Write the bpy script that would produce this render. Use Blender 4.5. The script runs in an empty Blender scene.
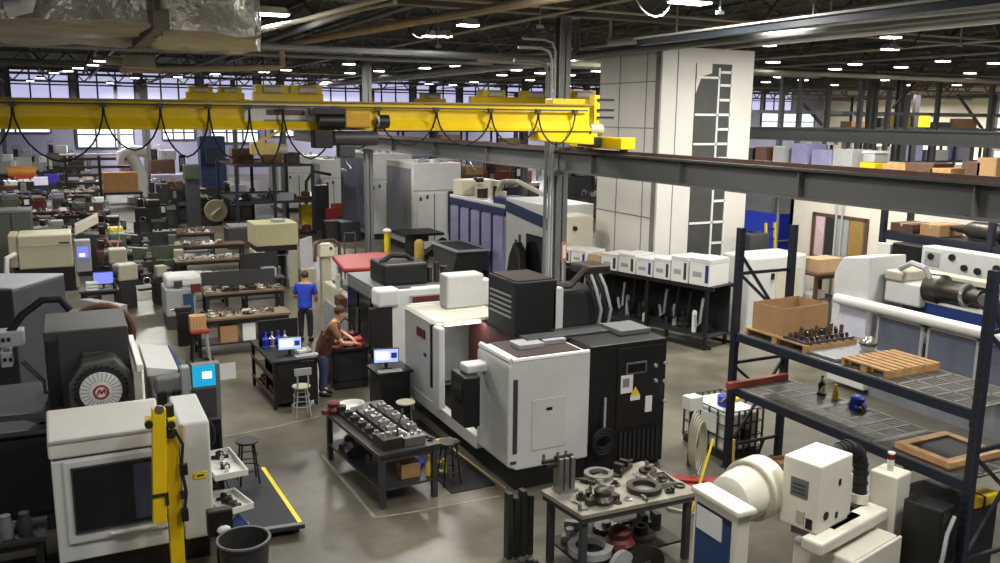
import bpy, bmesh, math, random
from mathutils import Vector, Matrix
random.seed(11)
SC = bpy.context.scene
COL = SC.collection
PI = math.pi

# ---------------------------------------------------------------- camera geometry (pixel -> place on a plane)
H, FP = 5.6, 870.0
PSI, TH, RO = math.radians(26.4), math.radians(10.68), math.radians(0.6)
_sp, _cp, _st, _ct = math.sin(PSI), math.cos(PSI), math.sin(TH), math.cos(TH)
FW = Vector((_sp*_ct, _cp*_ct, -_st))
_R0, _U0 = Vector((_cp, -_sp, 0)), Vector((_sp*_st, _cp*_st, _ct))
RV = math.cos(RO)*_R0 + math.sin(RO)*_U0
UV = -math.sin(RO)*_R0 + math.cos(RO)*_U0
def ray(px, py): return FW + (px-500)/FP*RV + (281.5-py)/FP*UV
def onz(px, py, z=0.0):
    d = ray(px, py); return d*((z-H)/d.z) + Vector((0, 0, H))
def ony(px, py, y):
    d = ray(px, py); return d*(y/d.y) + Vector((0, 0, H))
def onx(px, py, x):
    d = ray(px, py); return d*(x/d.x) + Vector((0, 0, H))

# ---------------------------------------------------------------- materials
def lin(c):
    out = []
    for v in c:
        v = v/255.0
        out.append(v/12.92 if v <= 0.04045 else ((v+0.055)/1.055)**2.4)
    return out
MATS = {}
def mat(name, col=(128, 128, 128), rough=0.5, metal=0.0, var=0.18, scale=3.0, bump=0.0, bscale=40.0, emit=0.0, ecol=None, spec=0.5, alpha=None, trans=0.0):
    if name in MATS: return MATS[name]
    m = bpy.data.materials.new(name); m.use_nodes = True
    nt = m.node_tree; b = nt.nodes['Principled BSDF']
    c = lin(col)
    b.inputs['Roughness'].default_value = rough
    b.inputs['Metallic'].default_value = metal
    b.inputs['Specular IOR Level'].default_value = spec
    tc = nt.nodes.new('ShaderNodeTexCoord')
    if var > 0:
        n = nt.nodes.new('ShaderNodeTexNoise'); n.inputs['Scale'].default_value = scale; n.inputs['Detail'].default_value = 6; n.inputs['Roughness'].default_value = 0.65
        nt.links.new(tc.outputs['Object'], n.inputs['Vector'])
        r = nt.nodes.new('ShaderNodeValToRGB')
        r.color_ramp.elements[0].position = 0.3; r.color_ramp.elements[1].position = 0.7
        r.color_ramp.elements[0].color = (*[v*(1-var) for v in c], 1)
        r.color_ramp.elements[1].color = (*[min(1, v*(1+var*0.6)) for v in c], 1)
        nt.links.new(n.outputs['Fac'], r.inputs['Fac'])
        nt.links.new(r.outputs['Color'], b.inputs['Base Color'])
    else:
        b.inputs['Base Color'].default_value = (*c, 1)
    if bump > 0:
        n2 = nt.nodes.new('ShaderNodeTexNoise'); n2.inputs['Scale'].default_value = bscale; n2.inputs['Detail'].default_value = 4
        nt.links.new(tc.outputs['Object'], n2.inputs['Vector'])
        bp = nt.nodes.new('ShaderNodeBump'); bp.inputs['Strength'].default_value = bump; bp.inputs['Distance'].default_value = 0.05
        nt.links.new(n2.outputs['Fac'], bp.inputs['Height']); nt.links.new(bp.outputs['Normal'], b.inputs['Normal'])
    if emit > 0:
        b.inputs['Emission Color'].default_value = (*lin(ecol or col), 1); b.inputs['Emission Strength'].default_value = emit
    if trans > 0: b.inputs['Transmission Weight'].default_value = trans
    if alpha is not None: b.inputs['Alpha'].default_value = alpha
    MATS[name] = m
    return m
WHITE = mat('machine_white', (208, 208, 205), 0.42, var=0.07)
CREAM = mat('machine_cream', (206, 200, 176), 0.45, var=0.08)
CREAM2 = mat('machine_dull_cream', (174, 169, 148), 0.5, var=0.1)
LGREY = mat('machine_light_grey', (160, 162, 162), 0.45, var=0.1)
MGREY = mat('paint_mid_grey', (104, 105, 104), 0.5, var=0.12)
DGREY = mat('paint_dark_grey', (58, 58, 60), 0.5, var=0.15)
CHAR = mat('charcoal_paint', (37, 37, 39), 0.55, var=0.15)
BLACK = mat('black_paint', (17, 17, 18), 0.5, var=0.2)
RUBBER = mat('black_rubber', (18, 18, 18), 0.75, var=0.2)
STEEL = mat('bare_steel', (150, 148, 144), 0.35, 0.8, var=0.2, scale=8)
BRIGHT = mat('bright_machined_steel', (205, 203, 200), 0.25, 0.75, var=0.15, scale=8)
DSTEEL = mat('dark_oiled_steel', (70, 66, 60), 0.4, 0.7, var=0.3, scale=6)
GSTEEL = mat('structural_grey_paint', (92, 92, 90), 0.55, var=0.12, scale=1.5)
COLM = mat('column_grey_paint', (112, 112, 112), 0.5, var=0.12, scale=1.5)
YELLOW = mat('crane_yellow', (228, 192, 12), 0.4, var=0.12, scale=1.5)
YELLOW2 = mat('safety_yellow', (240, 214, 30), 0.5, var=0.12)
WOOD = mat('pallet_wood', (170, 132, 84), 0.8, var=0.35, scale=9)
CARD = mat('cardboard', (164, 128, 88), 0.85, var=0.12)
CARD2 = mat('pale_cardboard', (186, 160, 122), 0.85, var=0.12)
NAVY = mat('rack_navy_blue', (29, 33, 48), 0.5, var=0.15)
BLUE = mat('machine_blue', (26, 56, 120), 0.45, var=0.12)
BLUE2 = mat('vivid_blue', (30, 56, 190), 0.5, var=0.15)
RED = mat('tool_red', (150, 40, 36), 0.5, var=0.2)
MAROON = mat('maroon_oxide', (96, 34, 30), 0.6, var=0.3)
ORANGE = mat('rack_orange', (190, 70, 42), 0.55, var=0.2)
BROWN = mat('bench_brown', (88, 60, 42), 0.7, var=0.3)
MAPLE = mat('worn_benchtop', (112, 94, 72), 0.6, var=0.25)
GREEN = mat('machine_green', (74, 84, 66), 0.5, var=0.2)
PAPER = mat('white_paper', (226, 226, 222), 0.8, var=0.03)
PLASTIC = mat('white_plastic', (222, 222, 216), 0.4, var=0.04)
GLASSD = mat('dark_machine_window', (14, 15, 18), 0.12, var=0.2, scale=2)
GLASSM = mat('window_glow_tint', (60, 66, 84), 0.15, var=0.2, scale=2)
GLASSP = mat('pale_violet_window', (170, 168, 205), 0.2, var=0.15, scale=1.5)
LAMP = mat('lamp_diffuser', (255, 252, 244), 0.4, var=0, emit=14, ecol=(255, 250, 240))
STRIP = mat('machine_strip_light', (255, 250, 240), 0.4, var=0, emit=2.2, ecol=(255, 246, 226))
SCREEN = mat('screen_pale_blue', (190, 205, 255), 0.3, var=0, emit=0.9, ecol=(176, 196, 255))
SCREENV = mat('screen_violet_blue', (130, 140, 255), 0.3, var=0, emit=0.8, ecol=(120, 132, 255))
SCREENC = mat('screen_cyan', (30, 170, 215), 0.3, var=0, emit=0.7, ecol=(20, 165, 215))
SCREENW = mat('screen_window_white', (245, 248, 255), 0.3, var=0, emit=1.2, ecol=(245, 248, 255))
SCREEND = mat('screen_window_dark', (50, 60, 130), 0.3, var=0, emit=0.3, ecol=(50, 60, 150))
SKIN = mat('skin', (196, 140, 112), 0.55, var=0.06)
HAIR = mat('brown_hair', (72, 52, 36), 0.8, var=0.25, scale=30)
JEANS = mat('blue_jeans', (52, 60, 92), 0.85, var=0.2, scale=12)
PLAID = mat('brown_work_shirt', (122, 86, 58), 0.85, var=0.35, scale=14)
VEST = mat('maroon_apron', (74, 36, 34), 0.85, var=0.35, scale=14)
SHIRTB = mat('royal_blue_shirt', (34, 62, 178), 0.8, var=0.15, scale=10)
TROUS = mat('dark_trousers', (38, 32, 34), 0.85, var=0.2)

# ---------------------------------------------------------------- mesh building
class MB:
    """collects shapes, builds ONE mesh; o = an origin taken off every point (world coordinates in, thing coordinates out)"""
    def __init__(s, o=None):
        s.v, s.f, s.sm = [], [], []
        s.o = Vector(o.location) if hasattr(o, 'location') else Vector(o or (0, 0, 0))
    def add(s, vs, fs, smooth=False):
        n = len(s.v); s.v += [Vector(v)-s.o for v in vs]
        s.f += [tuple(n+i for i in f) for f in fs]; s.sm += [smooth]*len(fs); return s
    def box(s, x0, y0, z0, x1, y1, z1, M=None):
        vs = [Vector(p) for p in ((x0,y0,z0),(x1,y0,z0),(x1,y1,z0),(x0,y1,z0),(x0,y0,z1),(x1,y0,z1),(x1,y1,z1),(x0,y1,z1))]
        if M: vs = [M @ v for v in vs]
        return s.add(vs, [(3,2,1,0),(4,5,6,7),(0,1,5,4),(1,2,6,5),(2,3,7,6),(3,0,4,7)])
    def cbox(s, cx, cy, z0, w, d, h, rz=0.0):
        M = Matrix.Translation((cx, cy, z0)) @ Matrix.Rotation(rz, 4, 'Z')
        return s.box(-w/2, -d/2, 0, w/2, d/2, h, M)
    def bar(s, p, q, w=0.05, h=None, up=(0, 0, 1)):
        p, q = Vector(p), Vector(q); h = h or w
        d = (q-p).normalized(); u = Vector(up)
        if abs(d.dot(u)) > 0.98: u = Vector((0, 1, 0))
        r = d.cross(u).normalized(); u = r.cross(d)
        vs = [e + r*a*w/2 + u*b*h/2 for e in (p, q) for a, b in ((-1,-1),(1,-1),(1,1),(-1,1))]
        return s.add(vs, [(0,1,2,3),(7,6,5,4),(4,5,1,0),(5,6,2,1),(6,7,3,2),(7,4,0,3)])
    def ring_path(s, pts, r, n=8, closed=False, cap=True, smooth=True):
        pts = [Vector(p) for p in pts]; m = len(pts)
        rs = r if isinstance(r, (list, tuple)) else [r]*m
        vs = []; prev = None
        for i, p in enumerate(pts):
            a = pts[(i-1) % m] if (closed or i > 0) else p
            b = pts[(i+1) % m] if (closed or i < m-1) else p
            d = (b-a).normalized()
            if prev is None:
                u = Vector((0, 0, 1)) if abs(d.z) < 0.9 else Vector((1, 0, 0))
            else: u = prev
            x = d.cross(u).normalized(); u = x.cross(d).normalized(); prev = u
            vs += [p + x*math.cos(2*PI*k/n)*rs[i] + u*math.sin(2*PI*k/n)*rs[i] for k in range(n)]
        fs = []
        for i in range(m if closed else m-1):
            j = (i+1) % m
            fs += [(i*n+k, i*n+(k+1) % n, j*n+(k+1) % n, j*n+k) for k in range(n)]
        s.add(vs, fs, smooth)
        if cap and not closed:
            s.add(vs[:n], [tuple(reversed(range(n)))]); s.add(vs[-n:], [tuple(range(n))])
        return s
    def cyl(s, p, q, r, r2=None, n=14):
        return s.ring_path([p, q], [r, r if r2 is None else r2], n)
    def tube(s, pts, r, n=7, closed=False): return s.ring_path(pts, r, n, closed)
    def lathe(s, prof, c=(0, 0, 0), axis='z', n=20):
        vs = []; c = Vector(c)
        for (r, h) in prof:
            for k in range(n):
                a = 2*PI*k/n; x, y = r*math.cos(a), r*math.sin(a)
                vs.append(c + Vector({'z': (x, y, h), 'x': (h, x, y), 'y': (y, h, x)}[axis]))
        fs = [(i*n+k, i*n+(k+1) % n, (i+1)*n+(k+1) % n, (i+1)*n+k) for i in range(len(prof)-1) for k in range(n)]
        s.add(vs, fs, True)
        return s
    def prism(s, poly, axis, a, b):
        m = len(poly)
        g = {'x': lambda u, v, t: (t, u, v), 'y': lambda u, v, t: (u, t, v), 'z': lambda u, v, t: (u, v, t)}[axis]
        vs = [g(u, v, a) for u, v in poly] + [g(u, v, b) for u, v in poly]
        fs = [tuple(range(m)), tuple(reversed(range(m, 2*m)))] + [((i+1) % m, i, m+i, m+(i+1) % m) for i in range(m)]
        return s.add(vs, fs)
    def ball(s, c, r, sc=(1, 1, 1), n=12):
        c = Vector(c); k = n//2
        vs = []; 
        for i in range(k+1):
            t = PI*i/k
            for j in range(n):
                p = 2*PI*j/n
                vs.append(c + Vector((r*sc[0]*math.sin(t)*math.cos(p), r*sc[1]*math.sin(t)*math.sin(p), r*sc[2]*math.cos(t))))
        fs = [(i*n+j, (i+1)*n+j, (i+1)*n+(j+1) % n, i*n+(j+1) % n) for i in range(k) for j in range(n)]
        return s.add(vs, fs, True)
    def torus(s, c, R, r, axis='z', n=24, m=8):
        c = Vector(c)
        g = {'x': lambda a, b: (0, a, b), 'y': lambda a, b: (a, 0, b), 'z': lambda a, b: (a, b, 0)}[axis]
        return s.ring_path([c+Vector(g(R*math.cos(2*PI*k/n), R*math.sin(2*PI*k/n))) for k in range(n)], r, m, True)
    def mesh(s, name, m):
        me = bpy.data.meshes.new(name); me.from_pydata([tuple(v) for v in s.v], [], s.f); me.update()
        bm = bmesh.new(); bm.from_mesh(me)
        bmesh.ops.remove_doubles(bm, verts=bm.verts, dist=1e-5)
        bmesh.ops.recalc_face_normals(bm, faces=bm.faces); bm.to_mesh(me); bm.free()
        if any(s.sm):
            me.polygons.foreach_set('use_smooth', [True]*len(me.polygons))
            try: me.set_sharp_from_angle(angle=math.radians(40))
            except Exception: pass
        me.materials.append(m); return me
    def build(s, name, m, parent=None, bevel=0.0, loc=None, rz=0.0):
        o = bpy.data.objects.new(name, s.mesh(name, m)); COL.objects.link(o)
        if parent is not None: o.parent = parent
        if loc is not None: o.location = loc
        o.rotation_euler.z = rz
        if bevel > 0:
            b = o.modifiers.new('Bevel', 'BEVEL'); b.width = bevel; b.segments = 2; b.limit_method = 'ANGLE'
        return o

def tag(o, label=None, cat=None, group=None, kind=None):
    if label: o['label'] = label
    if cat: o['category'] = cat
    if group: o['group'] = group
    if kind: o['kind'] = kind
    return o
def thing(name, label, cat, loc=(0, 0, 0), rz=0.0, group=None):
    o = bpy.data.objects.new(name, None); COL.objects.link(o)
    o.empty_display_size = 0.1; o.location = loc; o.rotation_euler.z = rz
    return tag(o, label, cat, group)
def struct(mb, name, m, bevel=0):
    return tag(mb.build(name, m, None, bevel), kind='structure')
def dup(root, loc=None, rz=None, label=None, group=None, parent=None, scale=None):
    r = root.copy(); COL.objects.link(r)
    if parent is not None: r.parent = parent
    if loc is not None: r.location = loc
    if rz is not None: r.rotation_euler.z = rz
    if scale is not None: r.scale = (scale,)*3 if not hasattr(scale, '__len__') else scale
    if label: r['label'] = label
    if group: r['group'] = group
    for ch in list(root.children): dup(ch, parent=r)
    return r
def one(mb, name, m, label, cat, loc=(0, 0, 0), rz=0.0, group=None, bevel=0.0):
    return tag(mb.build(name, m, None, bevel, loc, rz), label, cat, group)
# ---------------------------------------------------------------- camera, world, render look
cam = bpy.data.cameras.new('camera'); camo = bpy.data.objects.new('camera', cam); COL.objects.link(camo)
R3 = Matrix((RV, UV, -FW)).transposed()
camo.matrix_world = Matrix.Translation((0, 0, H)) @ R3.to_4x4()
cam.sensor_fit = 'HORIZONTAL'; cam.sensor_width = 36.0; cam.lens = FP*36.0/1000.0
cam.clip_end = 400; cam.clip_start = 0.1
SC.camera = camo
SC.view_settings.view_transform = 'Standard'; SC.view_settings.look = 'None'
SC.view_settings.gamma = 1.0; SC.view_settings.use_curve_mapping = False
SC.view_settings.exposure = -0.36
SC.cycles.use_denoising = True
SC.cycles.max_bounces = 5; SC.cycles.diffuse_bounces = 3; SC.cycles.glossy_bounces = 3
SC.cycles.sample_clamp_indirect = 4.0
w = bpy.data.worlds.new('world'); SC.world = w; w.use_nodes = True
w.node_tree.nodes['Background'].inputs['Color'].default_value = (0.80, 0.86, 1.0, 1)
w.node_tree.nodes['Background'].inputs['Strength'].default_value = 0.12

# ---------------------------------------------------------------- floor
fm = bpy.data.materials.new('polished_concrete'); fm.use_nodes = True
nt = fm.node_tree; b = nt.nodes['Principled BSDF']
tc = nt.nodes.new('ShaderNodeTexCoord')
n1 = nt.nodes.new('ShaderNodeTexNoise'); n1.inputs['Scale'].default_value = 0.35; n1.inputs['Detail'].default_value = 9; n1.inputs['Roughness'].default_value = 0.62
n2 = nt.nodes.new('ShaderNodeTexNoise'); n2.inputs['Scale'].default_value = 2.6; n2.inputs['Detail'].default_value = 8; n2.inputs['Roughness'].default_value = 0.7
r1 = nt.nodes.new('ShaderNodeValToRGB')
r1.color_ramp.elements[0].position = 0.32; r1.color_ramp.elements[1].position = 0.7
r1.color_ramp.elements[0].color = (*lin((66, 63, 52)), 1); r1.color_ramp.elements[1].color = (*lin((132, 127, 111)), 1)
mx = nt.nodes.new('ShaderNodeMix'); mx.data_type = 'RGBA'; mx.blend_type = 'MULTIPLY'; mx.inputs[0].default_value = 0.45
r2 = nt.nodes.new('ShaderNodeValToRGB'); r2.color_ramp.elements[0].position = 0.35; r2.color_ramp.elements[1].position = 0.6
r2.color_ramp.elements[0].color = (0.45, 0.43, 0.4, 1); r2.color_ramp.elements[1].color = (1, 1, 1, 1)
for n in (n1, n2): nt.links.new(tc.outputs['Object'], n.inputs['Vector'])
nt.links.new(n1.outputs['Fac'], r1.inputs['Fac']); nt.links.new(n2.outputs['Fac'], r2.inputs['Fac'])
nt.links.new(r1.outputs['Color'], mx.inputs[6]); nt.links.new(r2.outputs['Color'], mx.inputs[7]); nt.links.new(mx.outputs[2], b.inputs['Base Color'])
rr = nt.nodes.new('ShaderNodeMapRange'); rr.inputs[3].default_value = 0.18; rr.inputs[4].default_value = 0.5
nt.links.new(n2.outputs['Fac'], rr.inputs[0]); nt.links.new(rr.outputs[0], b.inputs['Roughness'])
b.inputs['Specular IOR Level'].default_value = 0.55
m = MB(); m.box(-16, -4, -0.2, 90, 86, 0); struct(m, 'floor', fm)

# pale worn lines on the concrete
LINEM = mat('worn_floor_line', (148, 142, 124), 0.5, var=0.3, scale=8)
def floor_line(n, pts, wd=0.06):
    m = MB()
    for a, b_ in zip(pts[:-1], pts[1:]): m.bar((a.x, a.y, 0.003), (b_.x, b_.y, 0.003), wd, 0.004)
    struct(m, 'floor_line_%d' % n, LINEM)
floor_line(1, [onz(322, 455), onz(375, 518)], 0.05)
floor_line(2, [onz(375, 518), onz(420, 511), onz(500, 496)], 0.04)
floor_line(3, [onz(222, 437), onz(270, 428), onz(318, 417)], 0.04)

# ---------------------------------------------------------------- shell
DECK = mat('roof_deck', (62, 60, 55), 0.8, var=0.2, scale=0.6)
JOIST = mat('roof_steel', (106, 101, 92), 0.6, var=0.25, scale=0.8)
m = MB()
m.box(-16, -4, 9.6, 90, 86, 9.8); struct(m, 'ceiling', DECK)
WALLM = mat('far_wall_panel', (150, 148, 176), 0.7, var=0.12, scale=0.3)
WALLC = mat('cream_wall_panel', (228, 218, 192), 0.7, var=0.12, scale=0.2)
m = MB(); m.box(-16, 85.6, 0, 90, 86, 9.6); struct(m, 'wall_far', WALLM)
m = MB(); m.box(89.6, -4, 0, 90, 85.6, 9.6); struct(m, 'wall_right', WALLC)
m = MB(); m.box(-16.4, -4, 0, -16, 86, 9.6); struct(m, 'wall_left', WALLM)
DAY = mat('daylight_panel_violet', (214, 214, 246), 0.5, var=0, emit=0.95, ecol=(206, 206, 248))
DAYW = mat('daylight_window_white', (240, 248, 255), 0.5, var=0, emit=1.3, ecol=(228, 242, 255))
DAYD = mat('window_frame_dark', (70, 70, 84), 0.5, var=0)
wn = 0
def window(x0, x1, z0, z1, m_, bars=2):
    global wn; wn += 1
    fr = MB()
    for x in [x0+(x1-x0)*i/bars for i in range(bars+1)]: fr.box(x-0.07, 85.4, z0, x+0.07, 85.6, z1)
    for z in (z0, (z0+z1)/2, z1): fr.box(x0, 85.42, z-0.06, x1, 85.6, z+0.06)
    o = struct(fr, 'window_%d' % wn, DAYD)
    pn = MB(); pn.box(x0, 85.5, z0, x1, 85.58, z1); pn.build('pane', m_, o)
for i in range(18):
    x0 = -9 + i*5.2
    window(x0, x0+4.5, 6.75, 9.2, DAY, 3)
for x0, x1, z0, z1 in ((1.0, 5.6, 2.6, 4.9), (8.0, 10.8, 3.3, 4.6), (12.2, 16.6, 3.0, 4.9), (18, 24, 3.6, 4.9), (70, 77, 4.2, 6.6), (79, 88, 4.2, 6.6), (-9, -1, 3.9, 4.9)):
    window(x0, x1, z0, z1, DAYW, 3)
# cream wall strips of the far-right wall are ribbed by girts
for i, z in enumerate((3.6, 6.2, 8.2)):
    m = MB(); m.box(89.3, -4, z, 89.6, 85, z+0.25); struct(m, 'wall_right_trim_%d' % (i+1), GSTEEL)

# roof beams (open-web girders on the column lines) and joists
ci = 0
for y in (3.4, 18.7, 34.0, 49.3, 64.6, 79.9):
    m = MB()
    m.box(-16, y-0.14, 8.0, 90, y+0.14, 8.16); m.box(-16, y-0.14, 9.36, 90, y+0.14, 9.56)
    x = -16.0; k = 0
    while x < 88:
        a, b_ = (8.1, 9.45) if k % 2 == 0 else (9.45, 8.1)
        m.bar((x, y, a), (x+1.27, y, b_), 0.1); x += 1.27; k += 1
    struct(m, 'ceiling_beam', JOIST)
for i in range(30):
    x = -13.4 + i*3.04
    m = MB()
    m.box(x-0.06, -3, 8.72, x+0.06, 85, 8.80); m.box(x-0.06, -3, 9.48, x+0.06, 85, 9.58)
    y = -3.0; k = 0
    while y < 84:
        a, b_ = (8.78, 9.5) if k % 2 == 0 else (9.5, 8.78)
        m.bar((x, y, a), (x, y+1.5, b_), 0.05); y += 1.5; k += 1
    struct(m, 'ceiling_beam', JOIST)
# columns: H-section steel
def column(x, y, wd=0.3, top=8.0):
    m = MB()
    t = 0.03
    m.box(x-wd/2, y-wd/2, 0.02, x+wd/2, y-wd/2+t, top); m.box(x-wd/2, y+wd/2-t, 0.02, x+wd/2, y+wd/2, top)
    m.box(x-t/2, y-wd/2, 0.02, x+t/2, y+wd/2, top)
    m.box(x-wd*0.8, y-wd*0.8, 0, x+wd*0.8, y+wd*0.8, 0.03); m.box(x-wd*1.6, y-wd*0.9, top-0.04, x+wd*1.6, y+wd*0.9, top)
    struct(m, 'column', COLM)
for x in (10.9, 26.1, 41.3, 56.5, 71.7):
    for y in (18.7, 34.0, 49.3, 64.6, 79.9):
        if (x, y) != (26.1, 18.7): column(x, y, 0.3 if x < 11 else 0.36)
for y in (64.6, 79.9): column(-4.3, y)
column(5.25, 67.5, 0.5)
for x, y in ((4.2, 82.5), (33.7, 82.5), (48.9, 82.5), (64, 82.5)): column(x, y)

# ---------------------------------------------------------------- lamps of the hall
LP = [(270,14),(690,2),(100,61),(93,65),(78,68),(68,71),(54,73),(40,78),(217,67),(215,74),(135,78),(178,77),(264,72),(286,70),
      (349,64),(350,73),(379,71),(425,68),(429,84),(456,66),(453,85),(474,82),(468,25),(431,36),(443,36),(516,70),(540,73),(502,75),
      (530,80),(568,60),(570,75),(597,71),(567,86),(767,45),(773,62),(759,72),(779,77),(766,82),(803,80),(824,75),(835,69),
      (834,85),(855,64),(891,37),(890,49),(901,67),(884,80),(943,61),(907,85),(970,73),(995,63),(957,85),(30,81),(110,83)]
base = thing('highbay_lamp', 'bright white high-bay lamp hung beside the silver wrapped duct', 'lamp', onz(270, 14, 7.75))
m = MB(); m.prism([(-0.42, 0), (0.42, 0), (0.26, 0.14), (-0.26, 0.14)], 'y', -0.2, 0.2); m.build('housing', LGREY, base)
m = MB(); m.box(-0.38, -0.17, -0.03, 0.38, 0.17, 0.0); m.build('diffuser', LAMP, base)
m = MB(); m.cyl((0, 0, 0.14), (0, 0, 1.0), 0.012, n=5); m.build('hanger', DGREY, base)
LPOS = [base.location.copy()]
for (px, py) in LP[1:]:
    p = onz(px, py, 7.75)
    lab = 'bright white high-bay lamp hung among many under the roof joists'; g = 'hall lamps'
    if (px, py) == (690, 2): lab, g = 'bright high-bay lamp with looping white cable above the white storage tower', None
    o = dup(base, p, 0, lab, g); LPOS.append(p.copy())
    o.scale = (0.62, 0.8, 1) if (px, py) != (690, 2) else (1, 1, 1)
    if (px, py) in ((431,36),(443,36)): o.scale = (0.4, 0.8, 1); o.location.x += 0.06 if px > 440 else -0.06
    if g is None and 'group' in o: del o['group']
# area lights standing for the hall lamps, with extra ones added to brighten surfaces
def lamp(x, y, e, size=1.2, z=7.6, col=(1.0, 0.975, 0.925)):
    l = bpy.data.lights.new('hall_area_light', 'AREA'); l.shape = 'RECTANGLE'; l.size = size; l.size_y = size; l.energy = e*1.25; l.color = col
    o = bpy.data.objects.new('hall_area_light', l); COL.objects.link(o); o.location = (x, y, z)
for x, y, e in ((-2.5, 6, 260), (4, 4.5, 300), (9.5, 4, 420), (2.8, 17.5, 420), (6.5, 11.5, 330), (16, 8, 420), (8.2, 21, 360), (14.2, 14.6, 260), (-4, 22, 330),
                (17, 24, 420), (1, 30, 480), (9, 32, 480), (18, 38, 600), (3, 45, 700), (14, 52, 700), (3, 62, 700), (24, 30, 500), (34, 22, 800),
                (30, 50, 900), (48, 34, 1000), (50, 60, 1000), (66, 44, 1200), (76, 60, 1400), (78, 30, 1400), (8, 74, 800)):
    lamp(x, y, e)

for k in (0, 1, 37, 38, 47, 48):
    lamp(LPOS[k].x, LPOS[k].y, 420 if k == 1 else 170, 0.6, 7.7)
lamp(17.2, 15.6, 520, 0.8); lamp(82, 72, 4000); lamp(84, 56, 4000); lamp(84, 40, 4000); lamp(84, 25, 3500); lamp(-2, 60, 700); lamp(6, 80, 1500); lamp(24, 80, 1500); lamp(44, 80, 1500)  # added lights without fixtures, brightening the tower, right wall and far end
# ---------------------------------------------------------------- crane runway, bridge crane, ducts and pipes overhead
RX = 10.8
DRUST = mat('rusty_rail', (84, 58, 48), 0.6, 0.3, var=0.3)
t = thing('crane_runway_beam', 'long grey I-beam crane runway with rusty rail crossing above the white boxes', 'crane runway', (RX, 20, 4.33))
m = MB(t); m.box(RX-0.02, 4.2, 4.37, RX+0.02, 46, 4.80); m.build('web', mat('runway_grey', (88, 88, 86), 0.55, var=0.08, scale=1), t)
m = MB(t); m.box(RX-0.16, 4.2, 4.33, RX+0.16, 46, 4.37); m.build('bottom_flange', GSTEEL, t)
m = MB(t); m.box(RX-0.2, 4.2, 4.80, RX+0.2, 46, 4.84); m.build('top_flange', DGREY, t)
m = MB(t); m.box(RX-0.035, 4.2, 4.84, RX+0.035, 46, 4.91); m.build('rail', DRUST, t)
for y in (18.7, 34.0):
    m = MB(t); m.prism([(y-0.14, 4.2), (y+0.14, 4.2), (y+0.2, 4.33), (y-0.2, 4.33)], 'x', RX-0.2, RX+0.2); m.build('column_bracket', COLM, t)
for k, y in enumerate((7.5, 10.6, 13.7, 16.9, 22.5, 26.5, 30.5)):
    m = MB(t); m.box(RX-0.14, y-0.01, 4.37, RX+0.14, y+0.01, 4.80); m.build('stiffener', GSTEEL, t)
# pipes and conduits on the column by the machine
for k, (dx, r, c, z1) in enumerate(((-0.33, 0.035, LGREY, 7.2), (-0.24, 0.03, LGREY, 7.4), (-0.44, 0.045, MGREY, 6.9))):
    p = MB(); p.tube([(RX+dx, 18.45, 0.0), (RX+dx, 18.45, z1-0.25), (RX+dx-0.08, 18.45, z1-0.06), (RX+dx-0.3, 18.45, z1), (RX+dx-0.9, 18.45, z1)], r)
    one(p, 'conduit', c, ['thin pale conduit bending off the steel column beside the black cabinet', 'pale conduit closest to the steel column behind the black cabinet', 'thick grey conduit outermost on the steel column behind the black cabinet'][k], 'conduit')

# second runway across the aisle behind the tower
t = thing('crane_runway_beam', 'pale grey crane runway farther off, crossing behind the white storage tower', 'crane runway', (24, 20, 4.9))
m = MB(t); m.box(23.97, 9, 4.93, 24.03, 60, 5.3); m.build('web', GSTEEL, t)
m = MB(t); m.box(23.85, 9, 4.88, 24.15, 60, 4.93); m.build('bottom_flange', GSTEEL, t)
m = MB(t); m.box(23.82, 9, 5.3, 24.18, 60, 5.35); m.build('top_flange', GSTEEL, t)
for y in (12.6, 17.2, 21.8, 28.0, 36.0):
    m = MB(t); m.box(23.9, y-0.1, 0, 24.1, y+0.1, 4.88); m.build('post', COLM, t)
for y in (15.2, 16.2, 22.4, 23.4):
    m = MB(t); m.box(23.9, y-0.16, 4.78, 24.1, y+0.16, 4.88); m.build('clamp', PLASTIC, t)

# bridge crane
t = thing('bridge_crane', 'yellow overhead bridge crane spanning the hall with looping black cables', 'crane', (4.8, 16.6, 5.35))
gy = 16.6
m = MB(t)
def taper(mb, x0, x1, zb0, zt0, zb1, zt1, y0, y1):
    mb.add([(x0,y0,zb0),(x1,y0,zb1),(x1,y1,zb1),(x0,y1,zb0),(x0,y0,zt0),(x1,y0,zt1),(x1,y1,zt1),(x0,y1,zt0)],
           [(3,2,1,0),(4,5,6,7),(0,1,5,4),(1,2,6,5),(2,3,7,6),(3,0,4,7)])
taper(m, -7.5, 10.3, 5.42, 5.77, 5.40, 5.87, gy-0.14, gy+0.14); m.build('girder', YELLOW, t)
m = MB(t); m.prism([(gy-0.14, 5.53), (gy-0.25, 5.38), (gy-0.25, 5.33), (gy+0.25, 5.33), (gy+0.25, 5.38), (gy+0.14, 5.53)], 'x', -7.5, 10.3); m.build('girder_flange', YELLOW, t)
m = MB(t); taper(m, -7.5, 10.3, 5.77, 5.80, 5.87, 5.90, gy-0.2, gy+0.2); m.build('top_plate', mat('crane_dull_yellow', (150, 130, 60), 0.5), t)
m = MB(t); m.prism([(9.0, 5.12), (10.5, 5.02), (10.5, 5.32), (9.0, 5.32)], 'y', gy-0.2, gy+0.2); m.build('end_bracket', YELLOW, t, 0.02)
m = MB(t); m.box(RX-0.18, gy-0.95, 4.95, RX+0.18, gy+1.2, 5.2); m.build('end_truck', YELLOW, t, 0.02)
m = MB(t); m.box(RX-0.4, gy-0.22, 4.98, RX-0.2, gy+0.5, 5.2); m.build('truck_cover', BLACK, t, 0.02)
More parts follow.
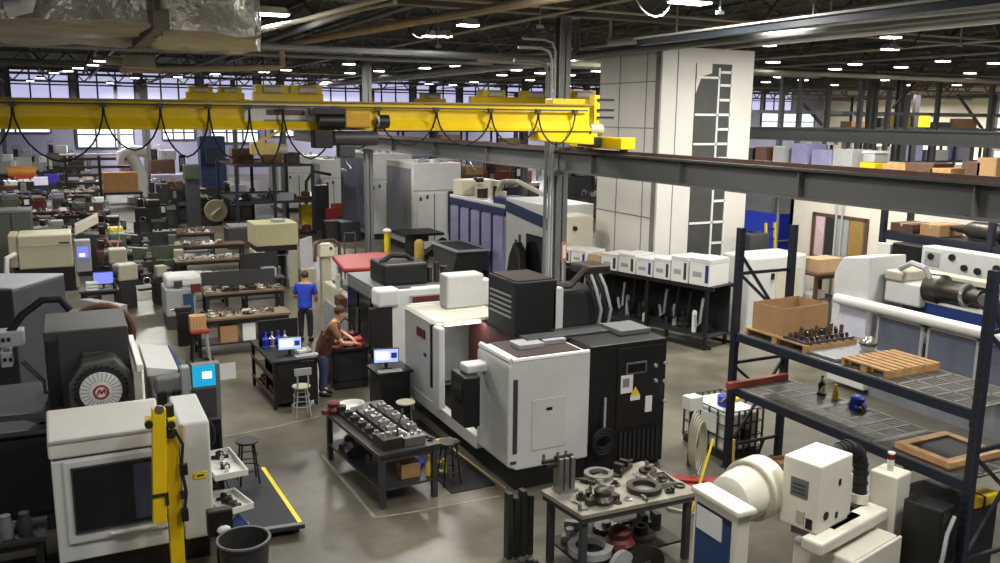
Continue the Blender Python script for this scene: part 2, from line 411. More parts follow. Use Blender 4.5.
for dy in (-0.78, 1.0):
    m = MB(t); m.cyl((RX-0.05, gy+dy, 4.98), (RX+0.05, gy+dy, 4.98), 0.1); m.build('wheel', DGREY, t)
m = MB(t); m.cyl((RX-0.5, gy-0.1, 5.36), (RX-0.16, gy-0.1, 5.36), 0.13); m.build('drive_motor', CREAM2, t)
m = MB(t); m.torus((RX-0.5, gy-0.1, 5.36), 0.13, 0.02, 'x'); m.build('motor_ring', BLACK, t)
m = MB(t); m.box(RX-0.35, gy-0.12, 5.48, RX-0.22, gy+0.12, 6.1); m.build('upright', YELLOW2, t, 0.01)
for z in (5.62, 5.78, 6.0):
    m = MB(t); m.bar((RX-0.3, gy-0.15, z), (RX+0.12, gy-0.15, z), 0.05); m.build('electric_feed', BLACK, t)
m = MB(t); m.box(9.6, gy+0.25, 5.88, 10.5, gy+0.6, 6.02); m.build('control_box', YELLOW, t, 0.02)
# maker's plate
m = MB(t); m.box(2.95, gy-0.165, 5.37, 4.25, gy-0.15, 5.79); sg = m.build('sign', mat('crane_sign_grey', (206, 206, 196), 0.5), t)
def text(s, size, loc, rx, rz, m_, parent, name='lettering', ext=0.002):
    cu = bpy.data.curves.new(name, 'FONT'); cu.body = s; cu.size = size; cu.extrude = ext; cu.align_x = 'CENTER'; cu.align_y = 'CENTER'; cu.resolution_u = 2
    tmp = bpy.data.objects.new(name+'_tmp', cu); COL.objects.link(tmp)
    me = bpy.data.meshes.new_from_object(tmp.evaluated_get(bpy.context.evaluated_depsgraph_get()))
    bpy.data.objects.remove(tmp); me.materials.clear(); me.materials.append(m_)
    o = bpy.data.objects.new(name, me); COL.objects.link(o); o.parent = parent
    o.location = loc; o.rotation_euler = (rx, 0, rz); return o
INK = mat('lettering_brown', (96, 62, 48), 0.6, var=0)
INKG = mat('lettering_grey', (130, 130, 128), 0.6, var=0)
m = MB(t); m.box(3.35, gy-0.172, 5.60, 4.05, gy-0.165, 5.70); m.build('marking', INK, sg)
m = MB(t); m.box(3.3, gy-0.172, 5.46, 4.1, gy-0.165, 5.52); m.build('marking', INKG, sg)
# festoon cable loops, hung from small trolleys on a track along the girder
def festoon(x0, xs, wd, zb):
    for i in range(len(xs)):
        pass
trk = MB(t); trk.box(-7.4, gy-0.26, 5.745, 10.2, gy-0.23, 5.775); trk.build('cable_track', DGREY, t)
loops = [(-0.9, -0.15, 4.85), (-0.1, 2.35, 4.62)]
xs = [-1.75, -0.72, 0.42, 1.45, 1.95, 2.75, 3.3, 3.55, 4.45, 4.7, 5.35, 5.65, 6.75, 7.85, 8.85, 9.75]
xs = [-2.9, -1.75, -0.72, 0.62, 1.52, 2.32, 3.02, 3.62, 4.6, 5.45, 6.65, 7.85, 8.95, 9.85]
for i in range(len(xs)-1):
    a, b_ = xs[i], xs[i+1]; dp = 0.72 + 0.3*((i*7) % 5)/5.0 + (0.2 if i in (5, 6) else 0)
    if 8 < i: dp = 0.72
    pts = []
    for k in range(13):
        u = k/12.0; pts.append((a+(b_-a)*(0.5+0.5*math.sin((u-0.5)*PI)*1.0) , gy-0.3, 5.76-dp*(1-abs(2*u-1)**1.7)))
    q = MB(t); q.tube(pts, 0.017, 6); q.build('festoon_cable', RUBBER, t)
for x in xs:
    q = MB(t); q.box(x-0.05, gy-0.32, 5.70, x+0.05, gy-0.22, 5.78); q.build('cable_trolley', DGREY, t)

# hoist hanging under the bridge
h = thing('wire_rope_hoist', 'black and yellow hoist trolley hanging beneath the yellow bridge crane', 'hoist', (4.75, 16.3, 4.95))
m = MB(h); m.box(4.72, gy-0.54, 5.38, 5.22, gy-0.26, 5.66); m.build('gearbox', mat('hoist_amber', (196, 150, 20), 0.5), h, 0.03)
m = MB(h); m.cyl((4.24, gy-0.42, 5.5), (4.72, gy-0.42, 5.5), 0.13); m.build('motor', BLACK, h)
m = MB(h); m.box(4.12, gy-0.5, 5.62, 4.75, gy-0.2, 5.74); m.build('trolley_plate', BLACK, h, 0.01)
m = MB(h); m.cyl((4.55, gy-0.3, 5.18), (5.4, gy-0.3, 5.18), 0.14); m.build('rope_drum', DGREY, h)
m = MB(h); m.box(4.15, gy-0.45, 5.0, 4.5, gy-0.15, 5.34); m.build('control_box', BLACK, h, 0.02)
m = MB(h); m.cyl((5.42, gy-0.35, 5.5), (5.62, gy-0.35, 5.5), 0.13); m.build('brake', BLACK, h)
m = MB(h); m.torus((5.42, gy-0.35, 5.5), 0.09, 0.03, 'x'); m.build('brake_ring', LGREY, h)
m = MB(h); m.box(4.62, gy-0.4, 4.82, 4.95, gy-0.2, 5.06); m.build('hook_block', DGREY, h, 0.03)
m = MB(h); m.tube([(4.78, gy-0.3, 4.82), (4.78, gy-0.3, 4.72), (4.87, gy-0.3, 4.62), (4.8, gy-0.3, 4.55), (4.7, gy-0.3, 4.6)], 0.025); m.build('hook', STEEL, h)
for x in (4.7, 4.9):
    m = MB(h); m.cyl((x, gy-0.3, 5.05), (x, gy-0.3, 5.2), 0.012, n=6); m.build('rope', DSTEEL, h)

# more yellow bridge cranes down the hall
def far_crane(y, x0, x1, z0, z1, lab, hoists):
    t = thing('bridge_crane', lab, 'crane', ((x0+x1)/2, y, z0))
    m = MB(t); m.box(x0, y-0.2, z0, x1, y+0.2, z1); m.build('girder', YELLOW, t)
    m = MB(t); m.box(x0-0.2, y-0.9, z0-0.25, x0+0.2, y+0.9, z0+0.1); m.build('end_truck', YELLOW2, t)
    m = MB(t); m.box(x1-0.2, y-0.9, z0-0.25, x1+0.2, y+0.9, z0+0.1); m.build('end_truck', YELLOW2, t)
    for x in hoists:
        m = MB(t); m.box(x-0.7, y-0.35, z1, x+0.7, y+0.35, z1+0.35); m.build('hoist_trolley', YELLOW2, t)
        m = MB(t); m.cyl((x-0.4, y-0.45, z1+0.15), (x+0.4, y-0.45, z1+0.15), 0.16); m.build('hoist_motor', CREAM, t)
def cranefar(px0, px1, py0, py1, y, lab, n):
    a, b_ = ony(px0, py1, y), ony(px1, py0, y)
    far_crane(y, a.x, b_.x, a.z, max(b_.z, a.z+0.25), lab, [a.x+(b_.x-a.x)*(k+0.5)/n for k in range(n)])
cranefar(253, 322, 94, 103, 40, 'yellow bridge crane seen over the near crane, with two pale hoist motors', 2)
cranefar(186, 244, 93, 100, 58, 'small distant yellow crane with hoist, seen beyond the festoon cables', 2)
cranefar(415, 445, 99, 104, 60, 'tiny distant yellow crane girder seen between the two tall columns', 1)
cranefar(470, 552, 98, 106, 44, 'distant yellow crane girder meeting the tall conduit-clad column', 2)
cranefar(560, 596, 99, 108, 34, 'yellow crane end seen just past the tall column by the white tower', 1)

# silver wrapped duct hung from the roof
FOIL = mat('silver_duct_wrap', (176, 171, 156), 0.32, 0.65, var=0.3, scale=1.2, bump=1.0, bscale=3.5)
def crumpled(poly, z0, z1, n=26, amp=0.07):
    bm = bmesh.new()
    mm = MB(); mm.prism(poly, 'z', z0, z1)
    vs = [bm.verts.new(v) for v in mm.v]
    for f in mm.f: bm.faces.new([vs[i] for i in f])
    bmesh.ops.triangulate(bm, faces=bm.faces)
    for _ in range(4): bmesh.ops.subdivide_edges(bm, edges=[e for e in bm.edges if e.calc_length() > 0.22], cuts=1, use_grid_fill=False); bmesh.ops.triangulate(bm, faces=bm.faces)
    from mathutils import noise
    for v in bm.verts:
        v.co += Vector((noise.noise(v.co*1.7), noise.noise(v.co*1.7+Vector((9, 3, 1))), noise.noise(v.co*1.9+Vector((2, 7, 5)))))*amp*1.6
    out = MB(); bm.verts.index_update()
    out.v = [v.co.copy() for v in bm.verts]; out.f = [tuple(v.index for v in f.verts) for f in bm.faces]; out.sm = [True]*len(out.f); bm.free()
    return out
t = thing('wrapped_duct', 'large silver foil-wrapped duct hung beneath the roof above the yellow crane', 'duct', (0, 14, 6.7))
a = crumpled([(-6, 12.4), (1.15, 12.4), (1.15, 17.0), (-6, 17.4)], 6.75, 8.65); a.o = Vector((0, 14, 6.7)); a.v = [v-a.o for v in a.v]; a.build('duct_section', FOIL, t)
a = crumpled([(1.3, 12.3), (2.5, 12.6), (3.2, 16.2), (1.3, 16.6)], 6.68, 8.6); a.v = [v-Vector((0, 14, 6.7)) for v in a.v]; a.build('duct_section', FOIL, t)
m = MB(t); m.box(1.12, 12.25, 6.66, 1.32, 16.9, 8.65); m.build('seam_band', mat('duct_band', (120, 114, 100), 0.5, 0.4), t)
p = MB(); p.tube([(-0.22, 12.05, 9.4), (-0.22, 12.05, 7.05), (-0.3, 12.2, 6.85), (-0.5, 12.25, 6.8)], 0.1, 10)
one(p, 'drop_pipe', PLASTIC, 'white pipe dropping down the face of the silver wrapped duct', 'pipe')
p = MB(); p.tube([(1.25, 12.1, 9.0), (1.25, 12.1, 6.9)], 0.05, 8); one(p, 'drop_pipe', CREAM2, 'pale strap pipe at the seam of the silver wrapped duct', 'pipe')
p = MB(); p.box(0.95, 15.9, 6.35, 1.45, 16.2, 6.55); p.cyl((0.95, 16.05, 6.45), (0.7, 16.05, 6.45), 0.07); one(p, 'duct_valve', CREAM2, 'small valve body clipped beneath the silver wrapped duct', 'valve')

def pipe(pts, r, m_, lab, name='ceiling_pipe', cat='pipe', g=None):
    p = MB(); p.tube(pts, r, 8); one(p, name, m_, lab, cat, group=g)
PBEIGE = mat('beige_pipe', (172, 154, 124), 0.5, var=0.15)
a, b_, c_ = onz(282, 45, 7.5), onz(500, 7, 7.5), onz(282, 61, 6.9)
dirn = (b_-a).normalized()
pipe([b_+dirn*6, b_, a, (a.x, a.y, 6.95), (a.x-0.12, a.y+0.1, 6.9), (a.x-4, a.y+2.5, 6.8)], 0.085, PBEIGE, 'thick beige pipe sloping under the roof with a short drop at its end')
for k, (p0, p1, lab) in enumerate((((262, 31), (362, 4), 'thin pale pipe running from the wrapped duct beneath the roof'),
                                   ((264, 28), (350, 11), 'second thin pale pipe beside the wrapped duct beneath the roof'))):
    a, b_ = onz(*p0, 7.5), onz(*p1, 7.5); pipe([a+(a-b_)*0.6, b_+(b_-a)*0.4], 0.05, CREAM2, lab)
a, b_ = onz(610, 43, 7.5), onz(1000, 5, 7.5)
pipe([a, b_+(b_-a)*0.2], 0.09, LGREY, 'pale grey pipe passing just above the white storage tower')
pipe([(a.x, a.y, 7.5), (a.x, a.y, 8.6)], 0.04, LGREY, 'short vertical riser at the end of the pale roof pipe')
a, b_ = onz(560, 70, 7.6), onz(1000, 31, 7.2)
pipe([(14.1, 60, 7.45), (14.1, 5, 7.45)], 0.11, MGREY, 'long dark grey pipe running the length of the hall under the roof')
pipe([(5.2, 70, 7.6), (5.2, 8, 7.6)], 0.07, MGREY, 'slim grey pipe running along the aisle under the roof')
pipe([(17.6, 64, 7.7), (17.6, 6, 7.7)], 0.08, PLASTIC, 'long white pipe running along the hall behind the storage tower')
pipe([(-14, 23.0, 7.3), (13.5, 23.0, 7.3), (13.9, 23.0, 7.6), (13.9, 23.0, 8.6)], 0.09, MGREY, 'grey pipe crossing the hall beyond the silver duct')
pipe([(-14, 29, 7.5), (30, 29, 7.5)], 0.07, LGREY, 'pale pipe crossing the hall beyond the first lamps')
pipe([(12, 26, 7.4), (60, 26, 7.4)], 0.09, CREAM2, 'cream pipe crossing the hall right of the storage tower top'.replace('right of', 'beside'))
t = thing('roof_rail', 'pale bright-edged rail with a dark blue-grey side high up under the roof', 'rail', (12.3, 12, 7.2))
m = MB(t); m.box(12.2, 5, 7.29, 12.4, 17.5, 7.42); m.build('web', mat('blue_grey_beam', (58, 66, 76), 0.5), t)
m = MB(t); m.box(12.1, 5, 7.42, 12.5, 17.5, 7.46); m.build('flange', PLASTIC, t)
for y in (8.2, 12.2, 16.2):
    m = MB(t); m.cyl((12.35, y, 7.47), (12.35, y, 8.9), 0.025, n=6); m.build('hanger', LGREY, t)
# slender posts and braces of the far bay
for k, (px, top, bot) in enumerate(((866, 25, 148), (858, 75, 132), (873, 72, 132), (886, 90, 132), (935, 82, 132), (988, 84, 132), (826, 85, 130), (798, 72, 130), (780, 74, 130), (905, 95, 132))):
    a = ony(px, bot, 30); z1 = min(ony(px, top, 30).z, 8.7)
    p = MB(); p.box(a.x-0.09, 29.9, 0, a.x+0.09, 30.1, z1)
    one(p, 'steel_post', COLM if k % 2 else GSTEEL, 'slender grey post in the row beyond the far crane runway', 'post', group='slender far posts')
for k, (q0, q1) in enumerate((((800, 100), (822, 125)), ((915, 82), (893, 108)), ((958, 95), (985, 133)))):
    a, b_ = ony(*q0, 32), ony(*q1, 32)
    p = MB(); p.bar(a, b_, 0.12)
    one(p, 'diagonal_brace', GSTEEL, ['diagonal brace in front of the bright violet windows', 'pale diagonal brace rising beside the slender posts', 'dark diagonal brace crossing the cream far wall'][k], 'brace')
a = ony(600, 118, 31); b_ = ony(1010, 120, 31)
for z, lab in ((5.15, 'lower pale guard rail crossing the far bay'), (5.9, 'upper pale guard rail crossing the far bay')):
    p = MB(); p.box(a.x+7, 30.8, z, 62, 30.95, z+0.16); one(p, 'guard_rail', LGREY, lab, 'rail')
# ---------------------------------------------------------------- conduits, cable runs and branch pipes under the roof
RUN = ((-3.5, 'slim conduit over the silver duct'), (1.9, 'slim conduit over the near bridge girder'), (7.6, 'slim conduit over the big machining center'), (9.4, 'slim conduit close beside the tall columns'), (16.2, 'slim conduit over the white storage tower'), (19.8, 'slim conduit over the office roof'), (22.5, 'slim conduit beside the far crane runway'), (29.0, 'slim conduit in the bay of slender posts'), (34.0, 'slim conduit far over the far bay'))
for k, (x, lab) in enumerate(RUN):
    z = 7.75+0.22*(k % 3); q = MB(); q.tube([(x, 3, z), (x+0.05, 30, z), (x, 70, z)], 0.035+0.012*(k % 3), 6)
    one(q, 'roof_conduit', (CREAM2, LGREY, MGREY)[k % 3], lab, 'conduit')
for k, (y, lab) in enumerate(((9.0, 'branch pipe crossing close overhead'), (17.7, 'branch pipe crossing beyond the first roof joists'), (20.4, 'branch pipe crossing past the tall column'), (25.2, 'branch pipe crossing over the violet-windowed machine'), (31.5, 'branch pipe crossing over the ribbed machining cells'), (37.5, 'branch pipe crossing beyond the second column'), (44.5, 'branch pipe crossing over the blue-black tool rack'), (53.0, 'branch pipe crossing far down the hall'))):
    z = 7.85+0.2*(k % 3); q = MB(); q.tube([(-10, y, z), (20, y+0.1, z), (70, y, z)], 0.03+0.012*(k % 3), 6)
    one(q, 'branch_pipe', (MGREY, CREAM2, LGREY)[k % 3], lab, 'pipe')
for k, (px, py, dx) in enumerate(((655, 6, 1.1), (420, 30, 0.9), (800, 48, 1.3), (905, 40, 1.4))):
    p = onz(px, py, 7.7); q = MB(); q.tube([p+Vector((dx*(u/8.0-0.5), 0.05*math.sin(u), 0.35-0.55*(1-(u/4.0-1)**2))) for u in range(9)], 0.016, 6)
    one(q, 'drooping_cable', PLASTIC if k == 0 else RUBBER, ('white cable drooping beside the lamp over the storage tower', 'black cable drooping under the roof between the columns', 'black cable drooping beyond the storage tower', 'black cable drooping near the twin lamps')[k], 'cable')
for k, (px, py) in enumerate(((438, 46), (540, 26), (610, 40), (720, 12), (830, 20), (905, 10), (960, 45))):
    p = onz(px, py, 7.6); q = MB(); q.cyl(p, (p.x, p.y, 8.7), 0.02, n=6); q.box(p.x-0.08, p.y-0.03, 7.56, p.x+0.08, p.y+0.03, 7.62)
    one(q, 'pipe_hanger', LGREY, 'thin pipe hanger rod dropping from the roof joists', 'hanger', group='pipe hangers')
# ---------------------------------------------------------------- the big machining centre in the middle
def RY(y, px0, py0, px1, py1):
    """x0, z0, x1, z1 on the plane y for a picture rectangle"""
    a, b_ = ony(px0, py0, y), ony(px1, py1, y)
    return min(a.x, b_.x), min(a.z, b_.z), max(a.x, b_.x), max(a.z, b_.z)
def slab(T, name, m_, x0, y0, z0, x1, y1, z1, bev=0.0, parent=None, label=None):
    q = MB(T); q.box(x0, y0, z0, x1, y1, z1); o = q.build(name, m_, parent or T, bev)
    if label: o['label'] = label
    return o
def disc(T, name, m_, c, r, axis, t=0.02, parent=None, n=16):
    q = MB(T); d = {'x': Vector((t, 0, 0)), 'y': Vector((0, t, 0)), 'z': Vector((0, 0, t))}[axis]
    q.cyl(Vector(c), Vector(c)+d, r, n=n); return q.build(name, m_, parent or T)

t = thing('machining_center', 'large white and black machining center with open door, in the middle of the shop', 'machine', (7.0, 13.2, 0))
slab(t, 'base', BLACK, 5.78, 11.06, 0, 8.45, 15.4, 0.36)
# white end panel, its top edge raised and rolled
q = MB(t); q.prism([(5.62, 0.42), (5.78, 0.34), (7.04, 0.34), (7.04, 2.06), (5.7, 2.06), (5.62, 1.98)], 'y', 11.0, 12.12)
wp = q.build('end_panel', WHITE, t, 0.03)
slab(t, 'access_door', mat('machine_white_door', (203, 203, 199), 0.45, var=0.06), 6.02, 10.985, 0.62, 6.6, 11.01, 1.42, 0.006, wp)
slab(t, 'latch', BLACK, 6.26, 10.97, 1.24, 6.36, 10.99, 1.28, 0, wp)
slab(t, 'vent_strip', DGREY, 5.70, 10.985, 0.62, 5.77, 11.01, 1.78, 0, wp)
slab(t, 'maker_mark', DGREY, 5.66, 10.985, 0.46, 5.76, 11.0, 0.5, 0, wp)
q = MB(t); q.ring_path([(5.68, 11.02, 2.06), (5.68, 12.1, 2.06)], 0.05, 8); q.build('rolled_edge', WHITE, wp)
q = MB(t); q.ring_path([(5.68, 11.03, 2.06), (7.02, 11.03, 2.06)], 0.04, 8); q.build('rolled_edge', WHITE, wp)
slab(t, 'chip_tray', mat('chip_tray_brown', (58, 44, 40), 0.6), 5.85, 11.15, 2.0, 6.95, 12.1, 2.075)
# operator side: sill, opening, white door panel
slab(t, 'sill', WHITE, 5.6, 12.1, 0.32, 5.75, 15.45, 0.55, 0.02)
slab(t, 'side_panel', WHITE, 5.62, 13.75, 0.5, 5.74, 15.45, 2.02, 0.03)
q = MB(t); q.prism([(5.6, 1.98), (5.66, 2.04), (7.0, 2.05), (7.0, 1.98)], 'y', 13.9, 15.45); q.build('roof', mat('roof_white', (216, 212, 196), 0.45, var=0.06), t, 0.01)
slab(t, 'far_end_wall', WHITE, 5.7, 15.35, 0.36, 7.4, 15.45, 2.06)
slab(t, 'inner_wall', LGREY, 6.9, 12.2, 0.5, 6.98, 15.35, 2.02)
slab(t, 'inner_partition', mat('inner_grey', (180, 182, 180), 0.45), 5.9, 15.2, 0.5, 6.9, 15.3, 2.0)
slab(t, 'inner_door', LGREY, 6.84, 14.3, 0.9, 6.9, 15.0, 1.75, 0.01)
slab(t, 'bellows_cover', mat('maroon_bellows', (70, 34, 32), 0.6, var=0.25), 6.6, 12.2, 0.5, 6.88, 14.6, 2.0)
slab(t, 'work_table', STEEL, 5.95, 12.55, 0.5, 6.8, 13.7, 0.72, 0.01)
slab(t, 'workpiece_fixture', MAROON, 6.05, 12.6, 0.72, 6.5, 13.2, 1.0, 0.02)
slab(t, 'strip_light', STRIP, 5.8, 13.84, 1.95, 6.5, 13.9, 2.0)
slab(t, 'sliding_door', WHITE, 5.55, 13.55, 0.5, 5.68, 13.85, 2.0, 0.03)
slab(t, 'door_seal', BLACK, 5.54, 13.86, 0.85, 5.61, 13.93, 2.0)
slab(t, 'logo_plate', MAROON, 5.6, 14.35, 1.62, 5.625, 14.75, 1.78)
slab(t, 'door_button', BLACK, 5.6, 14.3, 1.3, 5.625, 14.4, 1.36)
slab(t, 'body', MGREY, 6.98, 12.12, 0.36, 8.4, 15.4, 2.0)
# pendant on its arm
slab(t, 'pendant_arm', WHITE, 5.26, 11.72, 1.72, 5.66, 12.0, 1.86, 0.03)
pd = slab(t, 'control_pendant', BLACK, 5.16, 11.55, 0.92, 5.42, 12.1, 1.72, 0.02)
slab(t, 'pendant_screen', GLASSD, 5.15, 11.65, 1.28, 5.165, 12.0, 1.6, 0, pd)
# black electrical cabinet at the end
ec = slab(t, 'electrical_cabinet', BLACK, 7.05, 11.02, 0.05, 8.5, 12.3, 2.13, 0.015)
slab(t, 'cabinet_door', mat('black_panel', (22, 22, 24), 0.45), 7.55, 11.0, 0.72, 8.42, 11.03, 2.05, 0.01, ec)
x0, z0, x1, z1 = RY(11.0, 626, 363, 646, 372)
slab(t, 'display_frame', MGREY, x0, 10.98, z0, x1, 11.0, z1, 0.005, ec); slab(t, 'display', GLASSD, x0+0.03, 10.972, z0+0.03, x1-0.03, 10.99, z1-0.03, 0, ec)
x0, z0, x1, z1 = RY(11.0, 621, 376, 632, 392); slab(t, 'notice', PAPER, x0, 10.985, z0, x1, 11.0, z1, 0, ec)
slab(t, 'notice_print', INKG, x0+0.03, 10.98, z0+0.1, x1-0.07, 10.99, z1-0.05, 0, ec)
x0, z0, x1, z1 = RY(11.0, 630, 387, 639, 399); q = MB(t); q.prism([(x0, z0+0.08), (x1, z0+0.08), ((x0+x1)/2, z1)], 'y', 10.975, 10.985); q.build('warning_triangle', YELLOW2, ec)
slab(t, 'warning_label', PAPER, x0, 10.978, z0, x1, 10.985, z0+0.08, 0, ec)
x0, z0, x1, z1 = RY(11.0, 645, 396, 651, 411); slab(t, 'tag_label', PAPER, x0, 10.978, z0, x1, 11.0, z1, 0.01, ec)
for px, py in ((655, 365), (665, 363), (664, 381), (664, 401), (655, 380)):
    p = ony(px, py, 11.0); disc(t, 'knob', LGREY, (p.x, 10.96, p.z), 0.03, 'y', 0.05, ec)
q = MB(t)
for k in range(9): q.box(7.62+k*0.09, 10.99, 0.15, 7.67+k*0.09, 11.03, 0.66)
q.build('grille', CHAR, ec)
q = MB(t); 
for k in range(3): q.torus((7.25, 10.9, 0.55+0.05*k), 0.16, 0.03, 'y', 18, 6)
q.build('hose_coil', RUBBER, t)
q = MB(t); q.cyl((7.28, 10.92, 0.7), (7.3, 10.95, 1.3), 0.02); q.build('hose_wand', LGREY, t)
slab(t, 'cabinet_top_box', MGREY, 7.85, 11.4, 2.13, 8.45, 12.0, 2.22, 0.015)
slab(t, 'top_duct', DGREY, 6.3, 11.7, 2.08, 7.9, 12.0, 2.17, 0.01)
for x0, x1, y0 in ((6.05, 6.5, 11.5), (6.55, 6.95, 11.6)): slab(t, 'junction_box', LGREY, x0, y0, 2.075, x1, y0+0.35, 2.15, 0.01)
# black coolant unit standing on top
cu_ = slab(t, 'coolant_unit', mat('soft_black', (13, 13, 14), 0.6), 6.47, 12.45, 2.0, 7.26, 13.5, 2.93, 0.02)
slab(t, 'unit_lid', mat('dark_brown_lid', (42, 34, 30), 0.6), 6.51, 12.5, 2.93, 7.22, 13.45, 2.95, 0, cu_)
q = MB(t)
for k in range(5): q.box(6.455, 12.6, 2.3+k*0.09, 6.47, 13.4, 2.33+k*0.09)
q.build('grille', LGREY, cu_)
slab(t, 'white_pillar', WHITE, 7.2, 12.45, 2.0, 7.38, 12.6, 2.78)
# dark spindle gear on the rear top
slab(t, 'gear_housing', CHAR, 7.45, 12.7, 2.0, 8.3, 13.6, 2.65, 0.04)
q = MB(t); q.tube([(7.3, 12.7, 2.75), (7.65, 12.7, 2.75), (7.95, 12.75, 2.98), (8.35, 12.8, 2.98)], 0.06); q.build('coolant_pipe', DSTEEL, t)
for k in range(4):
    q = MB(t); q.tube([(8.0+0.09*k, 12.75, 2.95), (8.02+0.1*k, 12.6, 2.7), (8.12+0.1*k, 12.55, 2.3), (8.1+0.1*k, 12.6, 2.05)], 0.03); q.build('hose', LGREY if k % 2 else RUBBER, t)
slab(t, 'gear_hood', DSTEEL, 8.0, 12.7, 2.9, 8.5, 13.3, 3.06, 0.04)
x0, z0, x1, z1 = RY(14.7, 447, 276, 484, 306)
wb = slab(t, 'control_cabinet', WHITE, x0, 14.7, 2.05, x1, 15.1, z1, 0.04)
slab(t, 'side_box', WHITE, x1, 14.75, 2.05, x1+0.2, 15.05, z1-0.14, 0.03, wb)

# ---------------------------------------------------------------- the next machine behind it
t = thing('milling_machine', 'white milling machine with dark side door and black drum on top, behind the big center', 'machine', (6.5, 18, 0))
slab(t, 'base', BLACK, 5.75, 16.85, 0, 7.8, 19.4, 0.3)
slab(t, 'front_panel', WHITE, 5.62, 16.8, 0.3, 7.9, 17.05, 2.06, 0.04)
slab(t, 'side_frame', MGREY, 5.66, 17.05, 0.3, 5.8, 19.4, 1.95, 0.02)
slab(t, 'top_plate', MGREY, 5.66, 17.05, 1.95, 7.8, 19.4, 2.02, 0.01)
slab(t, 'body', DGREY, 5.8, 17.05, 0.3, 7.8, 19.35, 1.95)
slab(t, 'side_door', GLASSD, 5.6, 17.5, 0.45, 5.67, 18.3, 1.75, 0.01)
slab(t, 'side_door', GLASSD, 5.6, 18.45, 0.45, 5.67, 19.2, 1.75, 0.01)
slab(t, 'door_handle', STEEL, 5.56, 18.34, 0.8, 5.6, 18.4, 1.4)
slab(t, 'control_panel', BLACK, 5.35, 16.78, 0.75, 5.85, 16.9, 1.72, 0.02)
slab(t, 'corner_cap', WHITE, 5.5, 16.72, 1.72, 6.0, 17.15, 2.1, 0.06)
x0, z0, x1, z1 = RY(16.78, 412, 297, 441, 305); slab(t, 'nameplate', MAROON, x0, 16.76, z0, x1, 16.8, z1)
slab(t, 'nameplate_edge', LGREY, x0-0.04, 16.765, z0-0.03, x1+0.04, 16.795, z1+0.03)
slab(t, 'vent', DGREY, 5.75, 16.85, 2.06, 6.3, 17.0, 2.075)
x0, z0, x1, z1 = RY(17.4, 384, 265, 428, 291)
slab(t, 'black_hopper', BLACK, x0, 17.4, 2.02, x1, 18.4, z1, 0.05)
q = MB(t); q.tube([(x0+0.05, 17.8, z1-0.02), (x0+0.3, 17.8, z1+0.13), (x1-0.35, 17.8, z1+0.1), (x1-0.2, 17.8, z1-0.02)], 0.06); q.build('hopper_pipe', RUBBER, t)
for k in range(3):
    q = MB(t); q.cyl((x1+0.12+0.16*k, 17.6, 2.02), (x1+0.12+0.16*k, 17.6, 2.35+0.1*(k % 2)), 0.07); q.build('valve', DSTEEL, t)

# ---------------------------------------------------------------- cream machine with red lid farther back
t = thing('grinding_machine', 'cream machine under a flat red lid, by the foot of a tall steel column', 'machine', (6.6, 21.8, 0))
slab(t, 'body', CREAM, 5.95, 20.3, 0.1, 7.6, 22.6, 1.25, 0.04)
slab(t, 'lower_cover', LGREY, 5.88, 20.4, 0.1, 5.96, 22.4, 0.8, 0.02)
slab(t, 'front_bracket', WHITE, 5.95, 20.15, 0.6, 6.15, 20.32, 1.5, 0.02)
slab(t, 'inner_shelf', DGREY, 6.1, 20.25, 1.25, 7.5, 22.3, 1.32)
q = MB(t); q.prism([(5.8, 20.2), (7.5, 20.0), (7.9, 20.5), (7.9, 22.0), (7.4, 22.4), (6.1, 22.3)], 'z', 1.86, 1.98); q.build('red_lid', RED, t, 0.04)
for x, y in ((6.0, 20.4), (7.5, 20.4), (6.2, 22.1), (7.5, 22.1)): slab(t, 'lid_post', WHITE, x, y, 1.25, x+0.12, y+0.12, 1.86)
slab(t, 'side_bracket', WHITE, 5.82, 20.9, 1.3, 5.92, 21.0, 1.72)
q = MB(t); q.torus((5.86, 20.7, 0.95), 0.12, 0.03, 'x'); q.build('handwheel', BLACK, t)
slab(t, 'cable_box', BROWN, 5.75, 20.4, 0.95, 5.95, 20.9, 1.2, 0.02)

l = bpy.data.lights.new('machine_light', 'AREA'); l.shape = 'RECTANGLE'; l.size = 0.8; l.size_y = 0.2; l.energy = 12; l.color = (1, 0.95, 0.86)
o = bpy.data.objects.new('machine_light', l); COL.objects.link(o); o.location = (6.25, 13.95, 1.93)
# ---------------------------------------------------------------- kinds used again and again
def bench(name, label, cat, loc, w_, d, h, top, frame, rz=0.0, shelf=0.25, th=0.06, group=None, drawers=0):
    t = thing(name, label, cat, loc, rz, group)
    q = MB(); q.box(-w_/2, -d/2, h-th, w_/2, d/2, h); q.build('bench_top', top, t, 0.006)
    L = 0.08
    for sx in (-1, 1):
        for sy in (-1, 1):
            q = MB(); cx, cy = sx*(w_/2-L), sy*(d/2-L); q.box(cx-L/2, cy-L/2, 0, cx+L/2, cy+L/2, h-th); q.build('leg', frame, t)
    if shelf:
        q = MB(); q.box(-w_/2+L/2, -d/2+L/2, shelf-0.03, w_/2-L/2, d/2-L/2, shelf); q.build('shelf', frame, t)
    for s in (-1, 1):
        q = MB(); q.box(-w_/2+L, s*(d/2-L)-0.02, h-th-0.09, w_/2-L, s*(d/2-L)+0.02, h-th); q.build('apron', frame, t)
    for k in range(drawers):
        q = MB(); q.box(-w_/2+0.1, -d/2-0.01, h-th-0.2-0.2*k, -w_/2+0.55, d/2-0.1, h-th-0.02-0.2*k); dr = q.build('drawer', frame, t)
        q = MB(); q.box(-w_/2+0.2, -d/2-0.03, h-th-0.1-0.2*k, -w_/2+0.45, -d/2-0.01, h-th-0.08-0.2*k); q.build('handle', STEEL, dr)
    return t
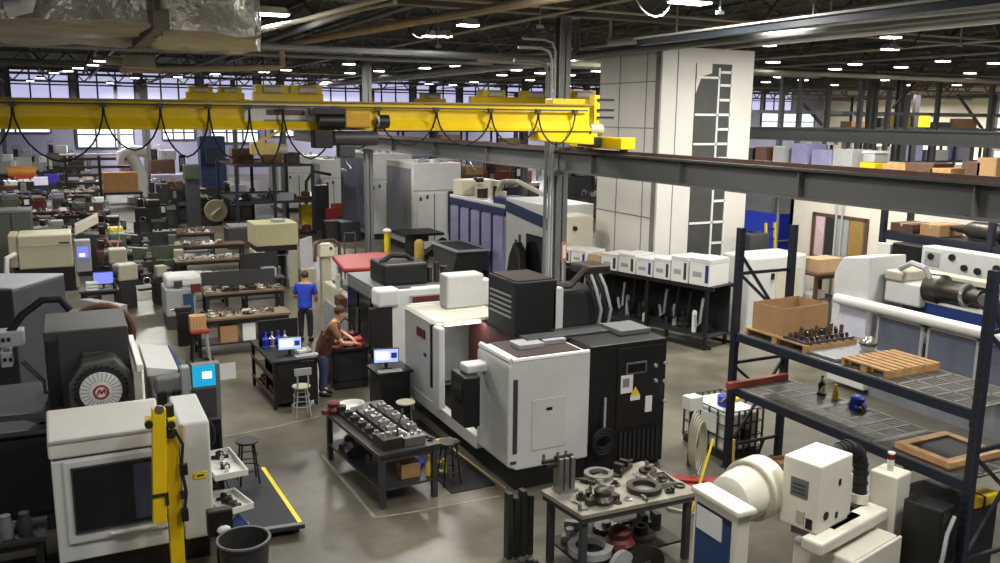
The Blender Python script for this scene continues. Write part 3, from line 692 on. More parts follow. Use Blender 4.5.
def stool(label, loc, h=0.62, seatm=BLACK, legm=DGREY, back=False, rz=0.0, name='stool'):
    t = thing(name, label, 'stool', loc, rz)
    q = MB(); q.lathe([(0, h-0.035), (0.16, h-0.035), (0.175, h-0.01), (0.165, h), (0, h)], n=18); q.build('seat', seatm, t)
    for k in range(4):
        a = PI/4+k*PI/2; q = MB(); q.cyl((0.12*math.cos(a), 0.12*math.sin(a), h-0.03), (0.2*math.cos(a), 0.2*math.sin(a), 0), 0.014, n=8); q.build('leg', legm, t)
    q = MB(); q.torus((0, 0, 0.22), 0.175, 0.01, 'z', 24, 6); q.build('foot_ring', legm, t)
    q = MB(); q.torus((0, 0, 0.42), 0.15, 0.008, 'z', 24, 6); q.build('foot_ring', legm, t)
    if back:
        q = MB(); q.box(-0.16, 0.15, h+0.24, 0.16, 0.18, h+0.38); q.build('backrest', legm, t, 0.01)
        for s in (-0.1, 0.1):
            q = MB(); q.bar((s, 0.14, h-0.02), (s, 0.165, h+0.26), 0.025); q.build('back_post', legm, t)
    return t
def monitor(label, loc, w_, h, rz, scr, windows=True, stand=True):
    t = thing('computer_monitor', label, 'monitor', Vector(loc)+Vector((0, 0, 0.003)), rz)
    q = MB(); q.box(-w_/2, -0.02, 0.1, w_/2, 0.025, 0.1+h); bz = q.build('casing', BLACK, t, 0.006)
    q = MB(); q.box(-w_/2+0.015, -0.026, 0.115, w_/2-0.015, -0.02, 0.085+h); q.build('screen', scr, t)
    if windows:
        q = MB(); q.box(w_*0.2, -0.029, 0.1+h*0.32, w_*0.42, -0.026, 0.1+h*0.7); q.build('screen_window', SCREEND, t)
        q = MB(); q.box(-w_*0.4, -0.029, 0.1+h*0.25, w_*0.12, -0.026, 0.1+h*0.78); q.build('screen_window', SCREENW, t)
    if stand:
        q = MB(); q.box(-0.03, 0.0, 0.01, 0.03, 0.03, 0.12); q.build('neck', BLACK, t)
        q = MB(); q.box(-0.12, -0.08, 0, 0.12, 0.1, 0.012); q.build('foot', BLACK, t)
    return t
def keyboard(label, loc, rz=0.0, m_=PLASTIC):
    t = thing('keyboard', label, 'keyboard', loc, rz)
    q = MB(); q.box(-0.22, -0.07, 0, 0.22, 0.07, 0.018); q.build('base', m_, t, 0.004)
    q = MB()
    for i in range(12):
        for j in range(4): q.box(-0.205+i*0.034, -0.06+j*0.03, 0.018, -0.178+i*0.034, -0.036+j*0.03, 0.026)
    q.build('keys', LGREY, t); return t
def carton(label, loc, w_, d, h, m_=CARD, rz=0.0, group=None, name='cardboard_box', cat='box', openb=False, tape=True):
    loc = Vector(loc)+Vector((0, 0, 0.003)); t = thing(name, label, cat, loc, rz, group)
    if openb:
        q = MB(); th = 0.012
        q.box(-w_/2, -d/2, 0, w_/2, d/2, th); q.box(-w_/2, -d/2, th, w_/2, -d/2+th, h); q.box(-w_/2, d/2-th, th, w_/2, d/2, h)
        q.box(-w_/2, -d/2+th, th, -w_/2+th, d/2-th, h); q.box(w_/2-th, -d/2+th, th, w_/2, d/2-th, h); q.build('walls', m_, t)
    else:
        q = MB(); q.box(-w_/2, -d/2, 0, w_/2, d/2, h); q.build('carton', m_, t, 0.006)
        if tape:
            q = MB(); q.box(-w_/2-0.001, -0.03, h*0.7, w_/2+0.001, 0.03, h+0.002); q.build('tape', CARD2, t)
    return t
def wbox(label, loc, w_, d, h, group=None, rz=0.0, mark=BLACK, name='storage_box'):
    t = thing(name, label, 'box', loc, rz, group)
    q = MB(); q.box(-w_/2, -d/2, 0, w_/2, d/2, h*0.82); q.build('bin', PLASTIC, t, 0.008)
    q = MB(); q.box(-w_/2-0.004, -d/2-0.004, h*0.82, w_/2+0.004, d/2+0.004, h); q.build('lid', WHITE, t, 0.01)
    q = MB(); q.box(-w_/2-0.004, -d*0.42, h*0.12, -w_/2, -d*0.26, h*0.78); q.build('printed_mark', mark, t); q = MB(); q.box(-w_/2-0.004, -d*0.1, h*0.3, -w_/2, d*0.34, h*0.5); q.build('printed_mark', LGREY, t)
    return t
# small machined parts
def wp_mesh(k):
    q = MB()
    if k == 'flange': q.lathe([(0.03, 0), (0.11, 0), (0.11, 0.03), (0.06, 0.035), (0.055, 0.09), (0.03, 0.09), (0.03, 0)], n=20)
    elif k == 'ring': q.lathe([(0.1, 0), (0.15, 0), (0.15, 0.045), (0.1, 0.045), (0.1, 0)], n=24)
    elif k == 'block': q.box(-0.09, -0.06, 0, 0.09, 0.06, 0.05); q.box(-0.09, -0.06, 0.05, -0.04, 0.06, 0.12); q.cyl((0.03, 0, 0.05), (0.03, 0, 0.1), 0.035)
    elif k == 'shaft': q.cyl((-0.2, 0, 0.035), (0.05, 0, 0.035), 0.035); q.cyl((0.05, 0, 0.035), (0.2, 0, 0.035), 0.02); q.cyl((-0.08, 0, 0.035), (-0.05, 0, 0.035), 0.05)
    elif k == 'bracket': q.prism([(-0.1, 0), (0.1, 0), (0.1, 0.03), (-0.06, 0.03), (-0.07, 0.14), (-0.1, 0.14)], 'y', -0.05, 0.05)
    elif k == 'gear':
        n = 16; poly = []
        for i in range(n*2):
            r = 0.12 if i % 2 else 0.1; a = PI*i/n; poly.append((r*math.cos(a), r*math.sin(a)))
        q.prism(poly, 'z', 0, 0.04); q.cyl((0, 0, 0.04), (0, 0, 0.08), 0.045)
    elif k == 'toolholder': q.lathe([(0, 0), (0.05, 0), (0.05, 0.02), (0.03, 0.03), (0.045, 0.12), (0.03, 0.14), (0.015, 0.16), (0.015, 0.22), (0, 0.22)], n=14)
    elif k == 'vise': q.box(-0.14, -0.06, 0, 0.14, 0.06, 0.05); q.box(-0.14, -0.06, 0.05, -0.08, 0.06, 0.12); q.box(0.0, -0.06, 0.05, 0.06, 0.06, 0.12); q.cyl((0.14, 0, 0.05), (0.24, 0, 0.05), 0.015)
    elif k == 'bottle': q.lathe([(0, 0), (0.04, 0), (0.04, 0.13), (0.015, 0.17), (0.015, 0.2), (0.025, 0.22), (0, 0.22)], n=12)
    elif k == 'casting': q.lathe([(0, 0), (0.1, 0), (0.12, 0.04), (0.08, 0.08), (0.09, 0.13), (0.05, 0.16), (0, 0.16)], n=12); q.box(-0.18, -0.04, 0, 0.18, 0.04, 0.06)
    elif k == 'tray': q.box(-0.2, -0.14, 0, 0.2, 0.14, 0.012); q.box(-0.2, -0.14, 0.012, -0.188, 0.14, 0.07); q.box(0.188, -0.14, 0.012, 0.2, 0.14, 0.07); q.box(-0.188, -0.14, 0.012, 0.188, -0.128, 0.07); q.box(-0.188, 0.128, 0.012, 0.188, 0.14, 0.07)
    elif k == 'bin': q.prism([(-0.15, 0), (0.15, 0), (0.15, 0.14), (-0.08, 0.14), (-0.17, 0.08)], 'y', -0.1, 0.1)
    return q
WPN = {'flange': 'machined_flange', 'ring': 'machined_ring', 'block': 'fixture_block', 'shaft': 'steel_shaft', 'bracket': 'angle_bracket', 'gear': 'gear_wheel',
       'toolholder': 'tool_holder', 'vise': 'machine_vise', 'bottle': 'spray_bottle', 'casting': 'metal_casting', 'tray': 'parts_tray', 'bin': 'parts_bin'}
WPC = {'flange': 'part', 'ring': 'part', 'block': 'part', 'shaft': 'part', 'bracket': 'part', 'gear': 'gear', 'toolholder': 'tool', 'vise': 'vise', 'bottle': 'bottle', 'casting': 'casting', 'tray': 'tray', 'bin': 'bin'}
WMESH = {}
def place_part(k, m_, loc, rz, label, group, sc=1.0):
    key = (k, m_.name)
    if key not in WMESH: WMESH[key] = wp_mesh(k).mesh(WPN[k], m_)
    o = bpy.data.objects.new(WPN[k], WMESH[key]); COL.objects.link(o)
    o.location = Vector(loc)+Vector((0, 0, 0.002)); o.rotation_euler.z = rz; o.scale = (sc,)*3 if not hasattr(sc, '__len__') else sc
    return tag(o, label, WPC[k], group)
MWORD = {}
for m_, wd in ((STEEL, 'steel'), (BRIGHT, 'bright steel'), (DSTEEL, 'dark oily steel'), (BLACK, 'black'), (MAROON, 'maroon'), (RED, 'red'), (BLUE2, 'blue'), (WHITE, 'white'), (YELLOW2, 'yellow'), (BROWN, 'brown'), (CREAM2, 'cream'), (LGREY, 'grey'), (ORANGE, 'orange'), (MAPLE, 'tan'), (CHAR, 'charcoal'), (GREEN, 'dull green'), (PAPER, 'white'), (DGREY, 'dark grey'), (CARD, 'cardboard brown'), (PLASTIC, 'white'), (MGREY, 'grey')): MWORD[m_.name] = wd
rnd = random.Random(5)
def scatter(where, T, x0, x1, y0, y1, z, kinds, n, sc=(0.8, 1.4), rz=0.0, mats=(STEEL, BRIGHT, DSTEEL)):
    """single small parts on a surface, each its own object, kept apart on a grid"""
    where = ' '.join(where.split()[:10])
    nx = max(1, int(round(math.sqrt(n*(x1-x0)/max(0.01, (y1-y0)))))); ny = max(1, int(math.ceil(n/nx)))
    c = 0
    for i in range(nx):
        for j in range(ny):
            if c >= n: return
            c += 1
            k = rnd.choice(kinds); m_ = rnd.choice(mats)
            dx, dy = (x1-x0)/nx, (y1-y0)/ny
            lx = x0+(i+0.5+rnd.uniform(-0.12, 0.12))*dx; ly = y0+(j+0.5+rnd.uniform(-0.12, 0.12))*dy
            p = Vector((lx, ly, z))
            if T is not None: p = Matrix.Translation(T.location) @ Matrix.Rotation(T.rotation_euler.z, 4, 'Z') @ p
            s_ = min(rnd.uniform(*sc), 3.4*min(dx, dy))
            wn_ = WPN[k].replace('_', ' ')
            lab = '%s %s lying on %s' % (MWORD[m_.name], wn_, where)
            place_part(k, m_, p, rnd.uniform(-0.5, 0.5)+rz, lab, '%s %s on %s' % (MWORD[m_.name], wn_, where), s_)

# ---------------------------------------------------------------- fixture bench in the middle
B7 = bench('workbench', 'dark steel workbench loaded with long fixtures, ahead of the two stools and big machine', 'workbench', (4.08, 12.42, 0), 1.0, 2.3, 0.85, mat('dark_bench_top', (62, 60, 58), 0.35, 0.4), DGREY, math.radians(5), 0.3)
def onb(T, x, y, z=0): return Matrix.Translation(T.location) @ Matrix.Rotation(T.rotation_euler.z, 4, 'Z') @ Vector((x, y, z))
def rail_fixture(label, loc, rz, L, w_=0.12, m_=STEEL):
    t = thing('rail_fixture', label, 'fixture', loc, rz)
    q = MB(); q.box(-w_/2, -L/2, 0, w_/2, L/2, 0.05); q.build('base_rail', DSTEEL, t)
    for k in range(int(L/0.28)):
        y = -L/2+0.15+k*0.28
        q = MB(); q.box(-w_*0.42, y-0.05, 0.05, w_*0.42, y+0.05, 0.13); c = q.build('clamp_block', m_, t, 0.006)
        q = MB(); q.cyl((0, y, 0.13), (0, y, 0.17), 0.03, n=10); q.build('bolt', BRIGHT, c)
    return t
rail_fixture('long steel clamp rail along the near edge of the fixture bench', onb(B7, -0.3, 0.1, 0.85), B7.rotation_euler.z, 1.7, 0.14, DSTEEL)
rail_fixture('bright clamp rail down the middle of the fixture bench', onb(B7, 0.02, -0.05, 0.85), B7.rotation_euler.z, 1.6, 0.2, BRIGHT)
rail_fixture('clamp rail along the machine side of the fixture bench', onb(B7, 0.32, 0.15, 0.85), B7.rotation_euler.z, 1.6, 0.16, BRIGHT)
for (kx, ky, w_, d, h, mm, lab) in ((-0.22, -0.85, 0.3, 0.34, 0.16, DSTEEL, 'dark oily bar block at the near corner of the fixture bench'), (0.12, -0.95, 0.34, 0.2, 0.14, STEEL, 'grey toothed block at the near end of the fixture bench')):
    t = thing('fixture_block', lab, 'part', onb(B7, kx, ky, 0.85), B7.rotation_euler.z)
    q = MB(); q.box(-w_/2, -d/2, 0, w_/2, d/2, h); b_ = q.build('block', mm, t, 0.01)
    for k in range(3):
        q = MB(); q.cyl((-w_/2+w_*(k+0.5)/3, 0, h), (-w_/2+w_*(k+0.5)/3, 0, h+0.05), 0.035, n=10); q.build('pin', BRIGHT, t)
scatter('the bright clamp rail bench beside the big machine', B7, 0.36, 0.47, -1.05, -0.75, 0.85, ['flange', 'casting'], 2, (0.8, 1.0), mats=(MAROON, DSTEEL))
t = thing('enamel_tray', 'oval white tray of red parts at the far end of the fixture bench', 'tray', onb(B7, -0.1, 0.98, 0.85), 0.2)
q = MB(); q.lathe([(0, 0.02), (0.2, 0.02), (0.24, 0.09), (0.26, 0.09), (0.22, 0), (0, 0)], n=22); o = q.build('bowl', PLASTIC, t); o.scale = (1.0, 0.75, 1)
place_part('casting', MAROON, onb(B7, -0.38, 0.95, 0.85), 0.4, 'maroon casting beside the white tray on the fixture bench', None, 1.2)
t = carton('small cardboard box on the lower shelf of the fixture bench', onb(B7, 0.12, -0.8, 0.3), 0.3, 0.25, 0.22, CARD)
place_part('bin', BLUE2, onb(B7, 0.28, -0.55, 0.3), 2.2, 'blue bin under the fixture bench beside the small carton', None, 1.1)
place_part('bottle', YELLOW2, onb(B7, 0.4, -0.95, 0.3), 0, 'yellow bottle under the fixture bench corner', None, 1.4)
scatter('the lower shelf of the fixture bench', B7, -0.4, 0.4, -0.3, 1.0, 0.3, ['casting', 'block', 'bin'], 6, (1.0, 1.6), mats=(DSTEEL, STEEL, CHAR))
q = MB(); q.tube([onb(B7, -0.1, -0.9, 0.86), onb(B7, -0.12, -0.95, 1.15), onb(B7, 0.02, -0.85, 1.32), onb(B7, 0.12, -0.6, 1.28)], 0.014)
one(q, 'air_hose', RUBBER, 'thin black hose arching over the near end of the fixture bench', 'hose')

# tool cart workstation
C1 = thing('tool_cart', 'black tool workstation with open shelves and a monitor, beside the man in jeans', 'tool cart', (3.65, 17.2, 0), math.radians(2))
for sx in (-1, 1):
    for sy in (-1, 1): q = MB(); q.box(sx*0.4-0.03, sy*0.9-0.03, 0, sx*0.4+0.03, sy*0.9+0.03, 0.92); q.build('post', BLACK, C1)
q = MB(); q.box(-0.45, -0.95, 0.92, 0.45, 0.95, 0.97); q.build('top', BLACK, C1)
q = MB(); q.box(-0.38, -0.9, 0.1, 0.4, 0.9, 0.14); q.build('shelf', CHAR, C1)
q = MB(); q.box(-0.38, -0.9, 0.5, 0.4, 0.9, 0.53); q.build('shelf', CHAR, C1)
for y in (-0.93, 0.0): q = MB(); q.box(-0.36, y, 0.14, 0.38, y+0.03, 0.9); q.build('panel', BLACK, C1)
q = MB(); q.box(-0.44, -0.93, 0.62, -0.42, 0.93, 0.68); q.build('side_rail', BROWN, C1)
q = MB(); q.box(-0.44, -0.93, 0.2, -0.42, 0.93, 0.26); q.build('side_rail', BROWN, C1)
q = MB(); q.box(-0.4, 0.3, 0.97, 0.4, 0.34, 1.5); q.build('back_board', BLACK, C1)
monitor('lit monitor on the black tool workstation beside the man in jeans', onb(C1, 0.0, -0.55, 0.97), 0.46, 0.26, math.radians(-8), SCREEN)
keyboard('pale keyboard on the black tool workstation', onb(C1, 0.28, -0.74, 0.97), 0.1)
place_part('tray', PAPER, onb(C1, 0.3, -0.42, 0.97), 0.3, 'white tray of papers beside the keyboard on the workstation', None, 0.7)
scatter('the back of the black tool workstation', C1, -0.35, 0.35, 0.42, 0.9, 0.97, ['toolholder', 'bottle', 'vise', 'block'], 8, (0.8, 1.3), mats=(DSTEEL, BRIGHT, BLACK, BLUE2))
for k in range(4):
    place_part('toolholder', BRIGHT if k % 2 else BLUE2, onb(C1, -0.3+0.13*k, 0.16, 0.97), 0, '%s tool holder standing before the board of the tool workstation' % ('bright steel' if k % 2 else 'blue'), 'tool holders before the board %d' % (k % 2), 1.5)
scatter('the side shelf of the black tool workstation', C1, -0.36, -0.05, -0.8, 0.85, 0.14, ['bin', 'casting', 'block'], 6, (1.0, 1.3), mats=(BROWN, CARD, DSTEEL))
stool('round pale stool pulled up to the black tool workstation', (3.66, 15.75, 0), 0.6, CREAM2, LGREY, True, PI)

# monitor stand by the big machine
S6 = thing('computer_stand', 'black stand carrying a lit monitor, against the big machine', 'stand', (5.19, 15.1, 0))
q = MB(); q.box(-0.35, -0.35, 0.9, 0.35, 0.35, 0.94); q.build('top', BLACK, S6)
q = MB(); q.box(-0.3, -0.3, 0.12, 0.3, 0.3, 0.9); q.build('cabinet', CHAR, S6)
q = MB(); q.box(-0.28, -0.31, 0.3, 0.28, -0.3, 0.85); q.build('door', BLACK, S6)
for s in (-1, 1): q = MB(); q.box(s*0.25-0.05, -0.3, 0, s*0.25+0.05, 0.3, 0.12); q.build('foot', BLACK, S6)
monitor('lit monitor on the black stand against the big machine', (5.12, 15.1, 0.94), 0.48, 0.28, math.radians(-12), SCREEN)
keyboard('white keyboard on the black stand against the big machine', (5.11, 14.86, 0.94), -0.1)
stool('round cream-topped stool between the fixture bench and the open machine door', (5.1, 14.0, 0), 0.62, CREAM, BLACK)
stool('black stool at the near end of the fixture bench by the machine base', (4.98, 11.75, 0), 0.68, BLACK, BLACK)
t = thing('yellow_broom', 'yellow-handled broom lying beside the fixture bench and machine base', 'broom', (4.98, 12.2, 0))
a, b_ = onz(441, 440, 0.12), onz(505, 488, 0.12)
q = MB(t); q.cyl(a, b_, 0.016); q.build('handle', mat('pale_broom_wood', (168, 146, 100), 0.6), t)
q = MB(t); q.box(a.x-0.2, a.y-0.04, 0.0, a.x+0.2, a.y+0.04, 0.14); q.build('head', YELLOW2, t)
q = MB(); p = onz(470, 478); q.box(4.85, 11.35, 0, 5.6, 14.6, 0.012); one(q, 'floor_mat', RUBBER, 'black rubber mat in front of the big machine door', 'mat')
q = MB(); q.tube([(4.86, 11.9, 0.3), (4.95, 11.85, 0.35), (5.0, 11.95, 0.1), (4.9, 12.2, 0.03), (4.96, 12.5, 0.03)], 0.03); one(q, 'yellow_hose', YELLOW2, 'yellow hose hanging beside the black stool', 'hose')

# parts table with maroon parts behind the man
PT = bench('parts_table', 'black-skirted table of maroon parts beside the man in jeans', 'table', (5.0, 17.45, 0), 0.8, 1.0, 0.88, BLACK, BLACK, 0, 0.2)
q = MB(PT); q.box(4.64, 17.0, 0.03, 5.36, 17.9, 0.8); q.build('skirt', RUBBER, PT)
for k, (x, y, kk, mm) in enumerate(((4.8, 16.65, 'casting', MAROON), (5.1, 16.7, 'flange', MAROON), (5.35, 16.7, 'casting', RED), (4.85, 17.0, 'gear', MAROON), (5.2, 17.05, 'ring', BRIGHT), (5.4, 17.2, 'casting', MAROON), (4.9, 17.3, 'bracket', STEEL), (5.15, 17.35, 'block', MAROON))):
    place_part(kk, mm, (4.68+(x-4.8)*0.95, y+0.42, 0.88), k*0.7, '%s %s among the parts on the black-skirted table' % (MWORD[mm.name], WPN[kk].replace('_', ' ')), 'parts on the black-skirted table %s %s' % (kk, mm.name), 1.2)
q = MB(); q.tube([(4.8, 17.3, 1.02), (4.85, 17.35, 1.3), (5.0, 17.4, 1.42), (5.18, 17.4, 1.3), (5.22, 17.4, 1.08)], 0.02); one(q, 'lifting_sling', BLACK, 'black sling looped over the maroon parts', 'sling')

# parts table in front
T9 = thing('work_table', 'steel table spread with rings and brackets before the black electrical cabinet', 'table', (6.0, 8.68, 0))
q = MB(T9); q.prism([(5.1, 9.05), (5.2, 8.2), (6.93, 8.15), (6.85, 9.3)], 'z', 0.9, 0.95); q.build('table_top', mat('worn_steel_top', (150, 146, 132), 0.4, 0.3, var=0.35, scale=5), T9)
q = MB(T9); q.prism([(5.12, 9.03), (5.22, 8.22), (6.91, 8.17), (6.83, 9.28)], 'z', 0.83, 0.9); q.build('frame', DGREY, T9)
for x, y in ((5.28, 8.3), (6.82, 8.27), (5.2, 8.95), (6.75, 9.15)): slab(T9, 'leg', DGREY, x-0.04, y-0.04, 0, x+0.04, y+0.04, 0.83)
slab(T9, 'shelf', DSTEEL, 5.25, 8.3, 0.22, 6.8, 9.1, 0.25)
t = thing('tooling_column', 'tall grey tooling column with clamp arms, standing on the steel table', 'fixture', (5.38, 8.92, 0.95))
q = MB(); q.box(-0.14, -0.1, 0, 0.14, 0.1, 0.04); q.build('base', STEEL, t)
for x in (-0.1, -0.02, 0.07): q = MB(); q.box(x-0.03, -0.08, 0.04, x+0.03, 0.08, 0.46); q.build('column_plate', STEEL, t, 0.006)
for k, (dx, z) in enumerate(((-0.34, 0.43), (-0.26, 0.36), (0.1, 0.46), (-0.16, 0.46))): q = MB(); q.bar((dx, 0, z), (0.02, 0, z), 0.04); q.build('clamp_arm', DSTEEL, t)
for dx in (-0.32, -0.12, 0.0): q = MB(); q.cyl((dx, 0, 0.42), (dx, 0, 0.54), 0.02, n=8); q.build('clamp_bolt', STEEL, t)
tl = 'on the steel table before the black electrical cabinet'
for k, (x, y, kk, mm, sc, lab) in enumerate((
    (5.62, 8.42, 'casting', DSTEEL, 1.25, 'large dark cast part at the near corner of the steel table'),
    (5.85, 8.62, 'bracket', BRIGHT, 0.9, 'bright angle bracket beside the dark cast part on the steel table'),
    (6.0, 9.1, 'ring', STEEL, 1.3, 'steel ring lying by the far edge of the steel table'),
    (6.3, 8.5, 'ring', DSTEEL, 1.5, 'oval dark frame ring near the front of the steel table'),
    (5.72, 9.02, 'shaft', DSTEEL, 0.8, 'violet-dark shaft beside the tooling column on the steel table'),
    (6.42, 9.15, 'vise', DSTEEL, 1.1, 'dark vise at the far side of the steel table'),
    (6.05, 8.78, 'flange', DSTEEL, 0.6, 'tiny dark flange in the middle of the steel table'),
    (6.68, 8.95, 'gear', DSTEEL, 1.0, 'dark gear lying at the far corner of the steel table'),
    (6.65, 8.6, 'tray', STEEL, 0.9, 'shallow steel tray with a dark insert on the steel table'),
    (5.45, 8.6, 'block', DSTEEL, 0.9, 'dark block in front of the tooling column'),
    (5.95, 8.35, 'flange', BRIGHT, 0.5, 'bright little flange at the front edge of the steel table'))):
    place_part(kk, mm, (x, y, 0.95), k*1.3 % 3, lab, None, sc)
for k, (x, y, kk, mm, sc, lab) in enumerate((
    (5.3, 8.35, 'bracket', STEEL, 0.6, 'little steel bracket at the near corner of the steel table'), (5.62, 8.7, 'toolholder', DSTEEL, 0.6, 'stubby dark tool holder behind the dark cast part'), (5.78, 8.32, 'gear', DSTEEL, 0.45, 'small dark gear beside the dark cast part'), (5.9, 8.9, 'block', BRIGHT, 0.5, 'bright little block in the middle of the steel table'), (6.15, 8.32, 'shaft', STEEL, 0.6, 'thin steel shaft along the front edge of the steel table'),
    (6.22, 9.0, 'bracket', DSTEEL, 0.7, 'dark bracket between the steel ring and the vise'), (6.25, 8.75, 'flange', BRIGHT, 0.45, 'bright small flange behind the oval dark ring'), (6.45, 8.85, 'shaft', BRIGHT, 0.5, 'bright thin shaft before the dark vise'), (6.55, 8.3, 'block', DSTEEL, 0.6, 'dark little block at the front far corner of the steel table'), (6.78, 8.4, 'ring', DSTEEL, 0.5, 'small dark ring at the end of the steel table'), (5.3, 8.55, 'shaft', BRIGHT, 0.4, 'bright pin near the tooling column foot'), (6.82, 9.1, 'bracket', STEEL, 0.6, 'steel bracket at the back corner of the steel table'))):
    place_part(kk, mm, (x, y, 0.95), k*1.1 % 3, lab, None, sc)
place_part('casting', DSTEEL, (6.65, 8.6, 0.964), 0.4, 'dark insert sitting in the shallow steel tray', None, 0.6)
for k, (x, y, kk, mm, sc, lab) in enumerate((
    (5.55, 8.55, 'ring', LGREY, 1.9, 'thick grey ring on the shelf below the steel table'),
    (5.95, 8.5, 'casting', MAROON, 1.7, 'maroon casting on the shelf below the steel table'),
    (6.35, 8.6, 'flange', DSTEEL, 1.8, 'big dark flange on the shelf below the steel table'),
    (6.6, 8.85, 'vise', DSTEEL, 1.4, 'dark vise on the shelf below the steel table'),
    (5.5, 8.95, 'block', STEEL, 1.6, 'steel block on the shelf below the tooling column'),
    (6.05, 8.95, 'gear', STEEL, 1.5, 'steel gear on the shelf below the steel table'))):
    place_part(kk, mm, (x, y, 0.25), k, lab, None, sc)
for x, y, ang, m_, lab in ((5.72, 8.12, 0.25, LGREY, 'grey chuck plate leaning against the front of the steel table'), (6.1, 8.08, -0.2, DSTEEL, 'dark ring plate leaning beside the grey chuck plate')):
    q = MB(); q.lathe([(0.06, -0.03), (0.21, -0.03), (0.21, 0.03), (0.06, 0.03), (0.06, -0.03)], (0, 0, 0.21), 'y', 24); one(q, 'chuck_plate', m_, lab, 'plate', (x, y, 0.0), ang)
# upright dark extrusions beside it
for k in range(4):
    q = MB(); x = 4.72+0.1*k; q.box(x, 9.2, 0, x+0.07, 9.32, 0.9-0.08*(k % 2)); one(q, 'bar_stock', DSTEEL if k % 2 else CHAR, 'upright dark bar in the bundle beside the steel table', 'bar', group='bars beside the steel table')
scatter('the floor at the foot of the steel table', None, 4.65, 5.02, 8.3, 9.1, 0.0, ['casting', 'toolholder', 'shaft'], 6, (1.1, 1.5), mats=(DSTEEL, CHAR, BLACK))
# ---------------------------------------------------------------- white lathe in the lower left corner
t = thing('cnc_lathe', 'white lathe with a wide smoky window, standing behind the yellow jib', 'machine', (0.45, 11.5, 0))
slab(t, 'base', BLACK, -0.36, 10.95, 0, 1.3, 12.1, 0.34)
q = MB(t); q.prism([(10.85, 0.32), (12.1, 0.32), (12.1, 1.6), (10.85, 1.6)], 'x', -0.42, 0.98); bd = q.build('body', WHITE, t, 0.02)
q = MB(t); q.prism([(10.84, 1.63), (12.05, 1.63), (12.05, 1.7), (11.45, 2.05), (11.35, 2.05), (10.84, 1.86)], 'x', -0.44, 0.8); q.build('hood', mat('machine_white_hood', (210, 208, 200), 0.42, var=0.06), t, 0.03)
slab(t, 'end_column', WHITE, 1.0, 10.84, 0.32, 1.36, 12.05, 1.86, 0.03)
slab(t, 'hood_lip', LGREY, -0.43, 10.82, 1.82, 0.98, 10.86, 1.86, 0.008)
slab(t, 'sliding_door', WHITE, -0.3, 10.80, 0.56, 0.95, 10.86, 1.6, 0.02)
slab(t, 'window', mat('smoky_lathe_window', (26, 26, 32), 0.08, var=0.5, scale=2.0), -0.2, 10.785, 0.72, 0.8, 10.8, 1.5)
q = MB(t)
for a, b_ in (((-0.22, 0.70), (0.82, 0.72)), ((-0.22, 1.5), (0.82, 1.52))): q.box(a[0], 10.77, a[1], b_[0], 10.79, b_[1])
q.box(-0.22, 10.77, 0.70, -0.2, 10.79, 1.52); q.build('window_frame', DGREY, t)
slab(t, 'door_handle', PLASTIC, 0.15, 10.74, 0.62, 0.66, 10.78, 0.655, 0.008)
slab(t, 'latch_dot', BLACK, -0.22, 10.83, 0.58, -0.2, 10.85, 0.60)
slab(t, 'warning_label', YELLOW2, 1.14, 10.825, 1.12, 1.3, 10.84, 1.2)
slab(t, 'warning_print', BLACK, 1.18, 10.82, 1.15, 1.26, 10.83, 1.17)
slab(t, 'corner_trim', mat('trim_tan', (170, 146, 104), 0.5), 1.0, 10.80, 1.62, 1.04, 10.84, 1.86)
slab(t, 'painted_glow_patch', GLASSM, 0.45, 10.784, 0.76, 0.78, 10.79, 1.46)  # paler patch on the pane, a glow painted as plain colour
# yellow jib in front of it
t = thing('jib_crane', 'yellow folding jib hoist post standing in front of the white lathe', 'crane', (0.86, 10.4, 0))
slab(t, 'post', YELLOW, 0.78, 10.36, 0, 0.94, 10.52, 1.95, 0.01)
slab(t, 'base_plate', YELLOW2, 0.62, 10.2, 0, 1.1, 10.68, 0.03)
q = MB(t); q.bar((0.74, 10.22, 2.3), (0.67, 10.22, 0.93), 0.15, 0.15); q.build('folded_arm', YELLOW, t, 0.01)
q = MB(t); q.cyl((0.86, 10.3, 2.3), (0.86, 10.3, 1.9), 0.05); q.build('pivot', DSTEEL, t)
for x, z in ((0.62, 2.14), (0.86, 2.1)):
    slab(t, 'arm_bracket', YELLOW2, x-0.03, 10.18, z-0.06, x+0.05, 10.3, z+0.06); disc(t, 'arm_bolt', DSTEEL, (x, 10.14, z), 0.045, 'y', 0.05)
disc(t, 'pulley', STEEL, (0.74, 10.14, 2.3), 0.05, 'y', 0.04)
q = MB(t); q.tube([(0.9, 10.3, 2.0), (0.98, 10.28, 1.8), (0.95, 10.28, 1.5), (0.99, 10.28, 1.2), (0.94, 10.28, 0.85)], 0.02); q.build('control_cable', RUBBER, t)
slab(t, 'hoist_control', BLACK, 0.93, 10.26, 1.42, 1.02, 10.32, 1.56, 0.01); slab(t, 'hoist_control', BLACK, 0.92, 10.26, 0.84, 1.0, 10.32, 1.0, 0.01)
slab(t, 'valve', DSTEEL, 0.92, 10.28, 1.12, 1.0, 10.34, 1.22, 0.01); slab(t, 'clip', DSTEEL, 0.6, 10.12, 1.27, 0.78, 10.15, 1.3); slab(t, 'clip', DSTEEL, 0.74, 10.12, 1.15, 0.78, 10.15, 1.27)

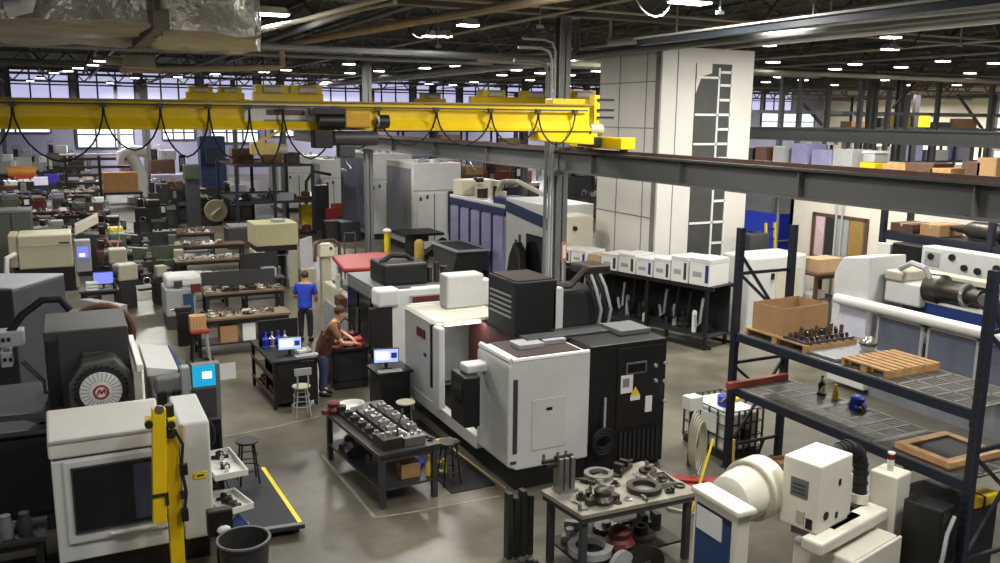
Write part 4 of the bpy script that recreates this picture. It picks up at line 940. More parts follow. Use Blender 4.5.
# ---------------------------------------------------------------- dark machine with the tool magazine
t = thing('machining_center', 'dark charcoal machine with a round white tool magazine bearing a red emblem', 'machine', (-0.4, 13.6, 0))
slab(t, 'bed', CHAR, -2.4, 12.6, 0, 0.58, 15.0, 1.45, 0.02)
slab(t, 'bed_cover', mat('near_black', (28, 28, 30), 0.55), -2.2, 12.55, 0.3, -0.5, 12.6, 1.35)
q = MB(t); q.bar((-1.6, 12.5, 1.72), (-0.1, 12.5, 1.66), 0.08); q.build('frame_rail', DGREY, t)
q = MB(t); q.bar((-1.6, 12.5, 1.48), (-0.1, 12.5, 1.45), 0.06); q.build('frame_rail', DGREY, t)
q = MB(t); q.bar((-0.75, 12.5, 1.68), (-0.35, 12.5, 1.47), 0.05); q.build('frame_brace', DGREY, t)
q = MB(t); q.bar((-0.35, 12.5, 1.68), (-0.7, 12.5, 1.47), 0.05); q.build('frame_brace', DGREY, t)
c = slab(t, 'electrical_cabinet', mat('charcoal_panel', (56, 54, 52), 0.55, var=0.1), -0.46, 13.2, 1.45, 0.62, 14.5, 2.62, 0.02)
slab(t, 'cabinet_seam', BLACK, -0.3, 13.19, 1.5, -0.285, 13.2, 2.55, 0, c)
slab(t, 'cabinet_hood', DGREY, 0.0, 13.12, 2.2, 0.3, 13.2, 2.3, 0.01, c)
slab(t, 'cabinet_side_door', mat('black_panel', (22, 22, 24), 0.45), -0.44, 13.18, 1.55, -0.31, 13.2, 2.5, 0.005, c)
mz = Vector((0.2, 12.75, 1.83))
q = MB(t); poly = [(mz.x-0.4, 1.36), (mz.x-0.4, 1.95), (mz.x-0.22, 2.22), (mz.x+0.2, 2.26), (mz.x+0.4, 2.0), (mz.x+0.48, 1.76), (mz.x+0.5, 1.36)]
q.prism(poly, 'y', 12.82, 13.3); hs = q.build('magazine_housing', mat('housing_grey', (78, 76, 72), 0.5, var=0.1), t, 0.03)
q = MB(t); n = 28; pl = []
for i in range(n*2): r = 0.355 if i % 2 else 0.31; a = PI*i/n; pl.append((mz.x+r*math.cos(a), mz.z+r*math.sin(a)))
q.prism(pl, 'y', 12.76, 12.84); q.build('magazine_ring', BLACK, t)
q = MB(t); q.lathe([(0, -0.02), (0.12, -0.02), (0.27, 0.0), (0.27, 0.03), (0, 0.03)], (mz.x, 12.74, mz.z), 'y', 28); wh = q.build('magazine_disc', PLASTIC, t)
q = MB(t)
for i in range(26):
    a = 2*PI*i/26; q.bar((mz.x+0.14*math.cos(a), 12.72, mz.z+0.14*math.sin(a)), (mz.x+0.265*math.cos(a), 12.735, mz.z+0.265*math.sin(a)), 0.012)
q.build('fin', LGREY, wh)
q = MB(t); q.torus((mz.x, 12.705, mz.z), 0.088, 0.016, 'y', 24, 6); q.build('emblem_ring', RED, wh)
q = MB(t); q.lathe([(0, 0), (0.085, 0), (0.085, 0.012), (0, 0.012)], (mz.x, 12.705, mz.z), 'y', 20); q.build('emblem_field', PLASTIC, wh)
q = MB(t)
for a, b_ in (((-0.055, -0.035), (-0.015, 0.04)), ((-0.015, 0.04), (0.0, -0.025)), ((0.0, -0.025), (0.045, 0.04)), ((0.045, 0.04), (0.055, -0.03))):
    q.bar((mz.x+a[0], 12.70, mz.z+a[1]), (mz.x+b_[0], 12.70, mz.z+b_[1]), 0.02, 0.02)
q.build('emblem_mark', RED, wh)
q = MB(t); q.tube([onz(3, 350, 2.2)+Vector((0, 1.2, 0)), ony(8, 335, 13.6), ony(22, 315, 13.6), ony(42, 300, 13.6), ony(60, 299, 13.6), ony(70, 310, 13.6)], 0.055, 9); q.build('cable_hose', RUBBER, t)
for k, (a0, b0, a1, b1) in enumerate(((0, 353, 13, 367), (-2, 333, 25, 346))):
    x0, z0, x1, z1 = RY(13.5, a0, b0, a1, b1); slab(t, 'terminal_box', LGREY, x0, 13.5, z0, x1, 13.8, z1, 0.015)
    for j in range(2): slab(t, 'terminal_plug', BLACK, x0+0.03+0.07*j, 13.48, (z0+z1)/2-0.02, x0+0.07+0.07*j, 13.5, (z0+z1)/2+0.03)
q = MB(t); q.tube([(-0.75, 13.4, 2.2), (-0.5, 13.3, 1.9), (-0.5, 13.3, 1.75), (-0.3, 13.2, 1.72)], 0.03); q.build('cable_hose', DGREY, t)
slab(t, 'side_rail', PLASTIC, 0.66, 12.55, 2.1, 0.74, 14.4, 2.2, 0.01)
slab(t, 'side_panel', mat('pale_side_panel', (170, 166, 156), 0.5), 0.62, 12.55, 0.5, 0.72, 14.4, 2.1)

# dark grey enclosure behind it
A_, B_ = onz(12, 288, 2.5), onz(64, 273, 2.5); dv = Vector((-1.5, 0.6, 0))
t = thing('machine_enclosure', 'tall blue-grey box enclosure rising behind the dark hose, partly out of frame', 'enclosure', (A_.x, A_.y, 0))
q = MB(t); q.prism([(A_.x, A_.y), (B_.x, B_.y), (B_.x+dv.x, B_.y+dv.y), (A_.x+dv.x, A_.y+dv.y)], 'z', 0.0, 2.44); q.build('body', mat('enclosure_blue_grey', (62, 62, 70), 0.5), t, 0.02)
q = MB(t); q.prism([(A_.x, A_.y), (B_.x, B_.y), (B_.x+dv.x, B_.y+dv.y), (A_.x+dv.x, A_.y+dv.y)], 'z', 2.44, 2.5); q.build('roof', mat('enclosure_roof_grey', (140, 140, 146), 0.5), t, 0.02)
q = MB(t); q.torus((0.35, 16.6, 1.75), 0.5, 0.07, 'y'); q.build('guard_ring', BROWN, t)

# ---------------------------------------------------------------- second lathe with blue edge and cyan screen
t = thing('cnc_lathe', 'lathe with white blue-edged lid, its cyan screen facing the aisle', 'machine', (1.2, 13.2, 0))
slab(t, 'base', CHAR, 0.85, 12.6, 0, 1.4, 14.3, 0.5)
slab(t, 'body', LGREY, 0.85, 12.62, 0.5, 1.38, 14.3, 1.75, 0.03)
q = MB(t); q.prism([(0.8, 2.1), (1.22, 2.02), (1.22, 1.96), (0.8, 1.96)], 'y', 12.75, 14.2); q.build('lid', WHITE, t, 0.01)
q = MB(t); q.prism([(1.23, 2.03), (1.36, 1.8), (1.32, 1.76), (1.2, 1.96)], 'y', 12.75, 14.2); q.build('lid_edge', BLUE, t)
slab(t, 'cover', MGREY, 0.88, 12.5, 1.75, 1.3, 12.75, 1.98, 0.04)
slab(t, 'cover_slot', BLACK, 0.9, 12.48, 1.2, 1.02, 12.6, 1.8, 0.02); slab(t, 'cover_slot', BLACK, 1.1, 12.48, 1.2, 1.2, 12.6, 1.8, 0.02)
slab(t, 'spindle_post', LGREY, 1.22, 12.45, 1.3, 1.34, 12.62, 2.12, 0.02)
cp = slab(t, 'control_panel', MGREY, 1.36, 12.42, 1.3, 1.74, 12.6, 2.14, 0.015)
x0, z0, x1, z1 = RY(12.4, 192, 367, 216, 385); slab(t, 'screen', SCREENC, x0, 12.405, z0, x1, 12.42, z1, 0, cp)
slab(t, 'screen_window', SCREENW, x0+0.13, 12.40, z0+0.11, x1-0.05, 12.41, z1-0.09, 0, cp)
slab(t, 'keypad', DGREY, x0, 12.41, 1.36, x1, 12.42, z0-0.04, 0, cp)
slab(t, 'pedestal', BLACK, 1.42, 12.5, 0.2, 1.74, 12.8, 1.3, 0.02)
q = MB(t); q.tube([(1.45, 12.4, 1.25), (1.55, 12.35, 0.95), (1.68, 12.38, 1.1), (1.7, 12.42, 0.6)], 0.03); q.build('cable', RUBBER, t)
x0, z0, x1, z1 = RY(12.45, 218, 364, 236, 378); q = MB(); q.box(x0, 12.44, z0, x1, 12.445, z1); o = one(q, 'instruction_sheet', PAPER, 'white sheet clipped beside the cyan machine screen', 'paper')
# platform, stool, trays, barrel
t = thing('work_platform', 'low black work platform with a yellow edge, carrying the black stool', 'platform', (2.0, 12.1, 0))
q = MB(t); q.prism([(1.46, 11.1), (2.54, 10.98), (2.46, 13.2), (1.82, 13.2), (1.82, 12.3), (1.46, 12.3)], 'z', 0.1, 0.15); q.build('deck', mat('platform_mat', (44, 44, 50), 0.75, var=0.25), t)
q = MB(t); q.prism([(1.46, 11.1), (2.54, 10.98), (2.535, 11.06), (1.46, 11.18)], 'z', 0.15, 0.165); q.build('front_edge', MGREY, t)
q = MB(t); q.prism([(2.47, 11.05), (2.53, 11.05), (2.45, 13.2), (2.39, 13.2)], 'z', 0.15, 0.156); q.build('yellow_edge', YELLOW2, t)
for x in (1.6, 2.44):
    slab(t, 'runner', DSTEEL, x-0.05, 11.12, 0, x+0.05, 12.25 if x < 2 else 13.1, 0.1)
stool('black stool standing on the low black platform', (2.12, 12.75, 0.15), 0.66, BLACK, BLACK)
def parts_tray(label, loc, w_, d, rz, n, tilt=0):
    t = thing('parts_tray', label, 'tray', loc, rz)
    q = MB(); q.box(-w_/2, -d/2, 0, w_/2, d/2, 0.015)
    for x0, y0, x1, y1 in ((-w_/2, -d/2, w_/2, -d/2+0.015), (-w_/2, d/2-0.015, w_/2, d/2), (-w_/2, -d/2+0.015, -w_/2+0.015, d/2-0.015), (w_/2-0.015, -d/2+0.015, w_/2, d/2-0.015)): q.box(x0, y0, 0.015, x1, y1, 0.08)
    q.build('pan', PLASTIC, t); q = MB(); q.cyl((-w_/2+0.1, 0, -0.25), (-w_/2+0.1, 0, 0), 0.03); q.box(-w_/2-0.02, -0.03, -0.27, -w_/2+0.14, 0.03, -0.22); q.build('bracket', DGREY, t)
    return t
T1 = parts_tray('upper white tray of parts fixed to the end of the white lathe', (1.58, 11.45, 0.98), 0.42, 0.9, 0.1, 4)
scatter('the upper white tray at the lathe end', T1, -0.15, 0.15, -0.38, 0.38, 0.016, ['block', 'casting', 'toolholder'], 4, (0.8, 1.1), mats=(DSTEEL, BLACK, BRIGHT))
T2 = parts_tray('lower white tray of parts at the end of the white lathe', (1.58, 11.1, 0.58), 0.42, 0.6, 0.25, 4)
scatter('the lower white tray at the lathe end', T2, -0.15, 0.15, -0.24, 0.24, 0.016, ['block', 'casting'], 3, (0.8, 1.1), mats=(BRIGHT, DSTEEL))
for k in range(3):
    q = MB(); q.torus((0, 0, 0), 0.13+0.03*k, 0.018, 'x', 20, 6); one(q, 'hose_loop', RUBBER, 'black hose loop hung at the lathe end above the white tray', 'hose', (1.41+0.03*k, 11.8+0.1*k, 1.3), 0.2*k, 'hose loops at the lathe end')
t = thing('document_box', 'white and blue sheet box beside the platform and the black bin', 'box', (1.66, 10.75, 0))
q = MB(t); q.box(1.42, 10.68, 0.3, 1.8, 11.0, 0.34); q.build('white_sheet', PAPER, t); slab(t, 'holder', MGREY, 1.45, 10.7, 0, 1.75, 10.98, 0.3)
q = MB(t); q.prism([(1.5, 0.345), (1.8, 0.345), (1.66, 0.52)], 'y', 10.9, 10.92); q.build('blue_fold', BLUE, t)
t = thing('waste_barrel', 'open dark plastic barrel at the foot of the white lathe', 'barrel', (1.55, 9.85, 0))
q = MB(t); q.lathe([(0, 0), (0.25, 0), (0.29, 0.66), (0.315, 0.66), (0.315, 0.7), (0.28, 0.7), (0.24, 0.06), (0, 0.05)], (1.55, 9.85, 0), 'z', 28); q.build('barrel', mat('dark_barrel', (44, 44, 44), 0.55), t)
q = MB(t); q.torus((1.55, 9.85, 0.69), 0.3, 0.018, 'z', 32, 6); q.build('rim', MGREY, t)
t = thing('work_lamp', 'black boxy lamp with a round white bulb, leaning over the barrel rim', 'lamp', (1.3, 10.3, 0))
slab(t, 'lamp_box', BLACK, 1.2, 10.22, 0.6, 1.5, 10.36, 0.92, 0.02); slab(t, 'stand', BLACK, 1.3, 10.25, 0, 1.36, 10.32, 0.6)
q = MB(t); q.ball((1.38, 10.2, 0.68), 0.07, (1.2, 0.6, 0.8)); q.build('bulb', PLASTIC, t)
# dark shelf of cylinders in the corner
t = bench('parts_rack', 'low black rack holding dark cylinders in the lower corner beside the white lathe', 'rack', (-1.1, 11.0, 0), 1.15, 0.6, 0.78, CHAR, BLACK, 0, 0.3)
for k in range(5):
    q = MB(); x = -1.5+0.19*k; q.lathe([(0, 0), (0.075, 0), (0.085, 0.16), (0.06, 0.22), (0.06, 0.27), (0, 0.27)], (0, 0, 0), 'z', 14)
    one(q, 'tool_cylinder', MGREY if k % 2 else CHAR, '%s cylinder standing in the row on the low black rack' % ('grey' if k % 2 else 'charcoal'), 'cylinder', (x, 10.85, 0.78), 0, 'cylinders on the low rack %d' % (k % 2))
scatter('the lower shelf of the low black corner rack', t, -0.45, 0.45, -0.2, 0.2, 0.3, ['casting', 'block', 'gear'], 5, (0.9, 1.2), mats=(DSTEEL, BROWN, CHAR))
# ---------------------------------------------------------------- white robot-like milling head, lower right
t = thing('boring_machine', 'white milling head with round motor and ribbed black hose, ahead of the pallet rack', 'machine', (7.31, 6.6, 0), math.radians(13))
WW = mat('warm_machine_white', (224, 220, 204), 0.4, var=0.06)
q = MB(); q.box(0, 0, 0.98, 0.68, 0.48, 1.8); bx = q.build('gear_box', WW, t, 0.02)
q = MB(); q.box(-0.012, 0.14, 1.36, 0.0, 0.36, 1.58); q.build('rating_plate', MGREY, bx)
q = MB()
for k in range(3): q.box(-0.016, 0.17, 1.42+k*0.05, -0.012, 0.33, 1.40+k*0.05)
q.build('plate_print', DGREY, bx)
q = MB(); q.cyl((0.17, -0.012, 1.17), (0.17, 0.0, 1.17), 0.05); q.build('round_emblem', BLACK, bx)
for x, z in ((0.4, 1.48), (0.38, 1.08)): q = MB(); q.box(x, -0.012, z, x+0.04, 0, z+0.07); q.build('slot', BLACK, bx)
q = MB(); q.box(-0.012, 0.06, 1.02, 0, 0.14, 1.14); q.build('slot', BLACK, bx)
q = MB(); q.box(-0.02, 0.16, 1.06, 0, 0.26, 1.2); q.build('side_latch', CREAM2, bx)
q = MB(); q.lathe([(0, -0.62), (0.18, -0.62), (0.27, -0.57), (0.3, -0.4), (0.31, -0.2), (0.37, -0.18), (0.37, 0.1), (0, 0.1)], (0.04, 0.82, 1.27), 'x', 28); q.build('motor', WW, t)
q = MB(); q.torus((-0.14, 0.82, 1.27), 0.34, 0.03, 'x', 28, 8); q.build('motor_flange', CREAM2, t)
q = MB(); q.box(0.68, 0.05, 0.98, 0.82, 0.12, 1.5); q.build('rib_plate', WW, t, 0.01)
q = MB(); q.box(-0.15, -0.16, 0.82, 1.35, 0.1, 0.98); q.build('cross_arm', WW, t, 0.03)
q = MB(); q.box(0.2, -0.35, 0.0, 1.25, 0.4, 0.74); q.build('column_base', WW, t, 0.03)
q = MB(); q.box(0.3, -0.05, 0.74, 0.9, 0.5, 0.98); q.build('saddle', MGREY, t)
q = MB(); pts = [(0.66, 0.3, 1.58), (0.82, 0.26, 1.72), (0.98, 0.22, 1.74), (1.14, 0.18, 1.64), (1.2, 0.16, 1.45), (1.2, 0.15, 1.12)]
q.tube(pts, 0.085, 12); hz = q.build('ribbed_hose', mat('ribbed_hose_black', (34, 34, 36), 0.6), t)
q = MB()
for k in range(14):
    u = k/13.0*5; i = min(4, int(u)); p = Vector(pts[i]).lerp(Vector(pts[i+1]), u-i); dd = (Vector(pts[i+1])-Vector(pts[i])).normalized()*0.015
    q.cyl(p-dd, p+dd, 0.095, n=12)
q.build('rib', RUBBER, hz)
q = MB(); q.cyl((1.2, 0.15, 1.0), (1.2, 0.15, 1.12), 0.11); q.build('hose_collar', WW, t)
q = MB(); q.box(1.0, 0.1, 0.9, 1.34, 0.3, 1.0); q.build('hose_base', BLACK, t)
q = MB(); q.box(1.42, -0.2, 0.3, 1.78, 0.15, 1.36); cb = q.build('white_cabinet', WW, t, 0.02)
q = MB(); q.cyl((1.58, -0.02, 1.36), (1.58, -0.02, 1.44), 0.035); lt = q.build('stack_light', CREAM, t)
q = MB(); q.cyl((1.58, -0.02, 1.44), (1.58, -0.02, 1.51), 0.042); q.build('clear_lens', PLASTIC, lt)
q = MB(); q.cyl((1.58, -0.02, 1.51), (1.58, -0.02, 1.58), 0.042); q.build('red_lens', mat('dark_red_lens', (110, 26, 22), 0.25), lt)
q = MB(); q.cyl((1.58, -0.02, 1.58), (1.58, -0.02, 1.60), 0.044); q.build('lens_cap', PLASTIC, lt)
q = MB(); q.box(1.45, -0.75, 0.0, 1.78, -0.28, 1.12); bc = q.build('black_cabinet', BLACK, t, 0.02)
q = MB(); q.tube([(1.35, -0.78, 0.2), (1.4, -0.82, 0.6), (1.5, -0.8, 0.85), (1.7, -0.78, 1.0)], 0.025); q.build('white_hose', LGREY, t)
q = MB(); q.box(0.2, -0.38, 0.0, 1.3, -0.34, 0.72); q.build('front_guard', WW, t, 0.015)
# blue panel stand
t = thing('machine_console', 'blue panel in a cream frame with a white notice, beside the white milling head', 'panel', (5.9, 6.5, 0))
slab(t, 'frame', WW, 5.78, 6.22, 0, 5.95, 6.9, 1.72, 0.015)
slab(t, 'top_cap', WW, 5.75, 6.18, 1.68, 6.0, 6.93, 1.75, 0.02)
slab(t, 'blue_face', mat('panel_blue', (22, 62, 110), 0.4), 5.765, 6.3, 0.1, 5.785, 6.84, 1.6)
slab(t, 'notice', PAPER, 5.755, 6.42, 1.32, 5.767, 6.82, 1.58)
slab(t, 'meter_strip', BLACK, 5.757, 6.3, 1.55, 5.767, 6.8, 1.6)
slab(t, 'side_latch', LGREY, 5.86, 6.2, 0.9, 5.92, 6.22, 1.1)

# ---------------------------------------------------------------- pallet rack
P0, P1 = 6.22, 10.4
def upright(y, lab):
    t = thing('rack_upright', lab, 'rack frame', (9.93, y, 0))
    for x in (9.35, 10.45):
        slab(t, 'post', NAVY, x-0.05, y-0.05, 0, x+0.05, y+0.05, 3.95)
        slab(t, 'foot_plate', NAVY, x-0.09, y-0.09, 0, x+0.09, y+0.09, 0.015)
        q = MB(t)
        for k in range(36): q.box(x-0.053, y-0.02, 0.3+k*0.1, x+0.053, y+0.02, 0.35+k*0.1)
        q.build('slot', BLACK, t)
    for z in (0.35, 1.75, 3.2): slab(t, 'cross_bar', NAVY, 9.4, y-0.02, z, 10.4, y+0.02, z+0.05)
    for a, b_ in ((0.4, 1.7), (1.7, 0.9), (3.2, 2.4), (3.5, 2.3)):
        q = MB(t); q.bar((9.4, y, a), (10.4, y, b_), 0.04); q.build('diagonal_brace', NAVY, t)
    return t
upright(P1, 'slotted navy rack frame beside the blue and white liquid tote')
upright(P0, 'tall slotted navy rack frame close up, with the yellow box behind')
def beam(x, z, lab):
    t = thing('rack_beam', lab, 'rack beam', (x, (P0+P1)/2, z))
    slab(t, 'beam', NAVY, x-0.03, P0+0.06, z-0.12, x+0.03, P1-0.06, z)
    slab(t, 'end_plate', NAVY, x-0.04, P0+0.05, z-0.2, x+0.04, P0+0.07, z+0.02); slab(t, 'end_plate', NAVY, x-0.04, P1-0.07, z-0.2, x+0.04, P1-0.05, z+0.02)
for z, n in ((2.27, 'upper'), (1.38, 'lower')):
    beam(9.35, z, 'front navy beam of the %s rack shelf' % n); beam(10.45, z, 'rear navy beam of the %s rack shelf' % n)
MESHD = mat('grey_shelf_plate', (112, 112, 108), 0.5, 0.3)
def deck(y0, y1, z, lab, name='mesh_deck'):
    t = thing(name, lab, 'shelf deck', (9.9, (y0+y1)/2, z))
    q = MB(t); n = 5
    for x in (9.36, 9.72, 10.08, 10.44): q.box(x-0.02, y0, z, x+0.02, y1, z+0.02)
    for k in range(n+1): yy = y0+(y1-y0)*k/n; q.box(9.36, yy-0.02, z, 10.44, yy+0.02, z+0.02)
    q.build('frame', MESHD, t)
    q = MB(t)
    for k in range(34): xx = 9.38+k*0.0315; q.box(xx-0.006, y0+0.02, z+0.004, xx+0.006, y1-0.02, z+0.016)
    for k in range(int((y1-y0)/0.06)): yy = y0+0.03+k*0.06; q.box(9.38, yy-0.006, z+0.004, 10.42, yy+0.006, z+0.016)
    q.build('wire_mesh', mat('galvanised_wire', (120, 118, 112), 0.45, 0.4), t)
for z, n in ((2.27, 'upper'), (1.38, 'lower')):
    for k, (a, b_) in enumerate(((6.3, 7.62), (7.66, 8.98), (9.02, 10.33))):
        deck(a, b_, z, 'wire deck of the %s rack shelf, %s' % (n, ('at the end by the yellow box', 'in the middle of the bay', 'at the end by the liquid tote')[k]))
def pallet(label, x0, x1, y0, y1, z, n=7):
    t = thing('wooden_pallet', label, 'pallet', ((x0+x1)/2, (y0+y1)/2, z))
    for k in range(3):
        y = y0+(y1-y0)*k/2; q = MB(t); q.box(x0, max(y0, y-0.05), z, x1, min(y1, y+0.05), z+0.09); q.build('stringer', WOOD, t)
    q = MB(t)
    for k in range(n): x = x0+(x1-x0-0.09)*k/(n-1); q.box(x, y0, z+0.09, x+0.09, y1, z+0.11)
    q.build('plank', WOOD, t)
    return z+0.11
pallet('pale wooden pallet at the tote end of the upper rack shelf', 9.38, 10.42, 8.95, 10.2, 2.29)
zz = pallet('empty slatted wooden pallet beside the steel plate on the upper rack shelf', 9.4, 10.42, 7.55, 8.3, 2.29, 8)
carton('large open-topped cardboard box on the upper rack shelf', (9.95, 9.85, 2.40), 0.98, 0.62, 0.42, CARD, 0.06, None, openb=True)
q = MB(); q.box(9.42, 8.42, 2.295, 10.4, 8.92, 2.33); one(q, 'steel_plate', MGREY, 'flat grey steel plate lying between the two rack pallets', 'plate')
t = thing('parts_board', 'dark board of small upright machined pins beside the open cardboard box', 'board', (9.9, 9.2, 2.40))
slab(t, 'board', DGREY, 9.42, 8.98, 2.40, 10.4, 9.44, 2.43)
k = 0
for i in range(9):
    for j in range(4):
        x, y = 9.5+i*0.1, 9.04+j*0.11; q = MB(t); q.cyl((x, y, 2.43), (x, y, 2.49+0.05*((i*j) % 3)), 0.022+0.008*((i+j) % 2), n=8); q.build('pin', DSTEEL if (i+j) % 3 else BROWN, t)
t = thing('casting', 'shiny round casting standing on the grey plate of the upper rack shelf', 'casting', (10.25, 8.6, 2.33))
q = MB(t); q.lathe([(0, 0), (0.09, 0), (0.11, 0.05), (0.09, 0.16), (0.05, 0.2), (0, 0.2)], (10.25, 8.6, 2.33), 'z', 16); q.build('body', BRIGHT, t)
q = MB(t); q.torus((10.25, 8.6, 2.43), 0.11, 0.02, 'z'); q.build('collar', DSTEEL, t)
t = thing('framed_tray', 'wooden frame tray with a black insert on the lower rack shelf', 'tray', (9.95, 6.95, 1.4))
q = MB(t)
for x0, y0, x1, y1 in ((9.42, 6.55, 10.4, 6.67), (9.42, 7.23, 10.4, 7.35), (9.42, 6.67, 9.54, 7.23), (10.28, 6.67, 10.4, 7.23)): q.box(x0, y0, 1.40, x1, y1, 1.48)
q.build('wood_rim', mat('pale_wood', (196, 158, 112), 0.75, var=0.2, scale=9), t, 0.008); slab(t, 'insert', CHAR, 9.54, 6.67, 1.40, 10.28, 7.23, 1.45)
slab(t, 'base_board', BROWN, 9.4, 6.53, 1.385, 10.42, 7.37, 1.40); t.location.z += 0.018
t = thing('battery_box', 'yellow box on the floor-level stack behind the close rack frame', 'box', (9.95, 6.45, 0))
slab(t, 'body', YELLOW, 9.7, 6.35, 0.92, 10.15, 6.55, 1.06, 0.02); slab(t, 'strap', BLACK, 9.85, 6.34, 0.92, 9.88, 6.56, 1.065); slab(t, 'end_cap', YELLOW2, 10.15, 6.38, 0.94, 10.2, 6.52, 1.04)
slab(t, 'stand', CHAR, 9.7, 6.36, 0, 10.15, 6.54, 0.92)
q = MB(); q.box(9.5, 6.75, 0.78, 10.4, 7.35, 0.86); q.box(9.55, 6.8, 0, 10.35, 7.3, 0.78); one(q, 'steel_cabinet', DGREY, 'dark low cabinet beneath the wooden frame tray', 'cabinet', bevel=0.02)
q = MB(); q.tube([(9.5, 7.3, 0.94), (9.75, 7.35, 1.1), (10.1, 7.2, 1.08), (10.3, 7.0, 0.92)], 0.06); one(q, 'bent_pipe', DSTEEL, 'dark bent pipe lying on the low cabinet under the wooden frame tray', 'pipe')
q = MB(); q.box(9.42, 7.6, 0.0, 10.4, 8.6, 0.42); one(q, 'grey_crate', LGREY, 'pale grey crate on the floor under the rack', 'crate', bevel=0.02)
q = MB(); q.bar((9.15, 10.27, 1.45), (10.4, 10.28, 1.45), 0.09, 0.1); one(q, 'red_beam', mat('faded_red_beam', (150, 70, 58), 0.6), 'faded red beam lying across the lower rack shelf by the liquid tote', 'beam')
for px, py, kk, mm, sc, lab in ((838, 398, 'bottle', YELLOW, 1.1, 'yellow bottle on the lower rack shelf'), (832, 392, 'bottle', CREAM, 1.2, 'cream bottle behind the yellow one on the lower rack shelf'),
    (866, 405, 'casting', BLUE2, 1.2, 'vivid blue pump casting on the lower rack shelf'), (876, 402, 'block', BLUE, 1.2, 'blue block beside the blue pump casting'), (852, 388, 'toolholder', DSTEEL, 1.4, 'dark tool holder behind the blue pump on the lower rack shelf'), (890, 402, 'shaft', DSTEEL, 1.2, 'dark shaft beside the blue pump on the lower rack shelf')):
    p = onz(px, py, 1.42); p.x = min(max(p.x, 9.5), 10.3); p.z = 1.402; place_part(kk, mm, p, 0.7, lab, None, sc)
# ---------------------------------------------------------------- liquid tote, hoses, pallet truck
t = thing('liquid_tote', 'caged white liquid tote with blue cap, at the foot of the rack frame', 'tote', (9.0, 10.7, 0))
q = MB(t); q.box(8.4, 10.55, 0.16, 9.25, 11.35, 1.06); q.build('tank', PLASTIC, t, 0.06)
q = MB(t)
for k in range(7):
    x = 8.36+k*0.155
    for y in (10.53, 11.37): q.box(x-0.012, y-0.012, 0.14, x+0.012, y+0.012, 1.1)
for k in range(6):
    y = 10.53+k*0.168
    for x in (8.36, 9.29): q.box(x-0.012, y-0.012, 0.14, x+0.012, y+0.012, 1.1)
for z in (0.2, 0.5, 0.8, 1.1):
    q.box(8.35, 10.52, z-0.012, 9.3, 10.54, z+0.012); q.box(8.35, 11.36, z-0.012, 9.3, 11.38, z+0.012); q.box(8.35, 10.52, z-0.012, 8.37, 11.38, z+0.012); q.box(9.28, 10.52, z-0.012, 9.3, 11.38, z+0.012)
q.build('cage_grating', DGREY, t)
slab(t, 'skid', DSTEEL, 8.36, 10.53, 0, 9.29, 11.37, 0.14)
q = MB(t); q.cyl((8.72, 10.85, 1.06), (8.72, 10.85, 1.28), 0.12); q.build('blue_pump', BLUE2, t)
q = MB(t); q.tube([(8.72, 10.85, 1.25), (8.62, 10.75, 1.33), (8.4, 10.7, 1.25)], 0.03); q.build('pump_pipe', DSTEEL, t)
slab(t, 'yellow_cap', YELLOW, 9.0, 10.9, 1.06, 9.2, 11.1, 1.15, 0.02); slab(t, 'label_plate', PAPER, 8.33, 10.7, 0.55, 8.35, 11.0, 0.95)
slab(t, 'valve', BLACK, 8.75, 10.46, 0.4, 8.85, 10.54, 0.7)
t.location = (10.01, 10.82, 0); t.scale = (0.85, 1.3, 0.76)
t = thing('meter_box', 'small white meter box on a post beside the hose coil', 'box', (8.1, 10.6, 0))
slab(t, 'box', PLASTIC, 7.98, 10.5, 0.98, 8.24, 10.72, 1.2, 0.01); slab(t, 'post', DGREY, 8.08, 10.58, 0, 8.14, 10.64, 0.98); t.location = (8.82, 10.7, 0)
HC = mat('pale_hose', (176, 172, 150), 0.5)
for k in range(5):
    q = MB(); q.torus((0, 0, 0), 0.3, 0.016, 'y', 28, 7)
    o = one(q, 'hose_coil', HC, 'pale hose coil hanging beside the liquid tote', 'hose', (8.62+0.02*k, 10.2+0.065*k, 0.5+0.02*k), 0.5, 'hose coils by the tote'); o.scale = (0.75, 1, 1.5)
q = MB(); q.tube([(8.6, 10.2, 0.1), (8.2, 10.1, 0.03), (7.7, 9.9, 0.03), (7.5, 9.5, 0.03), (7.8, 9.1, 0.03)], 0.022); one(q, 'loose_hose', HC, 'loose pale hose trailing on the floor from the coils', 'hose')
t = thing('pallet_truck', 'red pallet truck fork lying on the floor ahead of the liquid tote', 'pallet truck', (8.4, 9.5, 0))
q = MB(t); q.bar((7.75, 10.0, 0.1), (8.7, 9.35, 0.1), 0.18, 0.12); q.build('fork', RED, t, 0.01)
q = MB(t); q.bar((8.0, 10.2, 0.1), (8.95, 9.55, 0.1), 0.18, 0.12); q.build('fork', RED, t, 0.01)
q = MB(t); q.bar((8.75, 9.3, 0.2), (9.0, 9.6, 0.2), 0.2, 0.35); q.build('pump_body', MAROON, t, 0.02)
q = MB(t); q.cyl((8.9, 9.4, 0.3), (8.85, 9.1, 1.0), 0.02); q.build('handle', BLACK, t)
q = MB(); q.cyl((7.35, 8.9, 0.02), (7.95, 9.15, 1.15), 0.018); one(q, 'yellow_pole', YELLOW2, 'yellow pole leaning between the steel table and the blue panel', 'pole')
q = MB(); q.cyl((8.35, 9.15, 0.02), (8.38, 9.2, 1.05), 0.02); one(q, 'yellow_pole', mat('pole_tan_yellow', (176, 150, 60), 0.5), 'tan-yellow pole upright before the liquid tote', 'pole')
t = thing('yellow_bag', 'crumpled yellow rag hanging on the leaning yellow pole', 'rag', (7.5, 8.75, 0))
q = MB(t); q.ball((7.55, 8.78, 0.4), 0.12, (0.7, 0.5, 1.3)); q.build('rag', YELLOW2, t)
